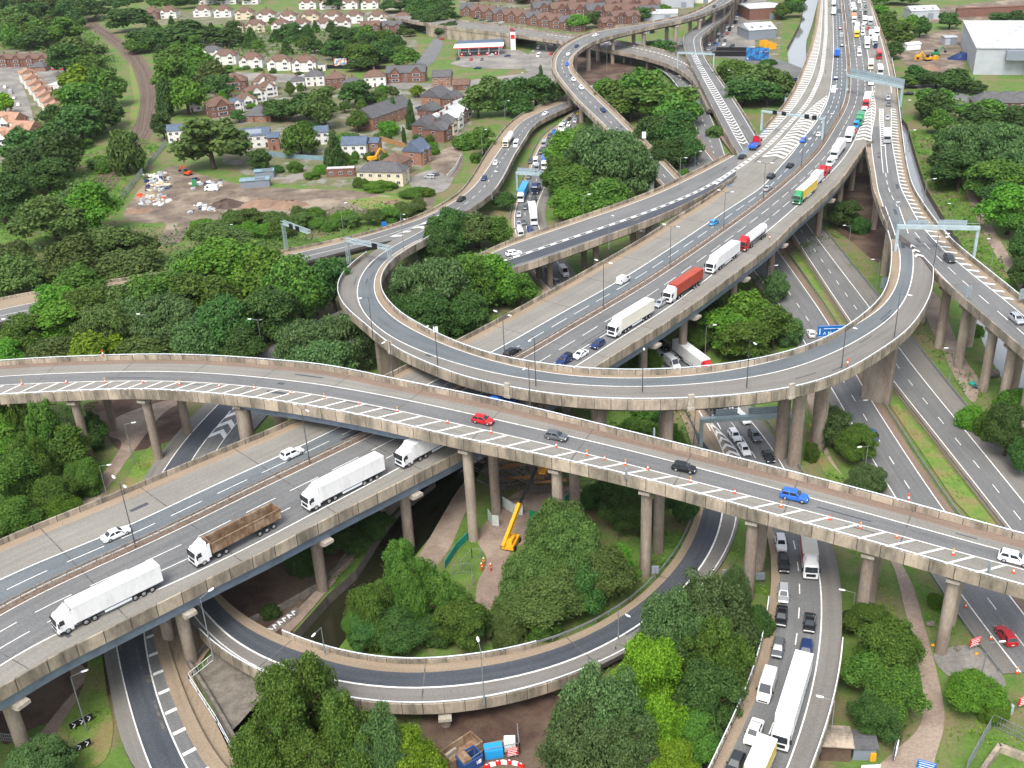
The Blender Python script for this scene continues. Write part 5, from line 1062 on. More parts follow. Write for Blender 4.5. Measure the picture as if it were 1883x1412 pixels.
VT = [
 # motorway, near carriageway
 (200, 1103, 'mw', -1, 'artic', 'white', 'plain white articulated lorry leading the motorway lorries, nearest the lower left corner'), (435, 985, 'mw', -1, 'tipper', 'white', 'white cab lorry with an empty rusty brown tipping trailer'),
 (632, 890, 'mw', -1, 'artic', 'white', 'white articulated lorry following the rusty tipper'), (795, 815, 'mw', -1, 'artic', 'white', 'white lorry half hidden beneath the slip viaduct'),
 (928, 738, 'mw', -1, 'flat:blue', 'blue', 'blue flatbed lorry in the shade between the two viaducts'),
 (1037, 662, 'mw', -1, 'pickup', 'navy', 'dark blue pickup truck about to pass under the loop'), (1067, 650, 'mw', -1, 'coupe', 'white', 'white low car between the dark pickup and a dark hatchback'), (1099, 632, 'mw', -1, 'hatch', 'navy', 'dark blue hatchback in front of the cream lorry'),
 (1160, 588, 'mw', -1, 'artic:cream', 'white', 'cream and white articulated lorry on the motorway beyond the loop'), (1214, 557, 'mw', -1, 'hatch', 'silver', 'silver hatchback between the cream lorry and the red container'),
 (1256, 528, 'mw', -1, 'container', 'white', 'white cab lorry carrying a rust red shipping container'), (1329, 476, 'mw', -1, 'artic', 'white', 'white articulated lorry behind the red container lorry'), (1385, 437, 'mw', -1, 'tanker', 'red', 'red cab lorry pulling a white cylindrical tank'),
 (1480, 355, 'mw', -1, 'artic:yellow', 'green', 'green cab lorry with a bright yellow curtain trailer'), (1500, 331, 'mw', -1, 'box', 'white', 'white box lorry right behind the yellow trailer'), (1516, 314, 'mw', -1, 'flat:red', 'red', 'red flatbed lorry on the motorway in front of a white van'), (1527, 300, 'mw', -1, 'van', 'white', 'white van following the red flatbed on the motorway'),
 (1541, 276, 'mw', -1, 'artic', 'white', 'white articulated lorry beside the viaduct gore nose'), (1562, 250, 'mw', -1, 'box', 'white', 'white box lorry beside the white chevrons'), (1571, 240, 'mw', -1, 'hatch', 'red', 'small red car tucked beside the chevron gore'), (1574, 231, 'mw', -1, 'van', 'cyan', 'pale blue van in the motorway queue before the gantry'), (1581, 220, 'mw', -1, 'box:green', 'green', 'green lorry in the motorway queue before the gantry'), (1589, 206, 'mw', -1, 'van', 'white', 'white van behind the green lorry'), (1594, 186, 'mw', -1, 'artic', 'red', 'white trailer lorry with a red cab under the wide gantry'),
 (1602, 148, 'mw', -1, 'box', 'white', 'white lorry just beyond the wide gantry'), (1618, 132, 'mw', -1, 'coach', 'white', 'white coach beyond the wide gantry'), (1601, 120, 'mw', -1, 'box:cream', 'cream', 'cream lorry beyond the wide gantry'), (1616, 103, 'mw', -1, 'coach', 'red', 'red and white coach in the far motorway queue'), (1629, 145, 'mw', -1, 'hatch', 'white', 'white car at the edge of the far motorway queue'), (1594, 80, 'mw', -1, 'artic', 'white', 'long white lorry in the middle of the far queue'),
 (1580, 89, 'mw', -1, 'hatch', 'white', 'white hatchback in the near lane of the far queue'), (1580, 100, 'mw', -1, 'van', 'white', 'white van in the near lane of the far queue'), (1610, 85, 'mw', -1, 'van', 'navy', 'dark blue van in the outer lane of the far queue'), (1575, 60, 'mw', -1, 'artic:cream', 'yellow', 'cream trailer with a yellow cab set at the front of the far queue'), (1602, 65, 'mw', -1, 'box', 'white', 'white box lorry level with the yellow cab'), (1587, 50, 'mw', -1, 'van', 'white', 'white van in the middle lane of the far queue'), (1597, 52, 'mw', -1, 'hatch', 'red', 'red hatchback in the far motorway queue'), (1570, 34, 'mw', -1, 'artic:orange', 'white', 'orange and white lorry at the far end of the motorway'),
 # motorway, far carriageway
 (213, 980, 'mw', 1, 'saloon', 'white', 'white saloon car on the near stretch of motorway by a tall lamp'), (537, 833, 'mw', 1, 'suv', 'white', 'white sport utility car just coming out below the slip viaduct'), (942, 646, 'mw', 1, 'estate', 'black', 'black estate car emerging from beneath the loop'), (1146, 514, 'mw', 1, 'minivan', 'white', 'small white van alone on the motorway away lanes'), (1313, 408, 'mw', 1, 'hatch', 'cyan', 'bright blue hatchback in the motorway away lanes'), (1411, 345, 'mw', 1, 'saloon', 'silver', 'silver saloon on the motorway beside the end of the wide pale shoulder'), (1418, 323, 'mw', 1, 'suv', 'black', 'black car just ahead of the silver saloon'), (1453, 303, 'mw', 1, 'saloon', 'black', 'black saloon beside the white chevron gore'), (1477, 257, 'mw', 1, 'suv', 'blue', 'blue car alongside the chevron gore on the motorway'), (1506, 246, 'mw', 1, 'hatch', 'white', 'white hatchback near the overhead signals'), (1533, 166, 'mw', 1, 'van', 'white', 'white van on the motorway short of the wide gantry'), (1537, 143, 'mw', 1, 'suv', 'navy', 'dark blue car ahead of the white van near the gantry'), (1539, 98, 'mw', 1, 'box:blue', 'blue', 'blue lorry climbing the far motorway'), (1548, 83, 'mw', 1, 'hatch', 'dark', 'dark car passing the blue lorry'), (1547, 66, 'mw', 1, 'van', 'silver', 'silver van on the far motorway'), (1545, 52, 'mw', 1, 'hatch', 'maroon', 'dark red car on the far motorway'), (1543, 20, 'mw', 1, 'van', 'grey', 'grey van at the top of the motorway'), (1533, 22, 'mw', 1, 'box', 'grey', 'grey lorry at the top of the motorway'), (1533, 5, 'mw', 1, 'box', 'white', 'white lorry leaving over the top of the motorway'),
 # other viaducts
 (888, 771, 'sv', 1, 'hatch', 'red', 'red hatchback on the coned slip viaduct'), (1023, 801, 'sv', 1, 'hatch', 'grey', 'dark grey hatchback on the slip viaduct behind a black one'), (1258, 859, 'sv', 1, 'hatch', 'black', 'black hatchback in the middle of the slip viaduct'), (1461, 911, 'sv', 1, 'suv', 'blue', 'bright blue car on the slip viaduct'), (1866, 1026, 'sv', 1, 'suv', 'white', 'white and black car at the end of the slip viaduct'),
 (945, 465, 'rk', 1, 'estate', 'white', 'white estate car starting up the merging slip road'), (1365, 287, 'rk', 1, 'saloon', 'black', 'black car at the top of the merging slip road'), (1388, 265, 'mw', 1, 'flat:blue', 'red', 'red and blue tipper truck merging on to the motorway'),
 (1631, 252, 'rl', 1, 'box', 'silver', 'silver box lorry on the right hand link beside the hatching'), (1633, 180, 'rl', 1, 'suv', 'silver', 'silver car on the link below the wide gantry'), (1634, 191, 'rl', 1, 'hatch', 'grey', 'grey car following another on the link'), (1632, 216, 'rl', 1, 'hatch', 'silver', 'silver hatchback ahead of the box lorry on the link'), (1746, 475, 'rl', 1, 'suv', 'dark', 'dark car passing the blue backed gantry on the link viaduct'), (1870, 586, 'rl', 1, 'suv', 'silver', 'silver car at the edge of the link viaduct over the river'),
 (1491, 612, 'rm', -1, 'hatch', 'white', 'white car on the trunk road beside the blue direction sign'), (1603, 798, 'rm', -1, 'pickup', 'blue', 'blue pickup half hidden by a round tree on the trunk road'), (1850, 1168, 'rm', -1, 'suv', 'red', 'dark red car on the trunk road beyond the warning signs'),
 (935, 257, 'ra', -1, 'tanker', 'cream', 'cream tanker truck on the curving road by the houses'), (949, 266, 'ra', -1, 'van', 'white', 'white van beside the cream tanker'), (911, 299, 'ra', -1, 'hatch', 'white', 'white hatchback on the road beside the new houses'), (890, 327, 'ra', -1, 'hatch', 'navy', 'navy hatchback on the road beside the new houses'), (848, 365, 'ra', -1, 'saloon', 'black', 'black saloon above the tree clump on the curving road'), (1003, 208, 'ra', -1, 'saloon', 'white', 'white car at the bend below the flyover'),
 (1095, 64, 're', 1, 'saloon', 'white', 'white car on the upper bend of the flyover'), (1060, 84, 're', 1, 'hatch', 'navy', 'dark car rounding the hairpin top of the flyover'), (1045, 99, 're', 1, 'saloon', 'white', 'white saloon in the middle of the flyover hairpin'), (1043, 117, 're', 1, 'hatch', 'blue', 'blue car at the tip of the flyover hairpin'), (1054, 145.5, 're', 1, 'saloon', 'white', 'white saloon coming out of the flyover hairpin'), (1069, 161, 're', 1, 'suv', 'white', 'white car lower down the flyover bend'), (1109, 202, 're', 1, 'suv', 'navy', 'dark blue car on the straight of the flyover'), (1194, 287, 're', 1, 'saloon', 'silver', 'silver car at the foot of the flyover between the trees'), (1313, 11, 're', 1, 'hatch', 'dark', 'dark car at the far top of the flyover'),
 (942, 54, 'rg', 1, 'hatch', 'red', 'red car crossing the pale road bridge'), (1130, 96, 'rh', 1, 'suv', 'black', 'black car on the low road beneath the flyover'),
 # queue at the bottom
 (1436, 999, 'ri', 1, 'suv', 'white', 'white car just clear of the slip viaduct in the queue'), (1441, 1037, 'ri', 1, 'suv', 'black', 'black car between the white and the silver in the queue'), (1488, 1027, 'ri', 1, 'box:red', 'white', 'cream roofed red box lorry with a white cab in the queue'), (1441, 1089, 'ri', 1, 'estate', 'silver', 'silver estate car with a roof rack in the queue'), (1437, 1132, 'ri', 1, 'saloon', 'black', 'black saloon behind the silver estate in the queue'), (1489, 1143, 'ri', 1, 'coupe', 'black', 'black car with a rear spoiler beside the edge line'), (1431, 1190, 'ri', 1, 'hatch', 'grey', 'grey hatchback ahead of the white van in the queue'), (1482, 1196, 'ri', 1, 'estate', 'navy', 'navy car tucked behind the long white trailer'), (1410, 1263, 'ri', 1, 'van', 'white', 'white panel van next to the long white trailer'), (1456, 1292, 'ri', 1, 'artic', 'white', 'long white lorry with blue headboard at the head of the queue'), (1386, 1345, 'ri', 1, 'saloon', 'white', 'white saloon with a glass roof beside the lorry cab'), (1352, 1403, 'ri', 1, 'hatch', 'dark', 'dark car cut by the bottom edge of the photo'), (1392, 1418, 'ri', 1, 'box:yellow', 'white', 'yellow sided lorry at the very bottom of the queue'),
 # queue under the loop and the motorway
 (1304, 741, 'ri', 1, 'box:grey', 'grey', 'grey lorry emerging from under the loop'), (1350, 750, 'ri', 1, 'pickup', 'white', 'white pickup beside the grey lorry'), (1326, 762, 'ri', 1, 'hatch', 'black', 'black car behind the gantry and ahead of the grey lorry'), (1367, 768, 'ri', 1, 'saloon', 'white', 'white car half hidden behind the gantry signs'), (1351, 800, 'ri', 1, 'suv', 'white', 'white car in front of the gantry by the chevrons'), (1388, 801, 'ri', 1, 'suv', 'grey', 'grey car beside the white one below the gantry'), (1369, 825, 'ri', 1, 'saloon', 'white', 'white saloon nearest the chevron gore'), (1413, 838, 'ri', 1, 'coupe', 'black', 'black coupe with a bright rear window near the viaduct edge'),
 (1275, 662, 'ri', 1, 'artic', 'red', 'white roofed lorry with red ends showing above the loop parapet'), (1236, 668, 'ri', 1, 'van', 'white', 'white van roof beside the red ended lorry'), (1215, 655, 'ri', 1, 'suv', 'silver', 'silver car in the shade below the motorway edge'), (1238, 656, 'ri', 1, 'hatch', 'silver', 'pale hatchback ahead of the white roofed lorry'), (1186, 640, 'ri', 1, 'suv', 'silver', 'silver car deep in the shade under the motorway'), (1220, 636, 'ri', 1, 'suv', 'black', 'black car in the shade under the motorway'),
 (1037, 500, 'ri', 1, 'van', 'white', 'white van between the merging slip road and the motorway'), (1024, 518, 'ri', 1, 'saloon', 'grey', 'grey car near the grass corner under the slip road'), (1008, 497, 'ri', 1, 'suv', 'dark', 'dark car in the shade of the merging slip road'),
 (962, 355, 'ri', 1, 'artic:cyan', 'white', 'white lorry with a pale blue trailer roof before the gantry'), (980, 395, 'ri', 1, 'artic', 'white', 'white lorry passing the gap between tree clumps'), (986, 345, 'ri', 1, 'flat:navy', 'navy', 'car transporter stacked with dark cars beneath the gantry'), (954, 393, 'ri', 1, 'saloon', 'silver', 'silver car following the blue roofed lorry'), (954, 411, 'ri', 1, 'saloon', 'silver', 'second silver car behind the blue roofed lorry'), (957, 431, 'ri', 1, 'van', 'white', 'white van about to pass under the merging slip road'), (1003, 297, 'ri', 1, 'artic:blue', 'white', 'white lorry with a blue trailer among the queueing cars'), (985, 298, 'ri', 1, 'van', 'white', 'white van next to the blue trailer'),
 (994, 279, 'ri', 1, 'suv', 'dark', 'dark car behind the white van in the upper queue'), (1000, 266, 'ri', 1, 'van', 'silver', 'silver van in the upper queue by the grass bank'), (1011, 250, 'ri', 1, 'suv', 'dark', 'dark car in the upper queue by the grass bank'), (1018, 241, 'ri', 1, 'saloon', 'blue', 'blue car in the upper queue by the grass bank'), (1016, 272, 'ri', 1, 'suv', 'navy', 'navy car in the outer lane of the upper queue'), (1021, 254, 'ri', 1, 'van', 'cyan', 'blue van in the outer lane of the upper queue'), (1025, 246, 'ri', 1, 'saloon', 'white', 'white saloon in the outer lane of the upper queue'), (1032, 235, 'ri', 1, 'van', 'white', 'white van in the outer lane of the upper queue'), (1037, 225, 'ri', 1, 'suv', 'silver', 'silver car near the flyover in the upper queue'), (1047, 218, 'ri', 1, 'saloon', 'black', 'black car near the flyover in the upper queue'), (1046, 229, 'ri', 1, 'suv', 'white', 'white car near the flyover in the upper queue'), (1058, 222, 'ri', 1, 'suv', 'silver', 'silver car under the edge of the flyover'), (1064, 207, 'ri', 1, 'hatch', 'yellow', 'bright yellow car beneath the flyover'), (1074, 211, 'ri', 1, 'hatch', 'blue', 'blue car beside the yellow one beneath the flyover')]
for v in VT: vehicle(*v)
for i in range(24):
    px = 1062-i*3.1-(i % 2)*7 if i < 14 else 975-(i-14)*1.5+(i % 2)*14; py = 214+i*4.6+(i % 3) if i < 14 else 296+(i-14)*14; k = random.choice(('hatch', 'suv', 'saloon', 'van')); c_ = random.choice(('white', 'silver', 'dark', 'navy', 'grey', 'red'))
    if all((px-v[0])**2+(py-v[1])**2 > 60 for v in VT if v[2] == 'ri'): vehicle(px, py, 'ri', 1, k, c_, f'{c_} {"van" if k == "van" else "car"} squeezed into the upper queue')
# dense far queue, car park and street parking: smaller than parts would show
cols = ['white', 'white', 'silver', 'dark', 'grey', 'white', 'navy', 'black', 'red', 'blue']
for px, py in ((1571, 22), (1572, 10), (1581, 30), (1583, 18), (1580, 4), (1590, 38), (1591, 24), (1592, 12), (1590, 2), (1567, 2), (1598, 35), (1586, 62), (1608, 75), (1600, 40), (1568, 14), (1577, 45), (1612, 60), (1576, 52)):
    k = random.choice(['van', 'box', 'suv', 'hatch', 'artic', 'box']); vehicle(px, py, 'mw', -1, k, random.choice(['white', 'white', 'silver', 'white', 'grey']), {'van': 'van', 'box': 'box lorry', 'suv': 'tall car', 'hatch': 'small car', 'artic': 'long lorry'}[k]+' jammed in the far motorway queue')
lot = [(1348+math.cos(i*2.4)*3+(y-4)*-.5+dx, y) for y, dx, i in [(2+6.6*j, k*8.4-5, j*3+k) for j in range(13) for k in range(4)]]
for i, (px, py) in enumerate(lot):
    c = random.choice(cols); k = random.choice(['suv', 'hatch', 'saloon', 'van', 'hatch']); vehicle(px, py, None, 1, k, c, f'{c} {"van" if k == "van" else "car"} in the packed street beside the tall flyover columns', None, False, R(250+random.uniform(-8, 8)))
for i, (px, py, rz) in enumerate(((1352, 92, 200), (1366, 96, 200), (1380, 92, 180), (1346, 84, 230), (1334, 94, 100), (1393, 95, 190), (1312, 92, 95), (1300, 90, 95))):
    c = ['silver', 'red', 'white', 'dark', 'grey', 'white', 'navy', 'silver'][i]; vehicle(px, py, None, 1, ['suv', 'hatch', 'van', 'suv', 'saloon', 'van', 'suv', 'saloon'][i], c, f'{c} vehicle waiting at the crossroads beyond the tree clump by the chevron ramp', None, False, R(rz))
for i, (px, py, rz, k, c, lb_) in enumerate(((1438, 137, 170, 'suv', 'cyan', 'blue car on the road passing under the motorway'), (1446, 143, 172, 'hatch', 'white', 'white car on the road passing under the motorway'), (1461, 146, 172, 'suv', 'navy', 'navy car on the road passing under the motorway'), (1671, 172, 170, 'suv', 'black', 'black car just past the motorway edge'), (1750, 191, 170, 'suv', 'dark', 'dark car among trees on the lane beyond the river'), (1762, 196, 170, 'suv', 'navy', 'navy car behind a dark one on the lane beyond the river'),
     (790, 325, 160, 'minivan', 'silver', 'silver people carrier on the paved driveway'), (798, 320, 160, 'hatch', 'grey', 'grey car beside the silver people carrier'), (850, 271, 170, 'saloon', 'white', 'white car parked behind the old brick terrace'), (772, 197, 170, 'saloon', 'navy', 'navy car in the flats car park'), (745, 213, 160, 'hatch', 'silver', 'silver car beside the long brick flats'), (556, 139, 180, 'saloon', 'silver', 'silver car on the street below the white semis'), (389, 347, 175, 'van', 'white', 'white van parked on the muddy building site'), (521, 184, 140, 'suv', 'white', 'white car in a front garden by the brown roofed houses'), (812, 71, 120, 'hatch', 'red', 'red car on the side street above the petrol station'), (782, 59, 170, 'saloon', 'navy', 'navy car parked where the side street bends'),
     (991, 102, 250, 'van', 'white', 'white van on the road coming out below the bridge'), (990, 87, 260, 'minivan', 'white', 'white van in the mouth of the underpass'), (1013, 99, 250, 'hatch', 'red', 'red car in the underpass mouth'), (878, 124, 180, 'saloon', 'navy', 'navy car leaving the petrol station'), (842, 108, 260, 'suv', 'black', 'black car at the end pump'), (866, 109, 260, 'hatch', 'red', 'red car at the petrol pumps'), (886, 109, 260, 'hatch', 'grey', 'grey car at the petrol pumps'), (903, 101, 180, 'hatch', 'silver', 'silver car under the pump canopy'), (860, 101, 180, 'suv', 'black', 'black car under the pump canopy'), (933, 102, 180, 'hatch', 'navy', 'navy car outside the forecourt shop'),
     (80, 124, 175, 'hatch', 'dark', 'dark car in front of the tudor gabled terrace'), (101, 127, 175, 'hatch', 'red', 'red car in front of the tudor gabled terrace'), (114, 127, 175, 'saloon', 'red', 'second red car in front of the tudor gabled terrace'), (108, 139, 160, 'suv', 'grey', 'grey car in the yard behind the orange roofed terrace'), (10, 160, 100, 'suv', 'white', 'white car beside the orange roofed terrace'), (20, 170, 105, 'van', 'silver', 'silver van beside the orange roofed terrace'), (26, 180, 105, 'hatch', 'silver', 'silver hatchback beside the orange roofed terrace'), (34, 192, 105, 'suv', 'white', 'white car half way along the orange roofed terrace'),
     (886, 36, 170, 'hatch', 'dark', 'dark car parked by the far brick terrace'), (902, 38, 170, 'saloon', 'navy', 'navy car parked by the far brick terrace'), (921, 42, 170, 'hatch', 'silver', 'silver car parked by the far brick terrace'), (875, 33, 170, 'hatch', 'black', 'black car parked by the far brick terrace'), (1104, 12, 80, 'hatch', 'silver', 'silver car on the far street of terraces'), (1108, 5, 80, 'hatch', 'white', 'white car on the far street of terraces'), (1098, 16, 80, 'suv', 'dark', 'dark car on the far street of terraces'), (1115, 3, 80, 'van', 'white', 'white van on the far street of terraces'), (1247, 81, 160, 'saloon', 'white', 'white car beneath the flyover by the bushes'))):
    vehicle(px, py, None, 1, k, c, lb_, None, False if py < 300 else None, R(rz))
# ------------------------------------------------------------------ houses and other buildings
RENDER = mat('render_white', (.72, .71, .68), (.62, .6, .56), .5, fine=2.0); CREAM = mat('render_cream', (.66, .58, .43), (.55, .47, .34), .5, fine=2.0)
BRICK = mat('brick_red', (.2, .1, .075), (.14, .072, .055), 1.2, detail=6, fine=5.0); BRICK_O = mat('brick_orange', (.3, .165, .11), (.23, .125, .085), 1.2, detail=6, fine=5.0)
TILE = mat('roof_tile_brown', (.16, .1, .075), (.11, .068, .052), .8, detail=6, fine=3.0); TILE_R = mat('roof_tile_red', (.155, .095, .075), (.11, .068, .056), .8, detail=6, fine=3.0); TILE_O = mat('roof_tile_orange', (.38, .225, .155), (.28, .165, .115), .8, detail=6, fine=3.0)
SLATE = mat('roof_slate', (.11, .11, .115), (.075, .075, .08), .8, detail=6, fine=3.0); SLATE_B = mat('roof_slate_blue', (.1, .135, .19), (.075, .1, .145), .8, detail=5, fine=3.0); ROOF_L = mat('roof_pale', (.5, .52, .53), (.38, .4, .41), .3, fine=1.0)
WIN = mat('window_glass', (.05, .06, .07), rough=.1, spec=.7); UPVC = mat('window_frame', (.78, .78, .78), rough=.4); DOORM = mat('door_paint', (.12, .05, .04), rough=.5)
CLAD = mat('cladding_grey', (.4, .43, .46), (.34, .37, .4), .2, rough=.5); CLAD_D = mat('cladding_dark', (.2, .23, .27), rough=.5); CORR = mat('corrugated_blue', (.2, .3, .34), (.15, .23, .27), .6, rough=.5); WOOD = mat('fence_wood', (.36, .2, .09), (.26, .14, .06), 1.0, stretch=(4, 4, .5))
def win_mb(x, y, z, wd, h, ax='y', sg=-1):
    m = MB()
    if ax == 'y': m.box((x, y, z), (wd, .08, h), 1); m.face([(x-wd*.46, y+sg*.05, z+h*.05), (x+wd*.46, y+sg*.05, z+h*.05), (x+wd*.46, y+sg*.05, z+h*.95), (x-wd*.46, y+sg*.05, z+h*.95)][::-sg], 0); m.box((x, y+sg*.05, z+.05), (.06, .06, h-.1), 1)
    else: m.box((x, y, z), (.08, wd, h), 1); m.face([(x+sg*.05, y-wd*.46, z+h*.05), (x+sg*.05, y+wd*.46, z+h*.05), (x+sg*.05, y+wd*.46, z+h*.95), (x+sg*.05, y-wd*.46, z+h*.95)][::sg], 0)
    return m
def roof_mb(w, d, h, rh, kind, ov=.35, oy=0.0):
    m = MB(); a, b = w/2+ov, d/2+ov; t = .16
    if kind == 'hip': k = min(a*.98, b*.95); rid = [(-a+k, oy, h+rh), (a-k, oy, h+rh)]
    else: rid = [(-a, oy, h+rh), (a, oy, h+rh)]
    c = [(-a, -b+oy, h), (a, -b+oy, h), (a, b+oy, h), (-a, b+oy, h)]; lo = [(x, y, z-t) for x, y, z in c]
    m.face([c[0], c[1], rid[1], rid[0]]); m.face([c[2], c[3], rid[0], rid[1]])
    if kind == 'hip': m.face([c[1], c[2], rid[1]]); m.face([c[3], c[0], rid[0]])
    else:
        for q, s in ((rid[0], (c[3], c[0])), (rid[1], (c[1], c[2]))): m.face([s[0], s[1], q])
    for i in range(4): m.face([lo[i], lo[(i+1) % 4], c[(i+1) % 4], c[i]])
    m.face(lo[::-1]); m.box((0, oy, h+rh-.08), (max(rid[1][0]-rid[0][0], .3), .3, .14)); return m
def house(px, py, wpx, rz, label, wall=RENDER, roof=TILE, rk='hip', dk=.62, st=2, bays=2, cols=4, chim=1, group=None, cat='house', name='house', key=None, w=None, d=None, door=True, rh=None, gables=None, solar=False, roofp=None):
    P = at(px, py, 0); w = w or wpx*depth(P)/FPX; d = d or w*dk; h = st*2.65+.3; rh = rh or min(d, w)*.36; v = P[:2]/np.linalg.norm(P[:2]); ang = R(rz); P = P.copy(); P[:2] += np.array([-math.sin(ang), math.cos(ang)])*d/2
    if key and key in PROTO:
        o = dup(PROTO[key]); o.location = tuple(map(float, P)); o.rotation_euler = (0, 0, ang); tag(o, label, cat, group, pos=(px, py)); return o
    o = thing(name, label, cat, P, ang, group); REG[-1] = (o, (px, py))
    if key: PROTO[key] = o
    m = MB(); m.box((0, 0, -.2), (w, d, h+.2))
    if rk == 'gable':
        for s in (-1, 1): m.mesh([(s*w/2, -d/2, h), (s*w/2, d/2, h), (s*w/2, 0, h+rh-.25)], [(0, 1, 2) if s > 0 else (2, 1, 0)])
    if rk == 'flat': m.box((0, 0, h), (w+.2, d+.2, .4))
    wl = m.build('wall', wall, o)
    if rk == 'flat': m = MB(); m.box((0, 0, h+.38), (w-.3, d-.3, .06)); rf = m.build('roof', roof, o)
    else: rf = roof_mb(w, d, h, rh, rk).build('roof', roof, o)
    for i in range(chim):
        cx = (i+.5)/chim*w-w/2 if chim > 1 else 0; m = MB(); m.box((cx, d*.08, h+rh*.6), (1.0, .7, rh*.4+1.2)); m.box((cx-.25, d*.08, h+rh+1.2), (.24, .24, .4)); m.box((cx+.25, d*.08, h+rh+1.2), (.24, .24, .4)); m.build('chimney', BRICK, rf)
    if bays:
        for i in range(bays):
            cx = (i+.5)/bays*w-w/2; bw = w/bays*.5; cx += (1 if cx < 0 else -1)*0 if bays > 2 else (-1 if cx < 0 else 1)*w*.02; m = MB(); y0 = -d/2-.55; m.box((cx, -d/2-.25, -.2), (bw, .7, h+.2)); m.mesh([(cx-bw/2, y0-.05, h), (cx+bw/2, y0-.05, h), (cx, y0-.05, h+bw*.48)], [(0, 1, 2)]); b = m.build('bay', wall, o)
            m = MB(); e = .25; zt = h+bw*.5
            for s in (-1, 1): q = [(cx+s*(bw/2+e), y0-.3, h-.2), (cx, y0-.3, zt), (cx, -d/2+d*.33, zt), (cx+s*(bw/2+e), -d/2+d*.18, h-.2)]; m.face(q if s < 0 else q[::-1]); m.face([(x, y, z-.12) for x, y, z in (q[::-1] if s < 0 else q)])
            m.build('gable_roof', roof, b)
            for s in range(st): win_mb(cx, y0-.02-.04, .85+2.65*s, bw*.72, 1.35).build('window', [WIN, UPVC], b)
    for i in range(cols):
        cx = (i+.5)/cols*w-w/2
        if bays and any(abs(cx-((k+.5)/bays*w-w/2)) < w/bays*.28 for k in range(bays)): continue
        for s in range(st):
            if s == 0 and door and i % 2 == (0 if cols < 3 else 1):
                m = MB(); m.box((cx, -d/2-.03, 0), (1.0, .1, 2.1)); m.build('door', DOORM, o)
            else: win_mb(cx, -d/2-.03, .9+2.65*s, min(1.5, w/cols*.5), 1.25).build('window', [WIN, UPVC], o)
    for s in range(st):
        for sx in (-1, 1): win_mb(sx*(w/2+.03), 0, .9+2.65*s, min(1.3, d*.2), 1.2, 'x', sx).build('window', [WIN, UPVC], o)
    if solar: m = MB(); k = math.atan2(rh, d/2); m.box((0, 0, 0), (w*.5, d*.34, .06)); q = m.build('solar_panel', CLAD_D, rf); q.location = (0, -d*.26, h+rh*.5+.06); q.rotation_euler = (k, 0, 0)
    return o
gp = 'pale semi-detached houses on the far streets'
for i, (x, y, c) in enumerate(((278, 36, 'b'), (309, 34, 'w'), (372, 31, 'w'), (410, 32, 'w'), (449, 36, 'c'), (489, 40, 'w'), (528, 43, 'w'), (570, 42, 'c'), (611, 43, 'w'), (651, 43, 'w'), (694, 44, 'w'), (740, 48, 'c'))):
    house(x, y, 37, -4, f'{"white" if c == "w" else "cream" if c == "c" else "brick"} semi-detached pair with brown hipped roof in the far row', {'w': RENDER, 'c': CREAM, 'b': BRICK}[c], TILE, 'hip', .7, 2, 2, 4, 1, gp, key=('semi', c), w=14.8)
for i, (x, y, c) in enumerate(((431, 62, 'c'), (470, 60, 'c'), (517, 59, 'w'), (554, 58, 'w'), (595, 57, 'w'), (628, 55, 'w'))):
    house(x, y, 37, 2, f'{"white" if c == "w" else "cream"} semi-detached pair with reddish roof in the second far row', RENDER if c == 'w' else CREAM, TILE_R, 'hip', .7, 2, 2, 4, 1, gp, key=('semi2', c), w=14.2)
for x, y in ((682, 62), (722, 62)): house(x, y, 36, 2, 'brick house with white bays beside the far grass corner', BRICK, SLATE if x > 700 else TILE, 'gable', .6, 2, 2, 4, 1, w=14)
for i, (x, y) in enumerate(((390, 112), (414, 119), (462, 126), (514, 130), (560, 132))): house(x, y, 47, -3, 'white rendered semi with twin gables above the through street', RENDER, (SLATE, TILE, TILE, SLATE, TILE)[i], 'hip', .65, 2, 2, 4, 1, 'white semis above the through street', key=('semi3', i % 2 == 0 if i else 2), w=14.6)
house(592, 130, 14, -3, 'white flat roofed garage beside the last white semi', RENDER, SLATE, 'flat', 1.1, 1, 0, 1, 0, name='garage', cat='garage')
for x, y, c, k in ((434, 168, 'b', 40), (488, 168, 'w', 40), (474, 188, 'w', 36), (497, 178, 'w', 30), (458, 203, 'w', 36), (410, 214, 'b', 46), (438, 208, 'w', 24)):
    house(x, y, k, 28 if y > 170 else 5, f'{"brick" if c == "b" else "white"} house with brown hipped roof behind the new blue roofs', BRICK if c == 'b' else RENDER, {'b': TILE, 'w': TILE}[c] if x != 438 else SLATE_B, 'hip', .8, 2, 1, 3, 1, 'brown roofed houses behind the new blue roofs')
house(474, 224, 52, -12, 'brick bungalow under a broad grey hipped roof', BRICK_O, SLATE, 'hip', .8, 1, 0, 4, 1); house(531, 212, 30, 5, 'small brick house behind the big garden trees', BRICK, TILE, 'hip', .8, 1, 0, 2, 0); house(360, 205, 24, 20, 'pink roofed house beside the railway trees', RENDER, TILE_R, 'gable', .9, 2, 0, 2, 1)
for i, (x, y) in enumerate([(566+38*t, 17) for t in range(7)]+[(580+40*t, 0) for t in range(7)]+[(300+40*t, 8) for t in range(5)]): house(x, y, 37, -4, 'white semi-detached pair with brown roof in the topmost rows', RENDER, TILE, 'hip', .7, 2, 2, 4, 1, 'semis in the topmost rows', key=('semi', 'w'), w=14.8)
for x, y, k_, c in ((580, 158, 34, SLATE), (618, 163, 36, TILE), (650, 172, 34, SLATE), (690, 160, 40, TILE), (548, 168, 26, SLATE)): house(x, y, k_, 4, f'{"slate" if c is SLATE else "brown"} roofed house along the through street', RENDER if k_ % 3 else BRICK, c, 'hip', .7, 2, 0, 3, 1, 'mixed houses along the through street')
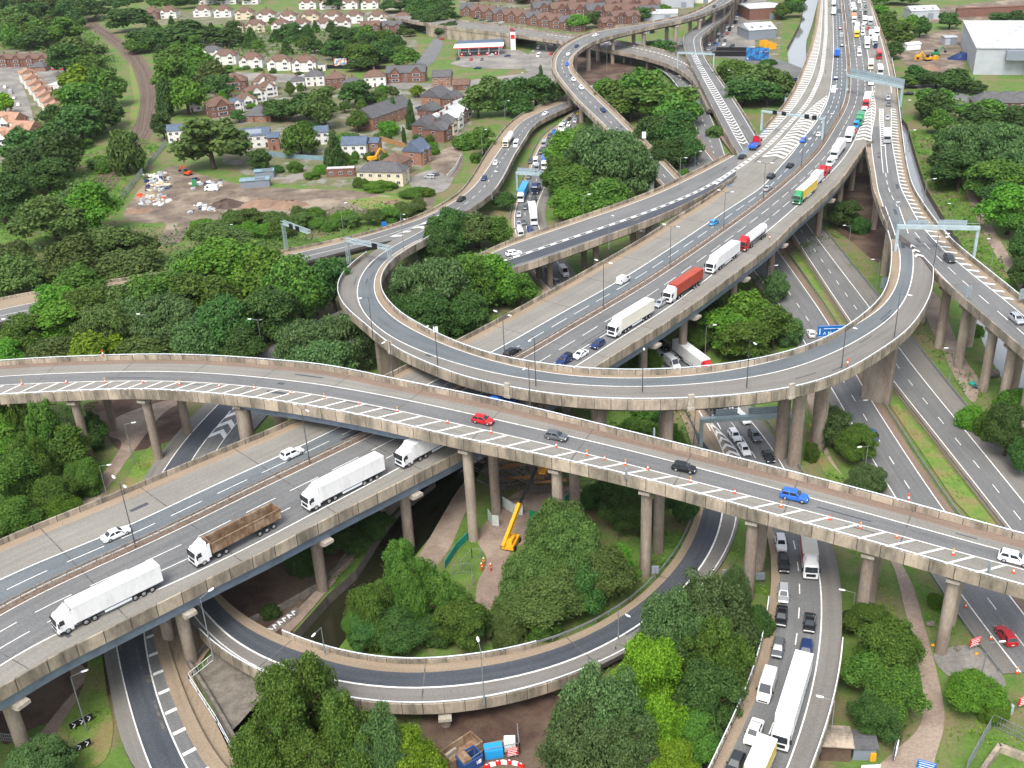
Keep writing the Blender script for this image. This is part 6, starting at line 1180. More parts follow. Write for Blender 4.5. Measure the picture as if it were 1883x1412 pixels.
for i in range(14): house(1000+33*(i % 7), 14+14*(i//7)+1.5*(i % 7), 30, 12, 'brick terraced house on the far side streets', BRICK, (TILE_R, SLATE, TILE)[i % 3], 'gable', .8, 2, 1, 3, 1, 'brick terraces on the far side streets', key=('side', i % 3), w=15)
# new houses, white with blue slates
house(328, 262, 34, 6, 'half built white house still in scaffolding at the railway edge', RENDER, SLATE_B, 'gable', .75, 2, 0, 3, 0); house(470, 272, 56, 8, 'unfinished white house with long blue slate roof and scaffolding', RENDER, SLATE_B, 'gable', .55, 2, 0, 4, 0, solar=True); house(505, 276, 20, 8, 'brick end house joined to the unfinished white one', BRICK_O, SLATE_B, 'gable', 1.2, 2, 0, 1, 0); house(588, 266, 36, 8, 'white gabled new house behind the feathery tree', RENDER, SLATE_B, 'gable', .7, 2, 0, 3, 0)
house(652, 290, 46, -8, 'new white fronted house with blue slate roof near the yellow digger', RENDER, SLATE_B, 'gable', .72, 2, 0, 3, 0); house(688, 286, 18, -8, 'new bare brick house joined to the white fronted one', BRICK_O, SLATE_B, 'gable', 1.6, 2, 0, 1, 0)
house(785, 300, 36, 62, 'new brick and white house with steep blue grey gables', BRICK_O, SLATE_B, 'gable', 1.1, 2, 2, 2, 0, rh=4.2); house(747, 322, 42, 62, 'brick house with brown hipped roof next to the driveway', BRICK_O, TILE, 'hip', 1.0, 2, 0, 3, 0); house(700, 342, 88, -14, 'long cream building with dark hipped roof beside the driveway', CREAM, SLATE, 'hip', .45, 2, 0, 5, 0, door=False); house(627, 325, 52, -2, 'long low brick outbuilding with a pale sheet roof', BRICK, ROOF_L, 'flat', .3, 1, 0, 3, 0, name='outbuilding', cat='outbuilding', door=False)
house(725, 226, 98, 58, 'long brick block of flats with plain grey gabled roof', BRICK_O, SLATE, 'gable', .52, 2, 0, 7, 0, name='flats', cat='block of flats', w=32, d=12)
house(747, 152, 72, -4, 'brick and white house with wide dark slate roof on the through street', BRICK, SLATE, 'gable', .42, 2, 2, 5, 1); house(813, 160, 34, -6, 'plain brick house with slate gable by the through street', BRICK_O, SLATE, 'gable', .8, 2, 0, 3, 0); house(848, 166, 30, -4, 'dark brick house next to the trees on the through street', BRICK, TILE, 'gable', .8, 1, 0, 2, 0)
house(822, 196, 40, 58, 'brick gabled house behind the flats car park', BRICK_O, SLATE, 'gable', 1.1, 2, 0, 2, 0); house(806, 212, 30, 58, 'low grey roofed annexe in the flats car park', BRICK, SLATE, 'gable', 1.2, 1, 0, 2, 0); house(846, 200, 30, 58, 'grey roofed house half behind the olive trees', BRICK, SLATE, 'gable', 1.0, 2, 0, 2, 0)
for i, (x, y) in enumerate(((862, 216), (854, 226), (846, 236), (836, 247), (825, 259))): house(x, y, 26, 62, 'old narrow terraced house with brick chimney on the lane', (RENDER, BRICK, RENDER, CREAM, BRICK)[i], SLATE if i > 2 else ROOF_L, 'gable', 1.5, 2, 1, 2, 1, 'old terrace on the lane', key=('lane', i), w=7.6, d=11)
house(800, 250, 40, 62, 'brick house with twin slate gables behind the old terrace', BRICK, SLATE, 'gable', .9, 2, 0, 2, 2); house(808, 226, 50, 62, 'flat white roofed extension behind the old terrace', BRICK_O, ROOF_L, 'flat', .4, 1, 0, 2, 0, name='extension', cat='outbuilding')
# terraces at the left and the top
for i in range(5): house(8+24*i, 124-.2*i, 25, -3, 'terraced brick house with red tiles facing the yard' if i < 4 else 'end terrace house with black and white timbered gable', BRICK, TILE_R, 'gable', .85, 2, 1, 2, 1, 'red brick terrace at the left edge', key=('tud', i == 4), w=8.6)
house(105, 123, 20, -3, 'timbered gable wing at the end of the red brick terrace', RENDER, TILE_R, 'gable', 1.0, 3, 1, 2, 0, w=7)
for i in range(9):
    t = i/8; x, y = 40+66*t, 152+86*t; house(x, y, 24+8*t, -62, 'white walled terraced house with orange tiled roof stepping down the yard', RENDER, TILE_O, 'gable', 1.25, 2, 1, 2, 1, 'orange roofed terrace at the left edge', key=('org', 1), w=7.2, d=9.5)
for x, y in ((12, 245), (40, 262), (8, 275)): house(x, y, 44, -20, 'orange roofed house with white extension at the left edge', RENDER, TILE_O, 'gable', .9, 2, 1, 2, 1, key=('org2', x))
house(104, 166, 36, -20, 'white flat roofed workshop behind the orange roofed terrace', RENDER, ROOF_L, 'flat', .8, 1, 0, 2, 0, name='workshop', cat='workshop'); house(70, 132, 30, -5, 'low brick building with slate roof in the yard', BRICK_O, SLATE, 'hip', .7, 1, 0, 2, 0)
for i in range(11): house(858+20.5*i, 30+2.85*i, 20, -8, ('tall brick terraced house with bay windows above the bridge' if i % 3 else 'tall brick house with white bays and slate roof above the bridge'), BRICK, SLATE if i % 3 == 0 else TILE_R, 'gable', 1.2, 2, 1, 2, 1, 'brick terrace above the road bridge', key=('top', i % 3), w=10.2)
for i in range(7): house(880+34*i, 2+1.2*i, 30, -6, 'brick terraced house in the farthest street', BRICK, (TILE_R, SLATE)[i % 2], 'gable', .8, 2, 1, 3, 1, 'farthest brick terrace', key=('far', i % 2), w=16)
for x, y in ((1130, 22), (1150, 30), (1166, 44), (1140, 44), (1120, 56)): house(x, y, 26, 20, 'brick terraced house between the flyover and the far street', BRICK, (TILE_R, SLATE)[x % 2], 'gable', .9, 2, 1, 2, 1)
def shed(px, py, wpx, d, h, rz, label, wall, roof, rh=2.0, name='industrial_shed', cat='warehouse', door=True, w=None):
    P = at(px, py); w = w or wpx*depth(P)/FPX; a = R(rz); P = P.copy(); P[:2] += np.array([-math.sin(a), math.cos(a)])*d/2; o = thing(name, label, cat, P, a); REG[-1] = (o, (px, py)); m = MB(); m.box((0, 0, -.2), (w, d, h+.2))
    for s in (-1, 1): m.mesh([(s*w/2, -d/2, h), (s*w/2, d/2, h), (s*w/2, 0, h+rh-.1)], [(0, 1, 2) if s > 0 else (2, 1, 0)])
    m.build('wall', wall, o); rf = roof_mb(w, d, h, rh, 'gable', .3).build('roof', roof, o)
    if door: m = MB(); m.box((w*.2, -d/2-.04, 0), (4, .12, 4)); m.build('loading_door', CLAD_D, o)
    m = MB()
    for i in range(int(w/6)): m.box((-w/2+3+i*6, -d/4, h+rh*.5+.03), (1.2, d*.3, .05))
    m.build('rooflight', WIN, rf) if m.f and rh > .8 and h > 4 else None
    return o
shed(1245, 14, 60, 30, 7, -10, 'long pale roofed shed beyond the flyover', CLAD, ROOF_L); shed(1215, 38, 60, 14, 5, -10, 'grey gabled shed just beyond the flyover deck', CLAD, ROOF_L); shed(1290, 6, 40, 20, 8, -30, 'white gabled unit at the top beside the flyover', RENDER, ROOF_L); shed(1408, 36, 62, 28, 8, 5, 'brick works with pale flat roof beside the river', BRICK, ROOF_L, .8); shed(1402, 72, 52, 22, 6, 8, 'open fronted shed with pale gabled roof in the estate', CLAD_D, ROOF_L, 3.0); shed(1395, 110, 20, 5, 4, 0, 'stacked white site cabins in the trading estate', RENDER, ROOF_L, .3, 'site_cabin', 'cabin')
shed(1340, 104, 60, 5, 3.2, -16, 'low black hoarding building at the crossroads', BLACK, SLATE, .5, 'hoarding', 'hoarding', False); shed(1180, 62, 46, 8, 4.5, -4, 'black fronted showroom under the flyover', BLACK, ROOF_L, .5, 'showroom', 'showroom')
# big warehouse
P = at(1789, 137); Q = at(1766, 82); Dp = float(np.linalg.norm(Q-P)); a = math.atan2(Q[1]-P[1], Q[0]-P[0])-math.pi/2; WH = ztop(P, 89); Wd = 95.0; o = thing('warehouse', 'huge grey warehouse with white roof beside the works yard', 'warehouse', P, a); mb = MB(); mb.box((Wd/2, Dp/2, -.2), (Wd, Dp, WH+.2)); mb.build('wall', CLAD, o); mb = MB(); mb.box((Wd/2, Dp/2, WH), (Wd+1, Dp+1, .6), 0); mb.build('roof', ROOF_L, o)
mb = MB(); mb.box((Wd/2+7, -2.6, WH-5), (Wd-14, 5, 4.6)); mb.build('canopy', CLAD_D, o); mb = MB(); mb.box((Wd/2+12, -4.1, 0), (Wd-24, 8, 6)); q = mb.build('office', RENDER, o); mb = MB(); mb.box((Wd/2+12, -8.15, 2.6), (Wd-30, .12, 1.2)); mb.build('window', WIN, q)
mb = MB()
for k in range(7): mb.box((8+k*4, Dp*(.1+.12*k), WH+.6), (1.4, 1.4, .5))
mb.build('roof_vent', CLAD, o)
mb = MB(); [mb.box((Wd/2, Dp*k/4, WH+.6), (Wd, .5, .12)) for k in range(1, 4)]; mb.build('roof_ridge', CLAD, o)
for i, x in enumerate((1822, 1855, 1886)): house(x, 212, 36, -10, 'brick house with dark hipped roof behind the lane trees', BRICK, SLATE, 'hip', .7, 2, 0, 4, 0, 'brick houses behind the lane trees', key='lane2', w=15)
shed(1680, 92, 28, 6, 3.4, 12, 'white canvas store at the corner of the works yard', WHITE, WHITE, .8, 'storage_tent', 'tent', False); shed(1748, 83, 22, 8, 4.5, -4, 'grey flat topped cabin in the works yard', CLAD, CLAD, .4, 'site_cabin', 'cabin')
shed(470, 345, 52, 5, 3, 6, 'grey site shed with a rusty edged roof on the building site', CLAD_D, CORR, .5, 'site_shed', 'shed'); shed(487, 328, 34, 4, 3, 6, 'blue green roofed shed behind the grey site shed', CLAD_D, CORR, .5, 'site_shed', 'shed')
shed(1700, 36, 50, 20, 6, -4, 'low grey shed at the top right', CLAD, ROOF_L); shed(1820, 30, 120, 4, 6, -3, 'long red brick wall block behind the warehouse', BRICK, BRICK, .3, door=False)
# petrol station
P = at(880, 104); dz = depth(P)/FPX; o = thing('petrol_station', 'petrol station with a red edged white canopy over its pumps', 'petrol station', P, R(-3)); cw = 92*dz; mb = MB(); mb.box((0, 9, 5.2), (cw, 15, .5)); rf = mb.build('canopy', WHITE, o); mb = MB(); mb.box((0, 1.35, 5.0), (cw+.2, .25, .45)); mb.build('fascia', REDP, rf)
mb = MB(); [mb.box((-cw/2+1.6+i*(cw-3)/14, 9, 5.72), (cw/17, 13, .1)) for i in range(15)]; mb.build('roof_panel', ROOF_L, rf)
for i in range(5):
    for y in (4, 14): mb = MB(); x = -cw*.4+i*cw*.2; mb.tube((x, y, 0), (x, y, 5.2), .22); mb.build('column', WHITE, o)
for i in range(5): mb = MB(); x = -cw*.34+i*cw*.17; mb.box((x, 3, .1), (1.0, .6, 1.9)); mb.box((x, 3, 0), (3.2, 1.2, .15)); q = mb.build('fuel_pump', REDP, o); mb = MB(); mb.box((x, 2.68, 1.2), (.7, .06, .5)); mb.build('pump_display', WHITE, q)
mb = MB(); mb.box((0, 27, 0), (cw*.9, 12, 4.6)); q = mb.build('shop', CLAD_D, o); mb = MB(); mb.box((0, 27, 4.6), (cw*.95, 13, .5)); mb.build('shop_roof', SLATE_B, q); mb = MB(); mb.box((0, 20.95, .4), (cw*.8, .1, 2.4)); mb.build('window', WIN, q)
P = at(944, 92); o = thing('price_totem', 'tall white and red price totem of the petrol station', 'sign', P, R(-10)); mb = MB(); mb.box((0, 0, 0), (3.2, .5, 11)); mb.build('totem_panel', WHITE, o); mb = MB(); mb.box((0, -.28, 7), (2.6, .08, 2.6)); mb.build('sign_face', REDP, o)
# billboards
POST = mat('poster', (.5, .12, .06), (.1, .3, .42), .35, detail=2, mix=(.45, .55), col3=(.75, .7, .6), scale3=.6, mix3=(.5, .6)); POST2 = mat('poster_blue', (.02, .07, .2), (.03, .2, .5), .35, detail=2, mix=(.45, .55), col3=(.6, .5, .45), scale3=.5, mix3=(.6, .68))
for x, pm_, lb_ in ((627, POST, 'red and grey poster billboard in front of the dark trees'), (660, POST2, 'dark blue poster billboard in front of the dark trees')):
    P = at(x, 126); o = thing('billboard', lb_, 'billboard', P, R(-3)); mb = MB(); mb.box((0, 0, 1.4), (8.6, .35, 5)); mb.build('frame', BLACK, o); mb = MB(); mb.box((0, -.2, 1.8), (7.9, .06, 4.3)); mb.build('poster', pm_, o); [(lambda m: (m.box((sx, .2, 0), (.25, .25, 5)), m.build('post', BLACK, o)))(MB()) for sx in (-3, 3)]
# ------------------------------------------------------------------ trees
LEAF = {'dark green': leafmat('leaf_dark', (.034, .084, .02), (.052, .114, .026), (.084, .156, .036)), 'green': leafmat('leaf_mid', (.052, .122, .02), (.08, .162, .026), (.122, .21, .036)),
        'bright green': leafmat('leaf_bright', (.064, .165, .02), (.094, .212, .025), (.138, .27, .034)), 'yellow green': leafmat('leaf_yellow', (.09, .175, .016), (.145, .255, .022), (.21, .33, .032)),
        'olive green': leafmat('leaf_olive', (.06, .108, .026), (.088, .145, .036), (.125, .19, .05)), 'grey green': leafmat('leaf_grey', (.054, .108, .034), (.082, .15, .048), (.132, .212, .075))}
BARK = mat('bark', (.07, .05, .035), (.04, .03, .022), 3.0, rough=.9, stretch=(1, 1, .3), bump=.3)
def quads(cen, nrm, size, asp, g, up=None):
    """leaf-clump faces at cen facing nrm"""
    n = len(cen); nrm = nrm/np.linalg.norm(nrm, axis=1)[:, None]; t = g.normal(size=(n, 3)) if up is None else up+g.normal(size=(n, 3))*.35
    a = np.cross(nrm, t); a /= np.linalg.norm(a, axis=1)[:, None]+1e-9; b = np.cross(nrm, a)
    s = (size*g.uniform(.65, 1.35, n))[:, None]; w = s*asp
    V = np.stack([cen-b*s, cen+a*w+nrm*s*.12, cen+b*s*.9, cen-a*w+nrm*s*.12], 1); return V.reshape(-1, 3)
def leafmesh(name, V, m, core=None):
    n = len(V)//4; F = np.arange(n*4).reshape(n, 4); me = bpy.data.meshes.new(name)
    V = V.astype(np.float32)
    if core is not None: cv, cf = core; nv = len(V); V = np.vstack([V, cv.astype(np.float32)])
    me.vertices.add(len(V)); me.vertices.foreach_set('co', V.ravel())
    loops = F.ravel(); starts = np.arange(n)*4; tot = np.full(n, 4)
    if core is not None:
        loops = np.r_[loops, (cf+nv).ravel()]; starts = np.r_[starts, n*4+np.arange(len(cf))*3]; tot = np.r_[tot, np.full(len(cf), 3)]
    me.loops.add(len(loops)); me.loops.foreach_set('vertex_index', loops.astype(np.int32)); me.polygons.add(len(starts)); me.polygons.foreach_set('loop_start', starts.astype(np.int32)); me.polygons.foreach_set('loop_total', tot.astype(np.int32))
    me.materials.append(m); me.update(); me.validate(); return me
import bmesh
_bm = bmesh.new(); bmesh.ops.create_icosphere(_bm, subdivisions=2, radius=1); _bm.verts.ensure_lookup_table()
ICO_V = np.array([v.co[:] for v in _bm.verts]); ICO_F = np.array([[v.index for v in f.verts] for f in _bm.faces]); _bm.free()
def blobs(form, g):
    """clump centres and radii of a crown of radius 1 and height 2 (z from 0 to 2)"""
    B = []
    if form == 'broad':
        for i in range(12):
            d = g.normal(size=3); d /= np.linalg.norm(d); d[2] = abs(d[2])-.75*(g.random() < .45); k = g.uniform(.32, .66); c = d*[k, k, k*1.02]+[0, 0, .95]; rr = g.uniform(.3, .46)
            B.append((c, rr*.86))
            for _ in range(11):
                e = g.normal(size=3); e /= np.linalg.norm(e); e[2] = abs(e[2])-.25; B.append((c+e*rr*g.uniform(.75, 1.05), g.uniform(.1, .19)))
    elif form == 'tall':
        for j in range(6):
            a = g.uniform(0, 6.3); q = g.uniform(.1, .62); top = g.uniform(1.45, 2.0)-.25*q; x, y = q*math.cos(a), q*math.sin(a)
            for z in np.arange(.4, top, .19): k = 1-((z/top))**2.2*.75; B.append(((x*(1+.25*(1-z))+g.normal()*.1, y*(1+.25*(1-z))+g.normal()*.1, z), g.uniform(.24, .34)*k+.05))
    elif form == 'willow':
        for i in range(62):
            a = g.uniform(0, 6.3); z = g.uniform(.3, 1.85); q = math.sqrt(max(.03, 1-((z-.85)/1.08)**2))*g.uniform(.5, .92); B.append(((q*math.cos(a), q*math.sin(a), z), g.uniform(.15, .27)))
    elif form == 'conifer':
        for z in np.arange(.15, 1.95, .13):
            rr = (1-z/2)*.85+.06
            for k in range(max(3, int(9*rr))): a = g.uniform(0, 6.3); B.append(((rr*.7*math.cos(a), rr*.7*math.sin(a), z), .16+.2*rr))
    else:
        for i in range(30):
            a = g.uniform(0, 6.3); q = math.sqrt(g.random())*.82; z = math.sqrt(max(0, 1-q*q))*g.uniform(.55, .95)*1.55; B.append(((q*math.cos(a), q*math.sin(a), z), g.uniform(.2, .34)))
    return B
TCACHE = {}
def crown(form, tone, lod, var):
    k = (form, lod, var)
    if k in TCACHE: return TCACHE[k]
    g = np.random.default_rng(sum(map(ord, form))*7+var*31); B = blobs(form, g); tot = {'near': 36000, 'mid': 13000, 'far': 4600}[lod]; size = {'near': .031, 'mid': .05, 'far': .085}[lod]
    wts = np.array([b[1]**2 for b in B]); wts /= wts.sum(); P = []; N = []; c0 = np.array([0, 0, .8])
    for (c, r), wt in zip(B, wts):
        n = int(tot*wt); c = np.array(c); d = g.normal(size=(n*2, 3)); d /= np.linalg.norm(d, axis=1)[:, None]
        out = c-c0; out = out/(np.linalg.norm(out)+1e-6); keep = (d @ out+d[:, 2]*.7 > -.35); d = d[keep][:n]
        q = c+d*(r*g.uniform(.7, 1.3, len(d)))[:, None]; P.append(q); N.append(d*.75+g.normal(size=d.shape)*.45+[0, 0, .3])
        if r < .22: s_ = g.random(len(q)) < .08; P[-1] = np.where(s_[:, None], c+(q-c)*1.45, q)
    if form in ('willow', 'bush'):
        n = int(tot*(.2 if form == 'willow' else .38)); d = g.normal(size=(n, 3)); d /= np.linalg.norm(d, axis=1)[:, None]; d[:, 2] = np.abs(d[:, 2])-.35*(g.random(n) < .4); w1 = .82+.13*np.sin(d[:, 0]*5+var)+.1*np.sin(d[:, 1]*7+2*var)+.08*np.sin(d[:, 2]*9); q = d*(w1*g.uniform(.84, 1.08, n))[:, None]*[1, 1, .95 if form != 'bush' else 1.35]+[0, 0, 1.03 if form != 'bush' else .1]; P.append(q); N.append(d*.8+g.normal(size=d.shape)*.45+[0, 0, .3])
    P = np.vstack(P); N = np.vstack(N); P[:, 2] = np.maximum(P[:, 2], .02)
    asp = {'willow': .42, 'tall': .5, 'conifer': .4}.get(form, .62)
    V = quads(P, N, size*(1.15 if form == 'willow' else 1), asp, g, np.array([[0, 0, 1.]]) if form in ('willow', 'tall', 'conifer') else None)
    cv = []; cf = []
    for i, (c, r) in enumerate(B): cv.append(ICO_V*r*.6+np.array(c)*[.93, .93, .96]); cf.append(ICO_F+i*len(ICO_V))
    TCACHE[k] = leafmesh('crown', V, LEAF['green'], (np.vstack(cv), np.vstack(cf))); return TCACHE[k]
def trunk(form):
    k = ('trunk', form)
    if k not in TCACHE:
        m = MB(); g = np.random.default_rng(5); m.tube((0, 0, -.1), (.02, .01, .7), .075, .05, 8); m.tube((.02, .01, .7), (0, .02, 1.5), .05, .015, 7)
        for j in range(6):
            a = j*1.05+g.uniform(-.3, .3); z = .35+.13*j; m.tube((.01, .01, z), (.55*math.cos(a), .55*math.sin(a), z+.45), .03, .008, 6)
        TCACHE[k] = m.data('trunk', BARK)
    return TCACHE[k]
NOUN = {'broad': 'spreading tree', 'tall': 'upright tree', 'willow': 'feathery tree', 'conifer': 'pointed conifer', 'bush': 'rounded bush'}
NAMES = {'broad': 'broadleaf_tree', 'tall': 'upright_tree', 'willow': 'willow_tree', 'conifer': 'conifer_tree', 'bush': 'bush'}
TN = [0]
def tree_at(P, Rr, H, form, tone, where, group, pos):
    d = depth(P); lod = 'near' if d < 215 else 'mid' if d < 430 else 'far'; TN[0] += 1; var = TN[0] % 3
    Rr = float(max(Rr, .6))*(1.13 if form == 'broad' else 1.0); H = float(min(max(H, 1.2), 24)); sz = 'tall' if H > 13 else 'small' if H < 6 and form != 'bush' else 'low' if H < 2.5 else 'broad' if Rr > 6 else ''
    if form == 'tall' and sz == 'tall': sz = 'lofty'
    o = thing(NAMES[form], ' '.join(f'{sz} {tone} {NOUN[form]} {where}'.split()), 'bush' if form == 'bush' else 'tree', P, (TN[0]*2.399) % 6.28, group); REG[-1] = (o, pos); o.scale = (Rr, Rr*random.uniform(.9, 1.1), H/2)
    c = bpy.data.objects.new('crown', crown(form, tone, lod, var)); COL.objects.link(c); c.parent = o; c.material_slots[0].link = 'OBJECT'; c.material_slots[0].material = LEAF[tone]
    if form != 'bush' and d < 700: t = bpy.data.objects.new('trunk', trunk(form)); COL.objects.link(t); t.parent = o
    return o
def tree(px, yt, yb, wpx, form, tone, where, group, z=0.0):
    P = at(px, yb, z); Rr = wpx/2*depth(P)/FPX; v = P[:2]/np.linalg.norm(P[:2]); P = P.copy(); P[:2] += v*Rr*.55
    H = ztop(P+np.r_[v*Rr*.25, 0], yt)-z; return tree_at(P, Rr, H, form, tone, where, group, (px, yt))
FT = {'b': 'broad', 't': 'tall', 'w': 'willow', 'c': 'conifer', 's': 'bush'}; TT = {'d': 'dark green', 'g': 'green', 'b': 'bright green', 'y': 'yellow green', 'o': 'olive green', 'w': 'grey green'}
def grove(where, group, lst, z=0.0):
    for px, yt, yb, wp, k in lst: tree(px, yt, yb, wp, FT[k[0]], TT[k[1]], where, group, z)
grove('in the left hand wood', 'trees in the wood beside the ramp road', [(40, 450, 560, 130, 'bo'), (150, 430, 540, 120, 'bo'), (215, 415, 520, 120, 'bo'), (245, 415, 500, 100, 'bo'), (150, 490, 590, 120, 'bg'), (265, 455, 550, 130, 'bo'), (345, 452, 530, 110, 'bo'), (400, 412, 480, 110, 'bo'), (440, 430, 560, 150, 'bb'), (500, 440, 580, 130, 'bb'), (380, 500, 620, 130, 'bg'), (300, 490, 600, 110, 'bg'), (560, 450, 600, 120, 'bg'), (620, 470, 590, 90, 'bd'), (500, 520, 640, 120, 'bd'), (420, 550, 660, 120, 'wd'), (210, 560, 660, 110, 'wo'), (120, 545, 640, 130, 'bb'), (185, 595, 690, 120, 'by'), (250, 555, 640, 120, 'ww'), (320, 545, 650, 130, 'ww'), (380, 585, 670, 110, 'ww'), (275, 608, 675, 120, 'bo'), (60, 575, 660, 90, 'bg'), (110, 610, 690, 110, 'bo'), (450, 600, 680, 80, 'bd'), (25, 620, 690, 70, 'bb'), (345, 470, 560, 110, 'bg'), (575, 590, 705, 120, 'ww'), (640, 578, 690, 110, 'ww'), (600, 622, 725, 120, 'ww'), (118, 522, 620, 90, 'bb'), (180, 518, 620, 110, 'bg'), (240, 512, 610, 110, 'bo'), (300, 505, 600, 100, 'bg')])
grove('on the slope below the railway', 'trees on the slope below the railway', [(15, 310, 420, 110, 'bd'), (110, 345, 460, 150, 'bo'), (190, 330, 440, 110, 'bb'), (20, 440, 540, 100, 'bo'), (60, 255, 345, 110, 'bd'), (120, 240, 330, 90, 'bd'), (95, 290, 360, 90, 'bd'), (160, 320, 390, 90, 'bo'), (238, 240, 322, 70, 'wo'), (155, 190, 265, 80, 'bd'), (100, 215, 290, 90, 'bd'), (45, 235, 310, 80, 'bd')])
grove('on the near side of the railway', 'trees lining the railway', [(182, 95, 165, 70, 'bg'), (147, 110, 175, 60, 'by'), (197, 125, 200, 70, 'bg'), (162, 145, 220, 80, 'bg'), (207, 155, 235, 50, 'bd'), (187, 180, 250, 70, 'bd'), (132, 155, 205, 60, 'bg'), (152, 60, 120, 80, 'bo'), (127, 30, 85, 60, 'bg'), (122, 75, 140, 60, 'bd'), (167, 205, 260, 60, 'bd'), (107, 190, 240, 50, 'bd')])
grove('on the far side of the railway', 'trees lining the railway', [(319, 100, 180, 60, 'bg'), (349, 130, 215, 80, 'bb'), (314, 135, 215, 50, 'td'), (304, 200, 260, 40, 'bd'), (354, 115, 165, 70, 'bg'), (394, 110, 170, 60, 'bo'), (409, 135, 185, 60, 'bd'), (324, 75, 130, 70, 'bg'), (364, 85, 140, 60, 'bg'), (279, 50, 95, 80, 'bd'), (344, 30, 85, 100, 'bd'), (404, 50, 90, 80, 'bd'), (244, 10, 60, 80, 'bd'), (254, 65, 100, 50, 'bg')])
grove('beside the parked van on the building site', None, [(395, 215, 320, 130, 'bo'), (478, 270, 315, 45, 'bd')])
grove('among the new blue roofed houses', 'garden trees between the houses', [(555, 225, 290, 70, 'wg'), (618, 240, 310, 48, 'cd'), (480, 275, 318, 40, 'bd'), (570, 160, 225, 90, 'bd'), (600, 160, 240, 70, 'bo'), (655, 145, 200, 60, 'bd'), (660, 195, 245, 45, 'bg'), (725, 178, 222, 24, 'cd'), (757, 182, 238, 22, 'cd'), (745, 230, 265, 12, 'td'), (715, 215, 250, 40, 'sb'), (520, 180, 225, 60, 'bd'), (690, 165, 190, 50, 'bg'), (545, 290, 318, 30, 'sg'), (590, 300, 320, 30, 'sb'), (510, 300, 318, 26, 'sd'), (575, 312, 330, 30, 'sb'), (665, 322, 345, 36, 'sg'), (700, 328, 352, 60, 'sb'), (760, 340, 365, 50, 'sg'), (785, 340, 362, 30, 'sb'), (640, 240, 265, 50, 'sg'), (770, 155, 180, 30, 'by')])
grove('between old terrace and ramp road', 'trees beside the lane by the terrace', [(880, 150, 220, 60, 'bo'), (905, 130, 190, 70, 'bo'), (950, 140, 215, 70, 'bd'), (985, 135, 205, 70, 'bd'), (1015, 145, 195, 50, 'bd'), (935, 160, 215, 50, 'bd'), (890, 230, 290, 46, 'bg'), (860, 235, 275, 50, 'sg'), (845, 250, 270, 30, 'sb'), (995, 120, 165, 20, 'cd'), (960, 175, 220, 50, 'bd'), (875, 275, 300, 20, 'sg')])
grove('inside the loop viaduct', 'trees inside the loop viaduct', [(760, 490, 600, 95, 'ww'), (815, 470, 600, 120, 'ww'), (860, 470, 590, 110, 'wg'), (890, 455, 570, 110, 'bb'), (930, 470, 570, 90, 'bb'), (960, 500, 575, 60, 'bg'), (790, 540, 630, 100, 'wd'), (860, 540, 620, 90, 'wd'), (745, 540, 610, 60, 'wd')])
grove('beside the ramp road', 'trees beside the queue road', [(830, 385, 470, 95, 'wd'), (880, 378, 465, 100, 'bo'), (915, 395, 460, 70, 'bg'), (832, 368, 400, 46, 'bb'), (930, 345, 390, 40, 'bd'), (805, 420, 490, 70, 'wd')])
grove('in the clump below the flyover', 'trees in the clump by the flyover', [(1060, 235, 330, 110, 'bb'), (1110, 232, 360, 150, 'ww'), (1150, 255, 370, 110, 'ww'), (1060, 300, 390, 100, 'bg'), (1110, 320, 410, 120, 'bg'), (1040, 350, 420, 80, 'bb'), (1140, 345, 400, 70, 'bg'), (1090, 365, 415, 80, 'bb'), (1025, 285, 370, 60, 'bg')])
grove('in the clump by the chevron ramp', 'trees in the clump by the chevron ramp', [(1180, 120, 200, 120, 'tg'), (1130, 138, 215, 70, 'bg'), (1160, 160, 230, 110, 'bg'), (1220, 150, 230, 110, 'bg'), (1245, 160, 240, 90, 'bg'), (1250, 200, 295, 90, 'bd'), (1205, 205, 290, 90, 'bd'), (1265, 235, 310, 60, 'bd'), (1230, 250, 318, 70, 'bd'), (1255, 305, 330, 30, 'sg'), (1277, 145, 165, 22, 'sg'), (1195, 70, 95, 30, 'sg'), (1220, 72, 105, 50, 'bd'), (1110, 138, 175, 40, 'bg'), (1316, 225, 255, 34, 'so')])
grove('beside the motorway hatching', 'trees beside the motorway hatching', [(1355, 105, 170, 70, 'bg'), (1395, 108, 185, 90, 'bo'), (1425, 125, 190, 60, 'bo'), (1370, 140, 200, 80, 'bd'), (1335, 115, 165, 50, 'bg'), (1410, 150, 200, 60, 'bd')])
grove('between motorway and trunk road', 'trees between the motorway and the trunk road', [(1330, 560, 650, 110, 'bb'), (1380, 520, 640, 120, 'bb'), (1420, 560, 650, 90, 'bg'), (1355, 580, 670, 110, 'bg'), (1425, 500, 560, 50, 'ww'), (1280, 600, 650, 60, 'bg'), (1550, 365, 425, 55, 'bd'), (1580, 390, 430, 36, 'sd'), (1190, 640, 690, 60, 'bb'), (1300, 530, 600, 60, 'bd'), (1450, 580, 640, 50, 'ww')])
grove('on the far river bank', 'trees on the river bank', [(1712, 165, 225, 70, 'bd'), (1720, 160, 220, 70, 'bg'), (1805, 175, 230, 90, 'bg'), (1790, 195, 250, 80, 'bd'), (1870, 190, 250, 60, 'bd'), (1770, 225, 320, 110, 'ww'), (1830, 225, 320, 100, 'ww'), (1745, 232, 310, 80, 'bd'), (1738, 265, 335, 64, 'bd'), (1760, 275, 360, 110, 'bd'), (1820, 285, 380, 120, 'bg'), (1870, 250, 360, 90, 'ww'), (1838, 330, 400, 80, 'bd'), (1850, 330, 440, 110, 'bb'), (1880, 400, 500, 80, 'bd'), (1880, 370, 450, 70, 'bg'), (1880, 470, 540, 60, 'bd'), (1722, 192, 250, 50, 'bg')])
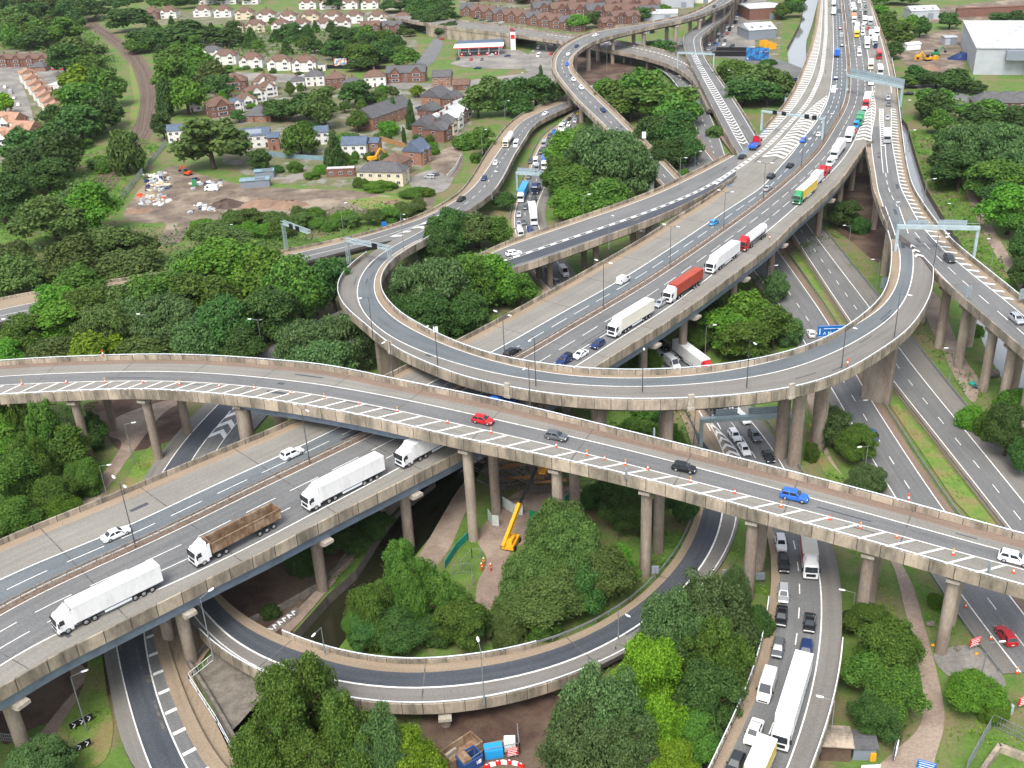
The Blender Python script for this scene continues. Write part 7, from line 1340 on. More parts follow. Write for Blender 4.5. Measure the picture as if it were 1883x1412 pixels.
grove('on the works yard slope', 'trees on the works yard side', [(1625, 20, 70, 50, 'bg'), (1650, 35, 90, 60, 'bg'), (1670, 20, 70, 40, 'bb'), (1690, 30, 70, 40, 'bd'), (1745, 20, 55, 40, 'bd'), (1640, 70, 110, 40, 'bd'), (1680, 120, 155, 50, 'bd'), (1720, 130, 165, 60, 'bd'), (1755, 120, 170, 70, 'bd'), (1780, 145, 175, 50, 'bd'), (1840, 20, 45, 50, 'bd'), (1870, 15, 45, 40, 'bd'), (1665, 140, 165, 40, 'bg'), (1610, 5, 45, 40, 'bb')])
grove('beside the slanting footpath', 'trees beside the slanting footpath', [(30, 730, 850, 100, 'bg'), (62, 725, 850, 60, 'tg'), (105, 728, 870, 80, 'tg'), (75, 790, 930, 100, 'tg'), (150, 775, 880, 90, 'bg'), (30, 830, 960, 110, 'bg'), (110, 860, 950, 90, 'bg'), (45, 910, 1000, 100, 'bg'), (160, 830, 910, 80, 'sg'), (120, 900, 970, 70, 'sb'), (20, 770, 860, 80, 'bb'), (90, 940, 985, 60, 'sb'), (10, 940, 1010, 70, 'bg'), (180, 760, 830, 50, 'bd')])
grove('in front of the lower loop', 'big trees at the bottom of the photo', [(575, 1190, 1420, 190, 'tg'), (520, 1290, 1470, 170, 'tg'), (640, 1260, 1470, 170, 'tg'), (720, 1285, 1470, 120, 'tw'), (765, 1320, 1470, 110, 'by'), (590, 1340, 1500, 160, 'tg'), (1110, 1210, 1440, 190, 'tw'), (1080, 1290, 1480, 180, 'ww'), (1170, 1300, 1490, 150, 'tw'), (1185, 1160, 1340, 120, 'by'), (1215, 1250, 1420, 110, 'by'), (1240, 1350, 1470, 100, 'yy' if 0 else 'by'), (1290, 1040, 1260, 170, 'tw'), (1240, 1090, 1280, 140, 'ww'), (1320, 1115, 1330, 140, 'tg'), (1300, 1220, 1390, 130, 'bd'), (1380, 1095, 1215, 70, 'bd'), (1270, 1300, 1420, 100, 'bg'), (1345, 1040, 1180, 60, 'ww'), (95, 1365, 1470, 130, 'ww')])
grove('in the canal side clump', 'trees in the canal side clump', [(740, 978, 1130, 110, 'tg'), (700, 1060, 1190, 120, 'tg'), (770, 1005, 1160, 110, 'tg'), (820, 1045, 1180, 110, 'tg'), (690, 1120, 1200, 90, 'bd'), (740, 1110, 1205, 110, 'bd'), (800, 1130, 1205, 110, 'td'), (850, 1090, 1200, 100, 'bg'), (680, 1075, 1130, 50, 'by'), (880, 1110, 1195, 70, 'bd'), (660, 1110, 1180, 50, 'sg')])
grove('beside the yellow boom lift', 'trees beside the telehandler', [(1035, 925, 1070, 130, 'wo'), (985, 1010, 1130, 120, 'wo'), (1050, 945, 1100, 130, 'wo'), (1110, 985, 1120, 110, 'bo'), (1010, 1040, 1160, 140, 'bo'), (1080, 1030, 1140, 110, 'bd'), (950, 1075, 1170, 90, 'bo'), (1000, 1120, 1175, 70, 'sg'), (1140, 1000, 1090, 70, 'bb'), (930, 1120, 1190, 70, 'so')])
grove('under the slip viaduct', 'trees under the slip viaduct', [(1130, 870, 980, 110, 'bd'), (1175, 900, 1000, 80, 'bd'), (1230, 770, 830, 60, 'bb'), (1170, 770, 820, 80, 'bg'), (1190, 735, 790, 70, 'bg'), (1250, 890, 970, 60, 'bd'), (1100, 890, 950, 70, 'bd'), (560, 985, 1060, 60, 'sd'), (640, 960, 1030, 90, 'bd'), (700, 940, 1000, 70, 'bd'), (500, 1105, 1140, 36, 'sd'), (170, 790, 830, 40, 'sg')])
grove('beside the trunk road', 'bushes beside the trunk road', [(1530, 750, 830, 60, 'ww'), (1572, 782, 860, 76, 'bg'), (1590, 855, 915, 70, 'ww'), (1490, 805, 850, 30, 'sg'), (1845, 740, 850, 80, 'bd'), (1880, 780, 880, 60, 'bd'), (1815, 745, 810, 50, 'sg'), (1780, 740, 790, 50, 'sb'), (1860, 700, 770, 60, 'sg'), (1720, 1085, 1120, 34, 'sb'), (1795, 592, 620, 26, 'sg'), (1845, 720, 760, 40, 'sb')])
grove('beside the lower footpath', 'trees beside the lower footpath', [(1590, 1110, 1190, 80, 'bg'), (1620, 1130, 1260, 120, 'bg'), (1610, 1190, 1300, 130, 'bg'), (1640, 1230, 1360, 120, 'bg'), (1600, 1270, 1370, 100, 'bd'), (1780, 1225, 1320, 110, 'bb'), (1820, 1270, 1330, 60, 'sb'), (1560, 1115, 1150, 30, 'sd')])
# ---- woods far up the picture, filled in by area
def inside(p, poly):
    c = False; j = len(poly)-1
    for i in range(len(poly)):
        if (poly[i][1] > p[1]) != (poly[j][1] > p[1]) and p[0] < (poly[j][0]-poly[i][0])*(p[1]-poly[i][1])/(poly[j][1]-poly[i][1])+poly[i][0]: c = not c
        j = i
    return c
def fill(where, group, poly, n, rmin, rmax, hmin, hmax, kinds, seed, gap=1.15):
    g = random.Random(seed); xs = [p[0] for p in poly]; ys = [p[1] for p in poly]; done = []; tries = 0
    while len(done) < n and tries < 6000:
        tries += 1; px, py = g.uniform(min(xs), max(xs)), g.uniform(min(ys), max(ys))
        if not inside((px, py), poly): continue
        P = at(px, py); rr = g.uniform(rmin, rmax)
        if any((P[0]-q[0])**2+(P[1]-q[1])**2 < (gap*(rr+q[2])/2)**2 for q in done): continue
        done.append((P[0], P[1], rr)); k = g.choice(kinds); tree_at(P, rr, g.uniform(hmin, hmax), FT[k[0]], TT[k[1]], where, group, (px, py))
fill('in the far left wood', 'trees of the far left wood', [(0, -20), (160, -20), (165, 40), (120, 80), (60, 100), (0, 95)], 34, 8, 13, 15, 24, ['bd', 'bd', 'bg', 'bd', 'bo'], 1)
fill('behind the pale semis', 'trees of the far left wood', [(160, -25), (470, -25), (540, 5), (420, 10), (250, 25), (180, 40)], 26, 8, 13, 13, 20, ['bd', 'bd', 'bg', 'td', 'cd'], 2)
fill('behind the billboards', 'trees behind the billboards', [(600, 70), (690, 75), (750, 92), (760, 118), (740, 132), (600, 134), (590, 100)], 22, 6, 9, 9, 15, ['bd', 'bd', 'bg'], 3)
fill('between the two rows of semis', 'garden trees between the semis', [(270, 60), (460, 62), (590, 70), (590, 110), (480, 100), (420, 95), (300, 90)], 18, 5, 8, 8, 13, ['bd', 'bg', 'cd', 'bb'], 4)
fill('on the hillside above the road bridge', 'trees above the road bridge', [(690, 10), (790, 20), (830, 50), (835, 70), (790, 60), (760, 40)], 13, 7, 11, 10, 16, ['bd', 'bd', 'bg'], 5)
fill('among the far terraces at the top', 'trees among the far terraces', [(560, -20), (850, -20), (840, 10), (800, 22), (600, 20)], 14, 7, 11, 9, 14, ['bd', 'bg'], 6)
fill('beside the river beyond the trading estate', 'trees along the upper river', [(1432, 45), (1462, 30), (1480, -10), (1455, -20), (1450, 10), (1430, 30)], 8, 5, 8, 8, 13, ['bg', 'bd'], 7)
fill('in the park at the top right', 'trees at the top right', [(1600, -25), (1690, -25), (1690, 5), (1640, 25), (1610, 10)], 9, 7, 10, 8, 13, ['bb', 'bg'], 8)
for px, yt, yb, wp, k, wh in ((1062, 20, 58, 50, 'bb', 'behind the flyover bend'), (1092, 20, 52, 36, 'bd', 'behind the flyover bend'), (1180, 12, 40, 40, 'bd', 'beyond the flyover'), (1215, 5, 24, 34, 'bb', 'beyond the flyover'), (1005, 0, 24, 50, 'bd', 'by the far brick terrace'), (820, 0, 30, 40, 'bd', 'by the far brick terrace'), (1412, 105, 120, 30, 'sd', 'by the trading estate'), (12, 170, 210, 36, 'by', 'in front of the orange roofed terrace')):
    tree(px, yt, yb, wp, FT[k[0]], TT[k[1]], wh, None)
fill('among the semi-detached houses', 'garden trees between the semis', [(270, 45), (760, 50), (760, 75), (600, 70), (280, 60)], 16, 3.5, 6, 5, 9, ['bd', 'bg', 'bo', 'cd'], 21, 1.6)
fill('in front of the white semis', 'garden bushes by the white semis', [(380, 125), (600, 130), (600, 138), (390, 136)], 12, 1.8, 3, 2, 3.5, ['sg', 'sb', 'so'], 22)
fill('in the gardens above the blue roofs', 'garden trees between the houses', [(400, 165), (740, 165), (740, 215), (640, 240), (540, 240), (420, 230)], 20, 2.5, 5, 4, 8, ['bg', 'bb', 'bd', 'sg', 'bo'], 23, 1.5)
fill('in the cottage gardens by the lane', 'garden bushes between the houses', [(620, 240), (780, 215), (850, 270), (760, 300), (640, 320)], 18, 1.6, 3.2, 2.5, 5, ['sg', 'sb', 'sd', 'so'], 24, 1.5)
fill('in the hedge line below the building site', 'bushes below the building site', [(365, 418), (430, 408), (620, 402), (780, 384), (775, 400), (640, 420), (520, 435), (400, 438), (360, 436)], 26, 3.2, 5.2, 4, 7.5, ['so', 'sg', 'bo', 'sb'], 25, 1.1)
fill('along the railway cutting', 'trees lining the railway', [(270, 90), (330, 60), (400, 100), (380, 130), (300, 110)], 9, 4, 7, 7, 12, ['bg', 'bd', 'bo'], 26)
fill('on the green slope at the left edge', 'trees on the slope below the railway', [(0, 290), (130, 260), (230, 280), (210, 320), (60, 360), (0, 400)], 12, 3, 6, 4, 9, ['sb', 'sg', 'bg', 'bo'], 27, 1.3)
fill('between the far terraces', 'trees among the far terraces', [(600, 0), (880, -5), (1100, -10), (1000, 5), (870, 12), (620, 18)], 10, 5, 8, 7, 11, ['bd', 'bg'], 28, 1.4)
# ---- low scrub that nobody could count
def scrub(name, polys, dens, size, hgt, tone, seed):
    g = np.random.default_rng(seed); P = []
    for poly in polys:
        W = np.array([at(*p)[:2] for p in poly]); A = abs(sum(W[i-1][0]*W[i][1]-W[i][0]*W[i-1][1] for i in range(len(W))))/2; lo = W.min(0); hi = W.max(0)
        q = g.uniform(lo, hi, (int(A*dens*((hi-lo).prod()/max(A, 1))), 2)); q = q[[inside(p, W) for p in q]]
        n1 = np.sin(q[:, 0]*.55+2*np.sin(q[:, 1]*.4))+np.sin(q[:, 1]*.73+1.7*np.sin(q[:, 0]*.31)); h = np.clip(.5+.42*n1, 0, 1)**1.5*hgt; keep = g.random(len(q)) < .25+.75*h/hgt
        P.append(np.c_[q, h*g.uniform(.35, 1, len(q))][keep])
    P = np.vstack(P); V = quads(P, g.normal(size=P.shape)*.5+[0, 0, .8], size, .6, g); o = bpy.data.objects.new(name, leafmesh(name, V, LEAF[tone])); COL.objects.link(o); o['kind'] = 'stuff'
scrub('undergrowth', [[(0, 330), (60, 300), (180, 280), (255, 260), (300, 270), (230, 370), (200, 440), (100, 450), (0, 440)], [(1670, 240), (1700, 330), (1760, 450), (1800, 520), (1870, 530), (1800, 400), (1760, 330), (1720, 250)]], 1.5, .5, 2.2, 'bright green', 11)
scrub('undergrowth', [[(1668, 594), (1700, 590), (1770, 670), (1820, 740), (1883, 830), (1883, 858), (1800, 760), (1740, 686)], [(1440, 690), (1480, 760), (1530, 850), (1600, 930), (1560, 930), (1500, 850)], [(1120, 950), (1270, 940), (1250, 1020), (1150, 1110), (1050, 1150), (1060, 1100), (1150, 1050)], [(960, 1170), (1090, 1120), (1160, 1090), (1060, 1150), (970, 1190)]], 3.0, .3, 1.2, 'green', 12)
scrub('ground_ivy', [[(400, 400), (760, 395), (780, 410), (650, 430), (500, 470), (400, 470)], [(640, 380), (790, 370), (780, 395), (690, 405), (560, 400)]], 1.6, .45, 3.0, 'olive green', 13)
scrub('ground_ivy', [[(1740, 1270), (1883, 1290), (1883, 1412), (1850, 1412), (1780, 1350), (1730, 1412), (1700, 1412), (1740, 1340)], [(1560, 1000), (1610, 1000), (1650, 1120), (1690, 1220), (1660, 1230), (1600, 1120)], [(1650, 1010), (1700, 1060), (1760, 1170), (1730, 1200), (1690, 1100)], [(1340, 1000), (1400, 990), (1410, 1100), (1350, 1080)]], 5.0, .2, .55, 'yellow green', 14)
scrub('rough_grass', [[(1455, 472), (1466, 468), (1560, 610), (1630, 715), (1720, 825), (1848, 985), (1820, 990), (1755, 920), (1660, 780), (1560, 630)], [(1520, 440), (1600, 490), (1610, 560), (1560, 490)], [(225, 905), (250, 850), (285, 815), (300, 830), (268, 885), (245, 900)], [(130, 1340), (165, 1200), (190, 1200), (205, 1330), (180, 1412), (110, 1412)], [(960, 1180), (1100, 1120), (1230, 1000), (1270, 920), (1285, 930), (1245, 1030), (1150, 1110)], [(800, 1050), (850, 970), (890, 960), (880, 1010), (830, 1060)], [(1740, 350), (1790, 420), (1870, 530), (1840, 540), (1760, 440)]], 6, .17, .4, 'yellow green', 15)
scrub('undergrowth', [[(1100, 740), (1260, 740), (1300, 840), (1130, 820)], [(600, 1075), (640, 1035), (700, 965), (690, 985), (650, 1040), (615, 1085)], [(640, 1180), (700, 1100), (760, 1040), (800, 1100), (860, 1190), (700, 1205)], [(1430, 470), (1460, 460), (1540, 400), (1560, 430), (1480, 480)], [(1280, 560), (1400, 500), (1440, 640), (1330, 680)]], 3, .3, 1.3, 'green', 16)
scrub('undergrowth', [[(0, 470), (120, 440), (300, 430), (430, 440), (640, 440), (650, 520), (590, 590), (500, 640), (460, 690), (0, 700)], [(730, 500), (860, 470), (985, 490), (960, 570), (840, 630), (745, 595)], [(1040, 240), (1150, 240), (1185, 330), (1140, 400), (1020, 420), (1030, 340)], [(1130, 150), (1240, 150), (1290, 290), (1250, 325), (1190, 260)]], 1.3, .5, 4.5, 'dark green', 17)
scrub('undergrowth', [[(470, 1270), (700, 1250), (810, 1412), (430, 1412)], [(1020, 1260), (1180, 1180), (1280, 1080), (1390, 1110), (1360, 1270), (1290, 1412), (1000, 1412)], [(0, 740), (180, 740), (200, 830), (130, 940), (0, 1010)], [(1570, 1130), (1650, 1160), (1690, 1280), (1670, 1370), (1590, 1380)]], 3, .3, 2.6, 'green', 18)
scrub('undergrowth', [[(0, 0), (140, 10), (155, 50), (195, 85), (220, 120), (180, 170), (180, 260), (100, 300), (60, 330), (0, 420), (0, 250), (130, 200), (120, 100), (0, 90)], [(1710, 180), (1883, 200), (1883, 500), (1810, 380), (1720, 250)], [(270, 50), (600, 60), (600, 105), (330, 110), (400, 200), (300, 210)]], .35, .95, 5, 'green', 19)
# ------------------------------------------------------------------ lamps
def lamp_proto(h, arms, dark):
    m = GALV_D if dark else GALV; o = bpy.data.objects.new('street_lamp', None); COL.objects.link(o); b = MB(); b.tube((0, 0, -.3), (0, 0, 1.5), .13, .12, 8); b.tube((0, 0, 1.5), (0, 0, h), .1, .06, 8); b.build('column', m, o)
    for s in arms:
        b = MB(); b.tube((0, 0, h-.05), (s*1.6, 0, h+.25), .045, .04, 6); b.build('arm', m, o); b = MB(); b.ring([[(s*x, -y, h+.25+z), (s*x, y, h+.25+z), (s*x, y*.7, h+.36+z), (s*x, -y*.7, h+.36+z)] for x, y, z in ((1.5, .1, .0), (1.8, .2, .02), (2.3, .19, .05), (2.5, .08, .07))], 0, True, True, False); b.build('lantern', LAMPW, o)
    return o
LP = {}
def lamp(bx, by, ty, road=None, az=0.0, arms=(1,), where='', dark=False, z=0.0, dz=.9):
    if road: r = ROADS[road]; s, d = r.sd(bx, by, dz); P = r.pt(s, d, dz-.1); az = r.ang(s)+math.pi/2+az
    else: P = at(bx, by, z)
    h = min(max(ztop(P, ty, P[2], P[2]+22)-P[2], 5), 15); k = (arms, dark)
    if k not in LP: LP[k] = lamp_proto(10, arms, dark); o = LP[k]
    else: o = dup(LP[k])
    o.location = tuple(map(float, P)); o.rotation_euler = (0, 0, az); o.scale = (1, 1, h/10); tag(o, f'{"double" if len(arms) > 1 else "single"} armed {"dark" if dark else "grey"} street lamp {where}', 'street lamp', 'lamp columns along the roads', pos=(bx, by))
for bx, by, ty in ((250, 1005, 890), (573, 853, 754), (929, 672, 579), (1112, 567, 484), (1232.5, 491, 417), (1329.7, 422, 353), (1400, 368, 300), (1465, 308, 255), (1512, 262, 210), (1540, 214, 165), (1557, 172, 130), (1559, 120, 85), (1556, 72, 42), (1552, 35, 8)):
    r = ROADS['mw']; s = r.sd(bx, by)[0]; q = proj(r.pt(s, 0)); lamp(q[0], q[1], q[1]-(by-ty), 'mw', 0, (1, -1), 'standing in the motorway central barrier', True, dz=.1)
for bx, by, ty in ((685.7, 618.5, 547), (805, 670, 597), (985, 706, 621), (1181.5, 716.7, 636), (1372.7, 708.8, 626.5), (1547.6, 673, 600), (1645, 616, 541), (1717, 489.7, 430)): lamp(bx, by, ty, 'lb', 0, (1,), 'fixed to the loop viaduct parapet', True)
for bx, by, ty in ((723.7, 698, 625), (975, 748, 672)): lamp(bx, by, ty, 'sv', 0, (-1,), 'fixed to the slip viaduct parapet', True)
for bx, by, ty in ((1631, 422, 373), (1718, 492, 438), (1698, 378, 330), (1664, 290, 240), (1657, 228, 185)): lamp(bx, by, ty, 'rl', 0, (1,), 'fixed to the link viaduct parapet')
for bx, by, ty, az, wh in ((185, 496, 447, 180, 'in the left hand wood'), (247, 482.6, 430, 180, 'in the left hand wood'), (419.5, 440, 414, 0, 'behind the left hand wood'), (41, 658, 588, 180, 'in the left hand wood'), (285, 653, 579, 180, 'in the left hand wood'), (485, 655.7, 588, 180, 'beside the blue junction sign'), (474, 640, 590, 0, 'beside the blue junction sign'), (620, 528, 490, 30, 'behind the loop viaduct'), (632, 432, 375, 0, 'near the lattice signal portal'), (247, 854.6, 780, 0, 'on the grass beside the slanting footpath'), (196.5, 910, 857, 0, 'on the grass beside the slanting footpath'), (160.6, 1345, 1244, 20, 'near the black and white chevron boards'), (1275.8, 817.5, 740, 0, 'by the gantry over the queue'), (1586, 897, 820, 200, 'beside the round trunk road bush'), (1570, 775, 765, 0, 'beside the round trunk road bush'), (1565, 1146, 1090, 160, 'beside the lower footpath'), (1523.7, 1379.5, 1289, 160, 'beside the queue road at the bottom'), (1806.5, 1236, 1182, 0, 'near the red warning signs'), (1749.5, 422, 375, 180, 'on the river bank grass'), (1559.6, 461.8, 415, 180, 'on the trunk road bank'), (1611, 536, 478, 180, 'on the trunk road bank'), (1745, 706, 641, 180, 'on the trunk road bank'), (1821, 496, 440, 180, 'on the river bank grass'), (1627, 720, 660, 180, 'in the trunk road median'), (1410, 545, 490, 0, 'between motorway and trunk road'), (1376, 700, 665, 0, 'under the loop viaduct'), (1296, 665, 600, 0, 'by the queue below the motorway'), (1116, 133, 70, 0, 'beneath the flyover'), (1160, 120, 85, 0, 'beneath the flyover'), (1057, 64, 27, 0, 'above the flyover bend'), (975, 128, 95, 0, 'by the underpass mouth'), (955, 170, 135, 0, 'by the underpass mouth'), (1081, 205, 160, 0, 'under the flyover'), (1277, 330, 280, 0, 'at the foot of the clump by the flyover'), (1073, 440, 360, 0, 'between the two tree clumps'), (1345, 182, 130, 180, 'beside the chevron ramp'), (1363, 185, 160, 180, 'beside the chevron ramp'), (1630, 90, 70, 180, 'beside the works yard trees'), (1750, 50, 30, 180, 'beside the works yard trees'), (1790, 170, 150, 0, 'on the lane by the warehouse')): lamp(bx, by, ty, None, R(az), (1,), wh)
for bx, by, ty, az in ((887, 281, 239, 0), (905, 365, 316, 0), (929, 226, 186, 0), (744, 464, 402, 0), (738, 420, 398, 0)): lamp(bx, by, ty, 'ra', 0, (-1,), 'along the ramp road by the houses')
for bx, by, ty in ((391.7, 1207, 1100), (892.8, 1292, 1196), (598, 1200, 1165), (1137, 1170, 1122)): lamp(bx, by, ty, 'rj', 0, (1,) if by > 1200 else (-1,), 'along the lower loop road')
for bx, by, ty in ((1120, 455, 395), (1250, 345, 290)): lamp(bx, by, ty, 'rk', 0, (-1,), 'on the merging slip road')
# ------------------------------------------------------------------ gantries and signals
def text(body, size, parent, loc, rot, m=WHITE):
    c = bpy.data.curves.new('lettering', 'FONT'); c.body = body; c.size = size; c.align_x = 'CENTER'; c.align_y = 'CENTER'; c.extrude = .01; c.materials.append(m); q = bpy.data.objects.new('lettering', c); COL.objects.link(q); bpy.context.view_layer.update(); me = bpy.data.meshes.new_from_object(q); bpy.data.objects.remove(q); o = bpy.data.objects.new('lettering', me); COL.objects.link(o); o.parent = parent; o.location = loc; o.rotation_euler = rot; return o
def gantry(a, b, h, label, boards=(), lattice=False, za=0, zb=0, bd=.9, signals=(), left=True, right=True, thick=.9):
    """portal from picture point a to b, beam at height h above a"""
    A = at(*a, za); B = at(*b, zb); L = np.linalg.norm((B-A)[:2]); an = math.atan2(B[1]-A[1], B[0]-A[0]); o = thing('sign_gantry', label, 'gantry', A, an); REG[-1] = (o, a); dzb = zb-za
    for x, z0, on in ((0, 0, left), (L, dzb, right)):
        if not on: continue
        m = MB()
        if lattice:
            for sx in (-.4, .4):
                for sy in (-.4, .4): m.bar((x+sx, sy, z0), (x+sx, sy, h), .12)
            n = int((h-z0)/.9)
            for k in range(n):
                for sy in (-.4, .4): m.bar((x-.4, sy, z0+k*.9), (x+.4, sy, z0+(k+1)*.9), .08); m.bar((x-.4, sy, z0+k*.9), (x+.4, sy, z0+k*.9), .08)
        else: m.box((x, 0, z0), (.7, .7, h-z0))
        m.build('post', GANTRY, o)
    m = MB()
    if lattice:
        for sy in (-.5, .5):
            for sz in (0, 1.0): m.bar((-.5, sy, h+sz), (L+.5, sy, h+sz), .14)
        n = max(2, int(L/1.4))
        for k in range(n):
            x0, x1 = L*k/n, L*(k+1)/n
            for sy in (-.5, .5): m.bar((x0, sy, h), (x1, sy, h+1), .09); m.bar((x1, sy, h), (x1, sy, h+1), .09)
            m.bar((x0, -.5, h+1), (x1, .5, h+1), .09)
        m.box((L/2, 0, h-.03), (L, .9, .05))
    else: m.box((L/2, 0, h), (L+.7, 1.1, thick)); m.bar((0, -.5, h+thick+.9), (L, -.5, h+thick+.9), .06); [m.bar((L*k/12, -.5, h+thick), (L*k/12, -.5, h+thick+.9), .05) for k in range(13)]
    m.build('beam', GANTRY, o)
    for t0, t1, bh in boards:
        m = MB(); m.box((L*(t0+t1)/2, .75, h+.1), (L*(t1-t0), .12, bh), 0); q = m.build('sign_board', SIGNB, o); m = MB()
        for k in range(int(L*(t1-t0)/1.3)+1): m.bar((L*t0+.2+k*1.3, .62, h+.1), (L*t0+.2+k*1.3, .62, h+.1+bh), .1)
        for z in (.3, .7): m.bar((L*t0, .6, h+.1+bh*z), (L*t1, .6, h+.1+bh*z), .08)
        m.build('stiffener', GANTRY, q)
    for t in signals: m = MB(); m.box((L*t, -.72, h-.2), (1.7, .35, 1.5)); m.build('matrix_signal', BLACK, o)
    return o
gantry((1556, 172), (1655, 196), 7.2, 'wide gantry with a long grey board across the far motorway lanes', ((0, 1.0, 3.4),), False, 15.5, 15.5)
gantry((1400, 240), (1512, 256), 7.0, 'overhead signal gantry with black lane signals beyond the chevron gore', (), False, 15.5, 15.5, signals=(.22, .37, .74, .86), thick=.6)
gantry((1646, 462), (1790, 473), 6.2, 'pale green gantry with grey boards across the link viaduct', ((.12, .38, 1.9), (.5, .86, 2.1)), False, 17.6, 16.5)
gantry((1288, 826), (1453, 815), 6.5, 'grey green gantry with board backs over the queue by the slip viaduct', ((.16, .4, 2.2), (.52, .86, 2.2)), False, .2, .3)
gantry((952, 352), (1016, 356), 6.6, 'grey gantry with board backs over the queue of lorries', ((.0, .5, 2.2), (.55, 1.0, 1.6)), False, .2, .2)
gantry((642, 484), (719, 492), 6.8, 'lattice signal portal over the start of the loop', (), True, 8.2, 9.6, signals=(.7,))
gantry((527, 458), (570, 446), 8.5, 'lattice cantilever signal among the trees of the wood', (), True, 3, 8.5, signals=(.4, .65), right=False)
gantry((1246, 132), (1312, 128), 9.5, 'thin sign gantry across the far chevron ramps', ((.1, .9, .8),), False, 5, 7, thick=.6)
def sign(px, py, z, w, h, ph, rz, label, m, draw=None, name='road_sign', posts=2, back=SIGNB, cat='road sign'):
    P = at(px, py, z); o = thing(name, label, cat, P, R(rz)); REG[-1] = (o, (px, py)); b = MB(); b.box((0, 0, ph), (w, .12, h)); q = b.build('panel', m, o); b = MB(); b.box((0, .09, ph+.1), (w*.94, .06, h*.9)); b.build('back', back, q)
    for x in ((-w*.3, w*.3) if posts == 2 else (0,)): b = MB(); b.tube((x, .16, -.3), (x, .16, ph+h*.8), .07, .07, 6); b.build('post', GALV, o)
    if draw: draw(o, q, ph, w, h)
    return o
def d_map(o, q, ph, w, h):
    m = MB(); f = -.075
    for a, b in (((-.3, .1), (-.3, .6)), ((-.3, .6), (-.05, .85)), ((.0, .1), (0, .55)), ((0, .55), (.3, .9)), ((.3, .1), (.3, .45))): m.bar((a[0]*w, f, ph+a[1]*h), (b[0]*w, f, ph+b[1]*h), .22, .02)
    m.bar((-.46*w, f, ph+.03*h), (.46*w, f, ph+.03*h), .08, .02); m.bar((-.46*w, f, ph+.97*h), (.46*w, f, ph+.97*h), .08, .02); m.build('route_lines', WHITE, q)
def d_a38(o, q, ph, w, h):
    text('A 38', h*.36, q, (-w*.16, -.08, ph+h*.3), (R(90), 0, 0)); m = MB(); f = -.075
    m.bar((-.42*w, f, ph+.2*h), (-.42*w, f, ph+.75*h), .2, .02); m.bar((-.45*w, f, ph+.6*h), (-.42*w, f, ph+.8*h), .16, .02); m.bar((-.39*w, f, ph+.6*h), (-.42*w, f, ph+.8*h), .16, .02)
    for z, x0, x1 in ((.72, -.3, .1), (.72, .14, .42), (.28, .12, .4)): m.bar((x0*w, f, ph+z*h), (x1*w, f, ph+z*h), h*.14, .02)
    for z in (.03, .97): m.bar((-.48*w, f, ph+z*h), (.48*w, f, ph+z*h), .07, .02)
    m.build('sign_legend', WHITE, q)
def d_bars(o, q, ph, w, h):
    m = MB()
    for k in range(3): m.bar((-.4*w, -.075, ph+(.25+.25*k)*h), (.4*w*(1-.3*(k == 0)), -.075, ph+(.25+.25*k)*h), h*.1, .02)
    m.bar((-.47*w, -.075, ph+.04*h), (.47*w, -.075, ph+.04*h), .06, .02); m.bar((-.47*w, -.075, ph+.96*h), (.47*w, -.075, ph+.96*h), .06, .02); m.build('sign_legend', WHITE, q)
def d_chev(o, q, ph, w, h):
    for k in range(3):
        m = MB(); x = -w*.33+k*w*.33
        for s in (-1, 1): m.bar((x-.2, -.075, ph+h/2+s*h*.42), (x+.25, -.075, ph+h/2), .32, .02)
        m.build('chevron', WHITE, q)
sign(437, 668, 0, 3.2, 4.2, 2.2, -8, 'tall blue direction sign with white route lines beside the wood', BLUE, d_map); sign(1527, 640, .2, 7.2, 3.0, 3.2, -2, 'wide blue A 38 direction sign above the trunk road', BLUE, d_a38); sign(1013, 190, 0, 3.6, 3.2, 1.6, 0, 'square blue direction sign at the end of the trees', BLUE, d_map); sign(707, 420, 8, 1.6, 1.5, .8, 0, 'small blue round topped sign at the loop gore', BLUE, None, posts=1); sign(1145, 372, 0, 1.5, 2.0, 1.2, 0, 'small blue and white sign by the lorry gap', BLUE, None, posts=1)
sign(988, 196, 0, 1.4, .7, 1.6, 0, 'small red sign beside the trees at the bend', REDP, None, posts=1)
for px, py, z, w, h, ph, rz, lb_ in ((1624, 546, 0, 2.2, 3.2, 2.5, 180, 'grey sign back on the trunk road bank'), (1779, 550, 18.5, 1.4, 2.8, .4, 200, 'slim grey sign back on the link viaduct parapet'), (1877, 552, 18.5, 1.4, 2.6, .2, 200, 'grey sign back at the far parapet of the link viaduct'), (1204, 1072, 0, 1.2, 1.6, 2.0, 180, 'grey blue sign back on the lower loop bank'), (1343, 1068, 0, 2.8, 1.2, 1.0, 160, 'wide grey sign back under the viaduct columns'), (1397, 1075, 0, 1.5, 1.5, 1.0, 180, 'small pale sign back beside the queue road'), (1152, 880, 20.6, .8, 2.0, .0, 100, 'narrow pale marker on the slip viaduct parapet'), (1818, 1052, 17.6, .5, 1.9, 0, 100, 'thin pale marker at the end of the slip viaduct'), (1203, 803, 21.2, .5, 1.7, 0, 100, 'thin pale marker on the far slip viaduct parapet'), (1184, 265, 6, 1.6, 2.6, 2.4, 0, 'white traffic sign on the flyover parapet'), (802, 620, 20, 1.0, 1.3, 1.2, 0, 'white sign with red edge fixed to the loop lamp')):
    sign(px, py, z, w, h, ph, rz, lb_, SIGNB if 'white' not in lb_ else WHITE, None, posts=1)
sign(1790, 1196, 0, 2.0, 1.5, 1.0, 20, 'red temporary sign beside the trunk road barrier', REDP, d_bars); sign(1880, 1304, 0, 2.0, 1.5, 1.0, 20, 'red temporary sign at the lower right edge', REDP, d_bars); sign(943, 1396, 0, 1.6, 1.3, .8, 10, 'red notice board hung on the compound fence', REDP, d_bars)
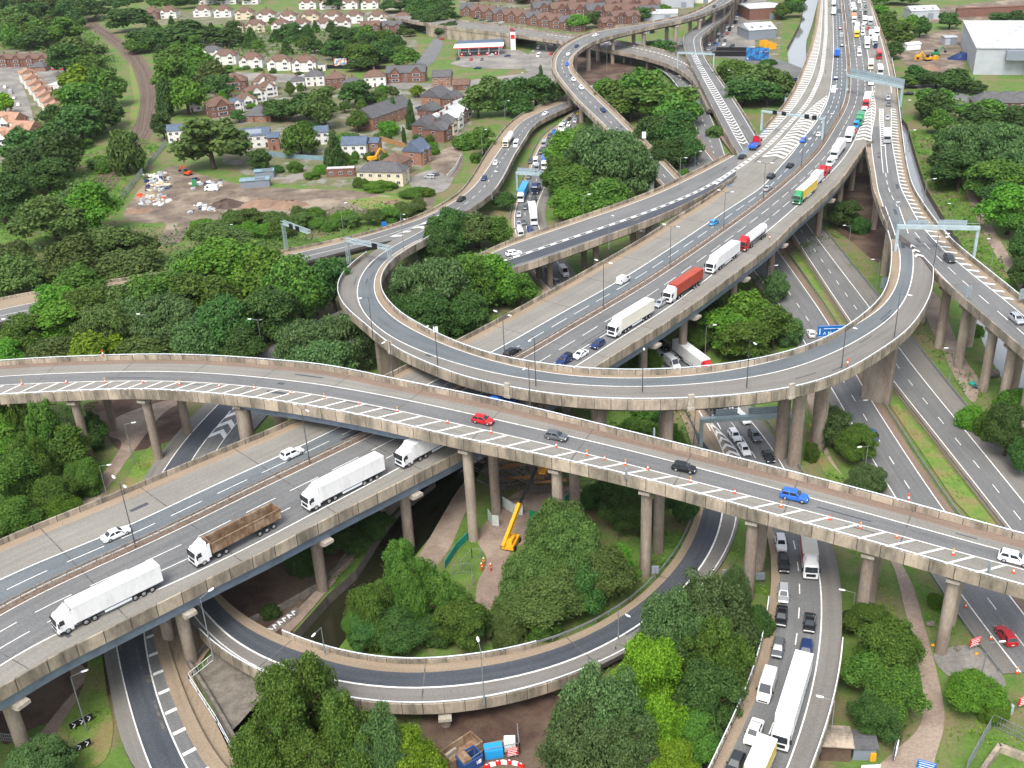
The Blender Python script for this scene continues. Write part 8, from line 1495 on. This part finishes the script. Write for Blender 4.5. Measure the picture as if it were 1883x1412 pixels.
for px, py, lb_ in ((152, 1335, 'upper'), (148, 1382, 'lower')): sign(px, py, 0, 3.4, 1.0, .5, 38, f'{lb_} black and white chevron board on the grass verge', BLACK, d_chev, 'chevron_board')
for px, py, rz, lb_ in ((190, 655, 0, 'orange and white marker tube on the slip viaduct parapet'), (1670, 922, 0, 'orange and white marker tube near the trunk road'), (1558, 672, 0, 'red and white marker on the loop parapet'), (1415, 440, 0, 'red marker on the motorway parapet')):
    P = at(px, py, {190: 17.3, 1670: 18, 1558: 20.6, 1415: 16.5}[px]); o = thing('marker_post', lb_, 'marker post', P); mb = MB(); mb.tube((0, 0, -.1), (0, 0, 1.5), .16); mb.build('tube', ORANGE, o); mb = MB(); mb.tube((0, 0, .6), (0, 0, 1.0), .17); mb.build('band', WHITE, o)
# ------------------------------------------------------------------ cones
def cone_proto(lampon):
    o = bpy.data.objects.new('traffic_cone', None); COL.objects.link(o); b = MB(); b.box((0, 0, 0), (.55, .55, .06)); b.build('base', ORANGE, o); b = MB(); b.lathe((0, 0, .05), [(.24, 0), (.06, .95)], 12); b.build('cone', ORANGE, o); b = MB(); b.lathe((0, 0, .35), [(.19, 0), (.125, .35)], 12); b.build('reflective_band', WHITE, o)
    if lampon: b = MB(); b.box((0, 0, 1.0), (.22, .14, .3)); b.build('warning_lamp', YELLOW, o)
    return o
CP = [None, None]
for i, (px, py, rd) in enumerate([(x, y, 'sv') for x, y in ((40, 705), (122, 702), (193, 701), (263, 701), (330, 705.5), (403, 709), (467, 712), (534, 722), (596, 729), (660, 741), (731, 755), (823, 775), (903, 793), (1023, 819), (1079, 834), (1112, 843), (1150, 852), (1191, 861), (1270, 885), (1351, 905), (1436, 930), (1526, 953), (1582, 969), (1649, 986), (1753, 1017), (1864, 1050))]+[(1776, 1114, 'rm'), (1822, 1172, 'rm'), (1878, 1245, 'rm')]):
    k = i % 2
    if CP[k] is None: CP[k] = cone_proto(k == 0); o = CP[k]
    else: o = dup(CP[k])
    r = ROADS[rd]; s, d = r.sd(px, py, .3); o.location = tuple(map(float, r.pt(s, d, .04))); o.scale = (.85,)*3; tag(o, f'orange and white traffic cone {"with a yellow lamp " if k == 0 else ""}{"beside the slip viaduct hatching" if rd == "sv" else "along the trunk road shoulder"}', 'traffic cone', 'cones closing the hatched strip', pos=(px, py))
# ------------------------------------------------------------------ works under the slip viaduct
P0 = at(940, 1003); o = thing('boom_lift', 'yellow boom lift reaching up beneath the slip viaduct', 'boom lift', P0, R(70)); mb = MB(); mb.box((0, 0, .5), (4.2, 2.3, .8), 0, 0, (.95, .95)); mb.box((-.6, 0, 1.3), (2.6, 1.6, .9), 0, 0, (.8, .9)); mb.build('chassis', YELLOW, o)
for x in (-1.4, 1.4):
    for s in (-1, 1): mb = MB(); mb.lathe((x, s*1.15, .5), [(.3, -.2*s), (.5, -.2*s), (.5, .2*s), (.3, .2*s)], 14, 0, 1); mb.build('wheel', TYRE, o)
def loc(P): d = np.asarray(P)-P0; a = -R(70); return (d[0]*math.cos(a)-d[1]*math.sin(a), d[0]*math.sin(a)+d[1]*math.cos(a), d[2])
b0 = loc(at(926, 1004, 1.2)); b1 = loc(at(956, 925, 7.5)); b2 = loc(at(986, 862, 16)); b3 = loc(at(1000, 860, 16.3))
mb = MB(); mb.bar(b0, b1, .62, .8); bo = mb.build('boom', YELLOW, o); mb = MB(); mb.bar(b1, b2, .36, .46); mb.build('boom_extension', BLACK, bo); mb = MB(); mb.box((b3[0], b3[1], b3[2]-.6), (2.4, 1.1, .12)); [mb.bar((b3[0]+sx, b3[1]+sy, b3[2]-.5), (b3[0]+sx, b3[1]+sy, b3[2]+.6), .08) for sx in (-1.15, 0, 1.15) for sy in (-.5, .5)]; [mb.bar((b3[0]-1.15, b3[1]+sy, b3[2]+.6), (b3[0]+1.15, b3[1]+sy, b3[2]+.6), .08) for sy in (-.5, .5)]; mb.build('basket', YELLOW, bo)
o = thing('scaffolding', 'dense dark scaffolding packed under the slip viaduct', 'scaffolding', at(975, 915)); mb = MB(); g = random.Random(4); TUBE = mat('scaffold_tube', (.2, .19, .2), (.12, .1, .1), 3.0, rough=.5, metal=.5)
for k in range(420):
    p = Vector((g.uniform(-9, 9), g.uniform(-2, 9), g.uniform(0, 11))); d = Vector(g.choice([(1, 0, 0), (0, 1, 0), (0, 0, 1), (1, 0, .7), (-1, 0, .7)]))*g.uniform(2, 5); q = p+d; q.z = max(0, min(q.z, 12)); mb.bar(p, q, .13)
mb.build('tube', TUBE, o); mb = MB(); [mb.box((g.uniform(-8, 8), g.uniform(-1, 8), g.uniform(1, 10)), (4, .8, .08)) for k in range(40)]; mb.build('board', WOOD, o)
def wallrun(pts, h, name, label, m, cat, z=0.0, posts=0, t=.12, top=None, pm=GALV, frame=False):
    W = [at(*p, z) for p in pts]; o = thing(name, label, cat, W[0]); REG[-1] = (o, pts[0]); mb = MB(); pb = MB()
    for a, b in zip(W[:-1], W[1:]):
        a = a-W[0]; b = b-W[0]; L = np.linalg.norm(b-a)
        if frame:
            for zz in ((.15, h) if frame == 1 else (.2, h*.5, h)): mb.bar(a+[0, 0, zz], b+[0, 0, zz], .07)
            n = max(2, int(L/(.35 if frame == 2 else .9)))
            for k in range(n): p = a+(b-a)*k/n; mb.bar(p+[0, 0, .1], p+[0, 0, h], .035 if frame == 1 else .05)
        else: mb.bar(a+[0, 0, h/2], b+[0, 0, h/2], t, h)
        n = max(1, int(L/3))
        for k in range(n+1): p = a+(b-a)*k/n; pb.bar(p-[0, 0, .1], p+[0, 0, h+.08], .12)
    mb.build('panel', m, o); pb.build('frame', pm, o); return o
NET = mat('teal_netting', (.02, .25, .2), rough=.7); GREENH = mat('green_hoarding', (.01, .22, .09), rough=.5); PALEH = mat('pale_hoarding', (.55, .6, .56), (.45, .5, .47), .8)
wallrun([(818, 1046), (840, 1012), (872, 980)], 1.6, 'safety_fence', 'teal netting fence sloping along the canal path', NET, 'fence'); wallrun([(848, 1048), (868, 1026), (884, 1026)], 2, 'mesh_fence', 'mesh panel fence around the muddy works corner', GALV, 'fence', frame=1); wallrun([(832, 1056), (866, 1052), (870, 1076)], 2, 'mesh_fence', 'mesh panel fence below the orange clad workers', GALV, 'fence', frame=1)
wallrun([(898, 955), (905, 966), (918, 968)], 2.4, 'hoarding', 'pale curved hoarding behind the round column', PALEH, 'hoarding'); wallrun([(925, 932), (945, 945), (962, 948)], 2.4, 'hoarding', 'pale hoarding in front of the scaffolding', PALEH, 'hoarding'); wallrun([(974, 958), (1003, 968)], 2.6, 'hoarding', 'green hoarding panel below the scaffolding', GREENH, 'hoarding'); wallrun([(1038, 940), (1050, 930)], 3.2, 'hoarding', 'green hoarding panel between two columns', GREENH, 'hoarding')
def person(px, py, rz, label, z=0.0):
    P = at(px, py, z); o = thing('person', label, 'person', P, R(rz)); REG[-1] = (o, (px, py)); V = [(0, 0, .95), (0, 0, 1.2), (0, .01, 1.42), (0, .0, 1.52), (0, .02, 1.64), (.1, 0, .9), (.12, .03, .5), (.13, 0, .07), (.14, .14, .03), (-.1, 0, .9), (-.12, .05, .5), (-.14, -.02, .07), (-.14, .12, .03), (.2, 0, 1.4), (.27, .02, 1.12), (.25, .18, .92), (-.2, 0, 1.4), (-.27, .04, 1.12), (-.2, .2, .98)]
    E = [(0, 1), (1, 2), (2, 3), (3, 4), (0, 5), (5, 6), (6, 7), (7, 8), (0, 9), (9, 10), (10, 11), (11, 12), (2, 13), (13, 14), (14, 15), (2, 16), (16, 17), (17, 18)]; rad = [.16, .15, .17, .065, .11, .1, .075, .06, .05, .1, .075, .06, .05, .075, .06, .045, .075, .06, .045]
    rad = [.16, .15, .17, .065, .1, .1, .08, .06, .05, .1, .08, .06, .05, .075, .06, .045, .075, .06, .045]; me = bpy.data.meshes.new('body'); me.from_pydata(V, E, []); me.materials.append(ORANGE); b = bpy.data.objects.new('body', me); COL.objects.link(b); b.parent = o; sk = b.modifiers.new('skin', 'SKIN')
    for i, v in enumerate(me.skin_vertices[0].data): v.radius = (rad[i], rad[i])
    me.skin_vertices[0].data[0].use_root = True; b.modifiers.new('smooth', 'SUBSURF').levels = 1
    mb = MB(); mb.lathe((0, .01, 1.66), [(.15, 0), (.145, .05), (.11, .12), (.03, .15)], 12); mb.build('hard_hat', WHITE, b); mb = MB(); mb.lathe((0, 0, 1.06), [(.2, 0), (.2, .06)], 12); mb.build('reflective_band', WHITE, b); mb = MB(); mb.lathe((0, .03, 1.54), [(.04, -.03), (.095, .02), (.1, .1), (.08, .16)], 10); mb.build('face', mat('skin', (.5, .3, .22)), b); return o
person(886, 1050, 200, 'worker in orange standing at the mesh fence'); person(890, 1040, 120, 'worker in orange just behind another at the fence'); person(903, 1051, 30, 'worker in orange standing alone on the dirt track')
P = at(957, 1030); o = thing('drum', 'yellow and blue drum beside the dirt track', 'drum', P); mb = MB(); mb.tube((0, 0, 0), (0, 0, .8), .45); mb.build('drum_base', BLUE, o); mb = MB(); mb.tube((0, 0, .8), (0, 0, 1.5), .46); mb.build('drum_lid', YELLOW, o)
# ------------------------------------------------------------------ compound at the bottom
def skip(px, py, rz, sz, m, label, name='skip', hollow=True, cat='skip'):
    P = at(px, py); o = thing(name, label, cat, P, R(rz)); REG[-1] = (o, (px, py)); w, d, h = sz; mb = MB(); t = .1
    mb.box((0, 0, 0), (w, d, .15 if hollow else h))
    if hollow:
        for s in (-1, 1): mb.box((0, s*(d/2-t/2), .15), (w, t, h-.15)); mb.box((s*(w/2-t/2), 0, .15), (t, d-2*t, h-.15)); mb.box((0, s*(d/2+.04), h-.15), (w, .1, .15))
        for k in range(5):
            for s in (-1, 1): mb.box((-w/2+w*(k+.5)/5, s*(d/2+.05), .1), (.12, .1, h-.25))
    mb.build('body', m, o)
    if not hollow: mb = MB(); mb.box((0, 0, h), (w*.96, d*.96, .12)); mb.build('lid', m, o)
    return o
skip(850, 1388, 40, (5.5, 2.6, 1.7), RUSTY, 'rusty open skip beneath the lower loop'); o = skip(864, 1408, 35, (3.2, 2.2, 2.0), paint('compactor_blue', (.02, .07, .22)), 'blue compactor with a brown hopper beside the rusty skip', 'compactor', True, 'machine'); mb = MB(); mb.box((-.8, 0, 1.5), (1.3, 1.8, .8)); mb.build('hopper', RUSTY, o); mb = MB(); mb.box((.9, -1.16, .9), (.8, .06, .6)); mb.build('notice', WHITE, o)
skip(908, 1388, 8, (2.6, 1.6, 1.5), PC['cyan'], 'bright blue box bin in the compound', 'storage_bin', False, 'bin'); skip(938, 1376, 0, (1.6, 1.4, 1.7), WHITE, 'white plastic tank at the compound corner', 'water_tank', False, 'tank'); skip(905, 1372, 12, (5.5, .5, .5), RUSTY, 'long rusty steel beam behind the blue bin', 'steel_beam', False, 'beam'); skip(822, 1392, 45, (3.2, .8, .7), CONC_L, 'pale concrete beam beside the rusty skip', 'concrete_beam', False, 'beam')
wallrun([(862, 1418), (890, 1398), (956, 1385), (952, 1350)], 2.0, 'mesh_fence', 'grey mesh fence around the compound', GALV, 'fence', frame=1)
for i, (x, y) in enumerate(((895, 1412), (905, 1408), (915, 1405), (926, 1404), (937, 1404), (948, 1406), (958, 1410))):
    P = at(x, y); o = thing('traffic_barrier', f'{"red" if i % 2 == 0 else "white"} plastic barrier block in the curved row', 'barrier', P, R(20-8*i)); REG[-1] = (o, (x, y)); mb = MB(); mb.box((0, 0, 0), (1.0, .4, .6), 0, 0, (.95, .5)); mb.build('block', REDP if i % 2 == 0 else WHITE, o); mb = MB(); mb.box((0, 0, .6), (.3, .12, .1)); mb.build('lug', WHITE, o)
# lower right corner
o = skip(1838, 1312, 20, (2.2, 1.2, 2.0), PC['cyan'], 'bright blue street cabinet on the grass', 'cabinet', False, 'cabinet'); o = skip(1856, 1312, 20, (.7, .6, 1.5), CLAD, 'small grey cabinet next to the blue one', 'cabinet', False, 'cabinet')
wallrun([(1776, 1420), (1823, 1335), (1900, 1372)], 2.2, 'palisade_fence', 'grey railing around the sunken underpass', GALV, 'fence', frame=2); wallrun([(1800, 1430), (1836, 1380), (1900, 1405)], 1.2, 'underpass_wall', 'brown concrete wall of the sunken underpass', CONC, 'wall', t=.6, pm=CONC)
shed(1535, 1400, 40, 3.4, 3.0, -8, 'small brown roofed shed squeezed against the queue road', EARTH, CONC, .4, 'shed', 'shed', False, w=4); shed(1588, 1398, 26, 3.0, 2.4, -5, 'dark roofed bin store beside the brown shed', CLAD_D, SLATE, .4, 'bin_store', 'bin store', False, w=3); skip(1603, 1396, 0, (.8, .8, 1.3), YELLOW, 'yellow bin beside the dark bin store', 'bin', False, 'bin')
sign(1645, 1392, 0, 2.6, 2.4, .6, 60, 'black notice board with white lines on the footpath edge', BLACK, d_bars, 'notice_board'); sign(1701, 1422, 0, 2.4, 1.6, .6, -25, 'blue and white notice board at the bottom edge', BLUE, d_bars, 'notice_board'); sign(1600, 1418, 0, 2.6, .7, .4, 0, 'low white banner on the ground by the bin store', WHITE, None, 'banner')
wallrun([(0, 1362), (40, 1366), (80, 1376)], 1.5, 'palisade_fence', 'grey railing across the path at the lower left', GALV, 'fence', frame=2); wallrun([(392, 1215), (348, 1250), (400, 1330), (444, 1412)], 1.3, 'railing', 'pale railing along the canal drop beside the hatching', RAIL, 'railing', z=1.6, frame=1)
W = [(393, 1205), (352, 1242), (388, 1300), (440, 1390)]; wallrun(W, 3.4, 'retaining_wall', 'rough stone retaining wall above the dark canal', STONE, 'wall', z=-2, t=.5, pm=STONE)
wallrun([(455, 1150), (520, 1122), (585, 1085), (605, 1066)], 1.3, 'retaining_wall', 'low grey wall above the canal bank beside the column', STONE, 'wall', t=.4, pm=STONE); wallrun([(605, 1062), (700, 975), (800, 895)], .9, 'retaining_wall', 'long low wall in the gloom under the motorway', STONE, 'wall', t=.4, pm=STONE)
P = at(520, 1145); o = thing('graffiti_slab', 'sloping concrete slab painted with pale graffiti by the canal', 'slab', P, R(52)); mb = MB(); mb.box((0, 0, 0), (7.5, 2.2, .35), 0, 0, (1, .8)); mb.build('slab', STONE, o); mb = MB(); g = random.Random(3)
for k in range(6): mb.tube((-3+k*1.05, -.5, .37), (-2.7+k*1.05, .5, .37), .14, .14, 6); mb.tube((-2.7+k*1.05, .5, .37), (-2.3+k*1.05, -.3+.4*(k % 2), .37), .12, .12, 6)
mb.build('graffiti', LAMPW, o)
for i, (x, y, m, k) in enumerate(((1712, 1150, STONE, .7), (1716, 1188, YELLOW, .35), (1760, 1195, STONE, .6), (1795, 1203, YELLOW, .3), (1493, 784, YELLOW, .55), (1825, 692, STONE, 1.5), (1788, 708, NET, .8), (1795, 714, PC['navy'], .7))):
    P = at(x, y); mb = MB(); q = ICO_V*[k, k*.8, k*.7]*(1+.25*np.sin(ICO_V[:, :1]*5+i)); mb.mesh([tuple(v+[0, 0, k*.5]) for v in q], [tuple(f) for f in ICO_F]); o = mb.build('boulder' if m is STONE else 'sandbag', m); o.location = tuple(P); tag(o, ('pale boulder' if m is STONE else 'yellow bag' if m is YELLOW else 'dark rubbish bag')+(' on the ground by the right hand columns' if y < 760 else ' on the earth around the leaning column'), 'boulder' if m is STONE else 'bag', pos=(x, y))
# ------------------------------------------------------------------ building site and railway edge
wallrun([(222, 372), (248, 338), (278, 302), (306, 266)], 2.6, 'palisade_fence', 'long grey palisade fence between railway slope and building site', GALV, 'fence', frame=2); wallrun([(690, 256), (745, 272)], 2.2, 'timber_fence', 'orange timber fence behind the yellow digger', WOOD, 'fence', pm=WOOD); wallrun([(488, 286), (545, 292), (608, 296)], 2.0, 'hoarding', 'blue grey hoarding in front of the new houses', CORR, 'hoarding'); wallrun([(848, 292), (838, 312), (822, 330)], 1.8, 'hoarding', 'white hoarding beside the empty building plot', WHITE, 'hoarding'); wallrun([(598, 126), (760, 128)], 2.2, 'hoarding', 'black fence below the poster billboards', BLACK, 'fence', pm=BLACK)
def digger(px, py, rz, m, label, k=1.0):
    P = at(px, py); o = thing('excavator', label, 'excavator', P, R(rz)); REG[-1] = (o, (px, py)); o.scale = (k,)*3
    for s in (-1, 1): mb = MB(); mb.box((0, s*1.0, 0), (3.4, .55, .75), 0, 0, (.85, 1)); mb.build('track', TRIM, o)
    mb = MB(); mb.box((-.3, 0, .8), (2.8, 2.2, 1.1)); c = mb.build('body', m, o); mb = MB(); mb.box((.5, .55, 1.9), (1.4, 1.0, 1.3), 0, 0, (.85, .9)); mb.build('cab', GLASS, c); mb = MB(); mb.bar((.9, -.4, 1.6), (3.2, -.4, 4.2), .4, .5); mb.bar((3.2, -.4, 4.2), (5.2, -.4, 2.2), .32, .4); b = mb.build('boom', m, c); mb = MB(); mb.box((5.3, -.4, 1.2), (.9, 1.0, .9), 0, 0, (.6, 1)); mb.build('bucket', TRIM, b)
digger(686, 297, 40, YELLOW, 'yellow digger working beside the new white house', 1.2); digger(346, 322, 150, ORANGE, 'small orange red digger beside the rubbish tip', .9); digger(1720, 103, 20, PC['green'], 'green and yellow machine in the works yard', 1.2); digger(1705, 112, 200, YELLOW, 'yellow machine beside the blue heap in the works yard', 1.2)
def mound(px, py, r, h, m, label, seed, name='spoil_heap'):
    g = np.random.default_rng(seed); n = 24; rings = []
    for k, (a, b) in enumerate(((1, -.1), (.86, .12), (.66, .42), (.42, .74), (.2, .93), (.05, 1))): rings.append([(r*a*math.cos(2*math.pi*i/n)*(1+.16*math.sin(3*i+seed))+g.normal()*r*.03, r*.7*a*math.sin(2*math.pi*i/n)+g.normal()*r*.03, max(h*b, -.1)+g.normal()*h*.05) for i in range(n)])
    mb = MB(); mb.ring(rings, 0, True, True, True); o = mb.build(name, m); o.location = tuple(at(px, py)); tag(o, label, 'heap', pos=(px, py))
SOIL = mat('dark_soil', (.06, .04, .035), (.1, .07, .055), .6, detail=7, bump=.6); SAND = mat('red_soil', (.25, .165, .115), (.18, .118, .082), .5, detail=7, bump=.6)
mound(418, 378, 7, 2.6, SOIL, 'dark brown spoil heap on the building site', 1); mound(480, 376, 9, 2.2, SAND, 'wide red brown spoil heap on the building site', 2); mound(530, 378, 8, 2.0, SAND, 'low red brown heap at the end of the building site', 3); mound(448, 364, 8, 1.2, DIRT, 'pale flattened heap behind the dark spoil', 4); mound(1706, 128, 8, 3, SAND, 'red gravel heap in the works yard', 5); mound(1768, 108, 8, 3.5, PC['navy'], 'blue sheeted heap against the warehouse', 6, 'sheeted_heap'); mound(254, 388, 6, 1.0, SAND, 'small brush heap beside the site track', 7); mound(720, 372, 4, .8, SAND, 'low earth bank on the site grass', 8)
g = random.Random(12); JM = [WHITE, ROOF_L, CLAD, PC['navy'], SOIL, CREAM, WOOD, CORR, ORANGE, CONC_L]
for area, n, lb_ in (((262, 318, 312, 352), 70, 'tipped heap'), ((255, 358, 310, 378), 36, 'lower heap'), ((350, 330, 410, 350), 22, 'van'), ((345, 376, 395, 392), 22, 'dark spoil')):
    for k in range(n):
        x, y = g.uniform(area[0], area[2]), g.uniform(area[1], area[3]); P = at(x, y); m = g.choice(JM[:6] if lb_ != 'lower heap' else JM); s = g.uniform(.5, 1.5); mb = MB()
        mb.box((0, 0, -.05), (s*g.uniform(.8, 2.0), s, s*g.uniform(.35, .8)), 0, g.uniform(0, 3), (g.uniform(.6, 1), g.uniform(.5, 1))); mb.box((s*.4, s*.3, -.05), (s*.7, s*.8, s*.5), 0, g.uniform(0, 3), (.7, .8)); o = mb.build('rubbish_sack', m); o.location = tuple(P); cn = {id(WHITE): 'white', id(ROOF_L): 'pale grey', id(CLAD): 'grey', id(PC['navy']): 'navy blue', id(SOIL): 'dark brown', id(CREAM): 'cream', id(WOOD): 'brown', id(CORR): 'blue grey', id(ORANGE): 'orange', id(CONC_L): 'stone coloured'}[id(m)]
        tag(o, f'{cn} rubbish bundle dumped on the building site by the {lb_}', 'rubbish', f'{cn} rubbish dumped by the {lb_}'); REG.pop()
o = skip(358, 342, 10, (1.6, 1.6, 2.4), PC['green'], 'green portable toilet on the building site', 'portable_toilet', False, 'toilet cabin'); skip(1688, 110, 30, (3, 2.5, 2.6), YELLOW, 'yellow cabin beside the gravel heap', 'site_cabin', False, 'cabin'); skip(1720, 110, 30, (2.2, 2.2, 2.2), YELLOW, 'second yellow cabin beside the gravel heap', 'site_cabin', False, 'cabin')
for i, (x, y) in enumerate(((1404, 84), (1411, 87), (1419, 90))): skip(x, y, 10, (5, 2.5, 3.2), YELLOW, 'yellow skip in the trading estate yard', 'skip', True, 'skip')
sign(1357, 104, 0, 26, 5, .4, -18, 'long black advertising hoarding at the crossroads', BLACK, None, 'hoarding', cat='hoarding'); sign(1392, 112, 0, 13, 7, .4, -20, 'colourful painted hoarding panel at the crossroads', POST2, None, 'hoarding', cat='hoarding')
P = at(1197, 352); o = thing('covered_trailer', 'white sheeted trailer parked beneath the flyover end', 'trailer', P, R(80)); mb = MB(); mb.box((0, 0, .6), (9, 2.6, 3.2), 0, 0, (1, .9)); mb.build('cover', TRAIL, o); [(lambda m: (m.lathe((x, s*1.1, .45), [(.45, -.15), (.45, .15)], 10, 0, 1), m.build('wheel', TYRE, o)))(MB()) for x in (-2, 2) for s in (-1, 1)]
P = at(1190, 430); o = thing('sheeted_plant', 'white sheeted plant stored between the slip road and the motorway', 'sheeted plant', P, R(25)); mb = MB(); mb.box((0, 0, 0), (7, 4.5, 6.2), 0, 0, (.96, .8)); mb.build('cover', TRAIL, o); mb = MB(); mb.box((3.8, 0, 1.5), (.3, 2.2, 2.4)); mb.build('end_panel', RUSTY, o)
wallrun([(1158, 448), (1205, 462), (1240, 430)], 5.0, 'abutment_wall', 'grey blockwork wall below the merging slip road', CONC, 'wall', t=.5, pm=CONC)
# ------------------------------------------------------------------ a little air in the distance
hm = bpy.data.materials.new('haze'); hm.use_nodes = True; t = hm.node_tree; t.nodes.remove(t.nodes['Principled BSDF']); pv = t.nodes.new('ShaderNodeVolumePrincipled'); pv.inputs['Color'].default_value = (.82, .88, .95, 1); pv.inputs['Density'].default_value = .000025
t.links.new(pv.outputs[0], t.nodes['Material Output'].inputs['Volume']); mb = MB(); mb.box((0, 1650, -5), (5400, 4100, 135)); struct(mb.build('haze', hm), 'stuff')
# ------------------------------------------------------------------ tell namesakes apart by where they come down the photo
ORD = ['topmost', 'second', 'third', 'fourth', 'fifth', 'sixth', 'seventh', 'eighth', 'ninth', 'tenth', 'eleventh', 'twelfth', 'thirteenth', 'fourteenth', 'fifteenth', 'sixteenth', 'seventeenth', 'eighteenth', 'nineteenth', 'twentieth']+['twenty-'+x for x in ('first', 'second', 'third', 'fourth', 'fifth', 'sixth', 'seventh', 'eighth', 'ninth')]+['thirtieth']+['thirty-'+x for x in ('first', 'second', 'third', 'fourth', 'fifth', 'sixth', 'seventh', 'eighth', 'ninth')]
by = {}
bpy.context.view_layer.update()
for o, pos in REG: by.setdefault(o['label'], []).append((o, pos or proj(np.array(o.matrix_world.translation))))
for lab, v in by.items():
    if len(v) > 1:
        v.sort(key=lambda t: (t[1][1], t[1][0]))
        for i, (o, _) in enumerate(v): o['label'] = f'{ORD[min(i, len(ORD)-1)]} {"" if i == 0 else "highest "}{lab}'.replace('  ', ' ')
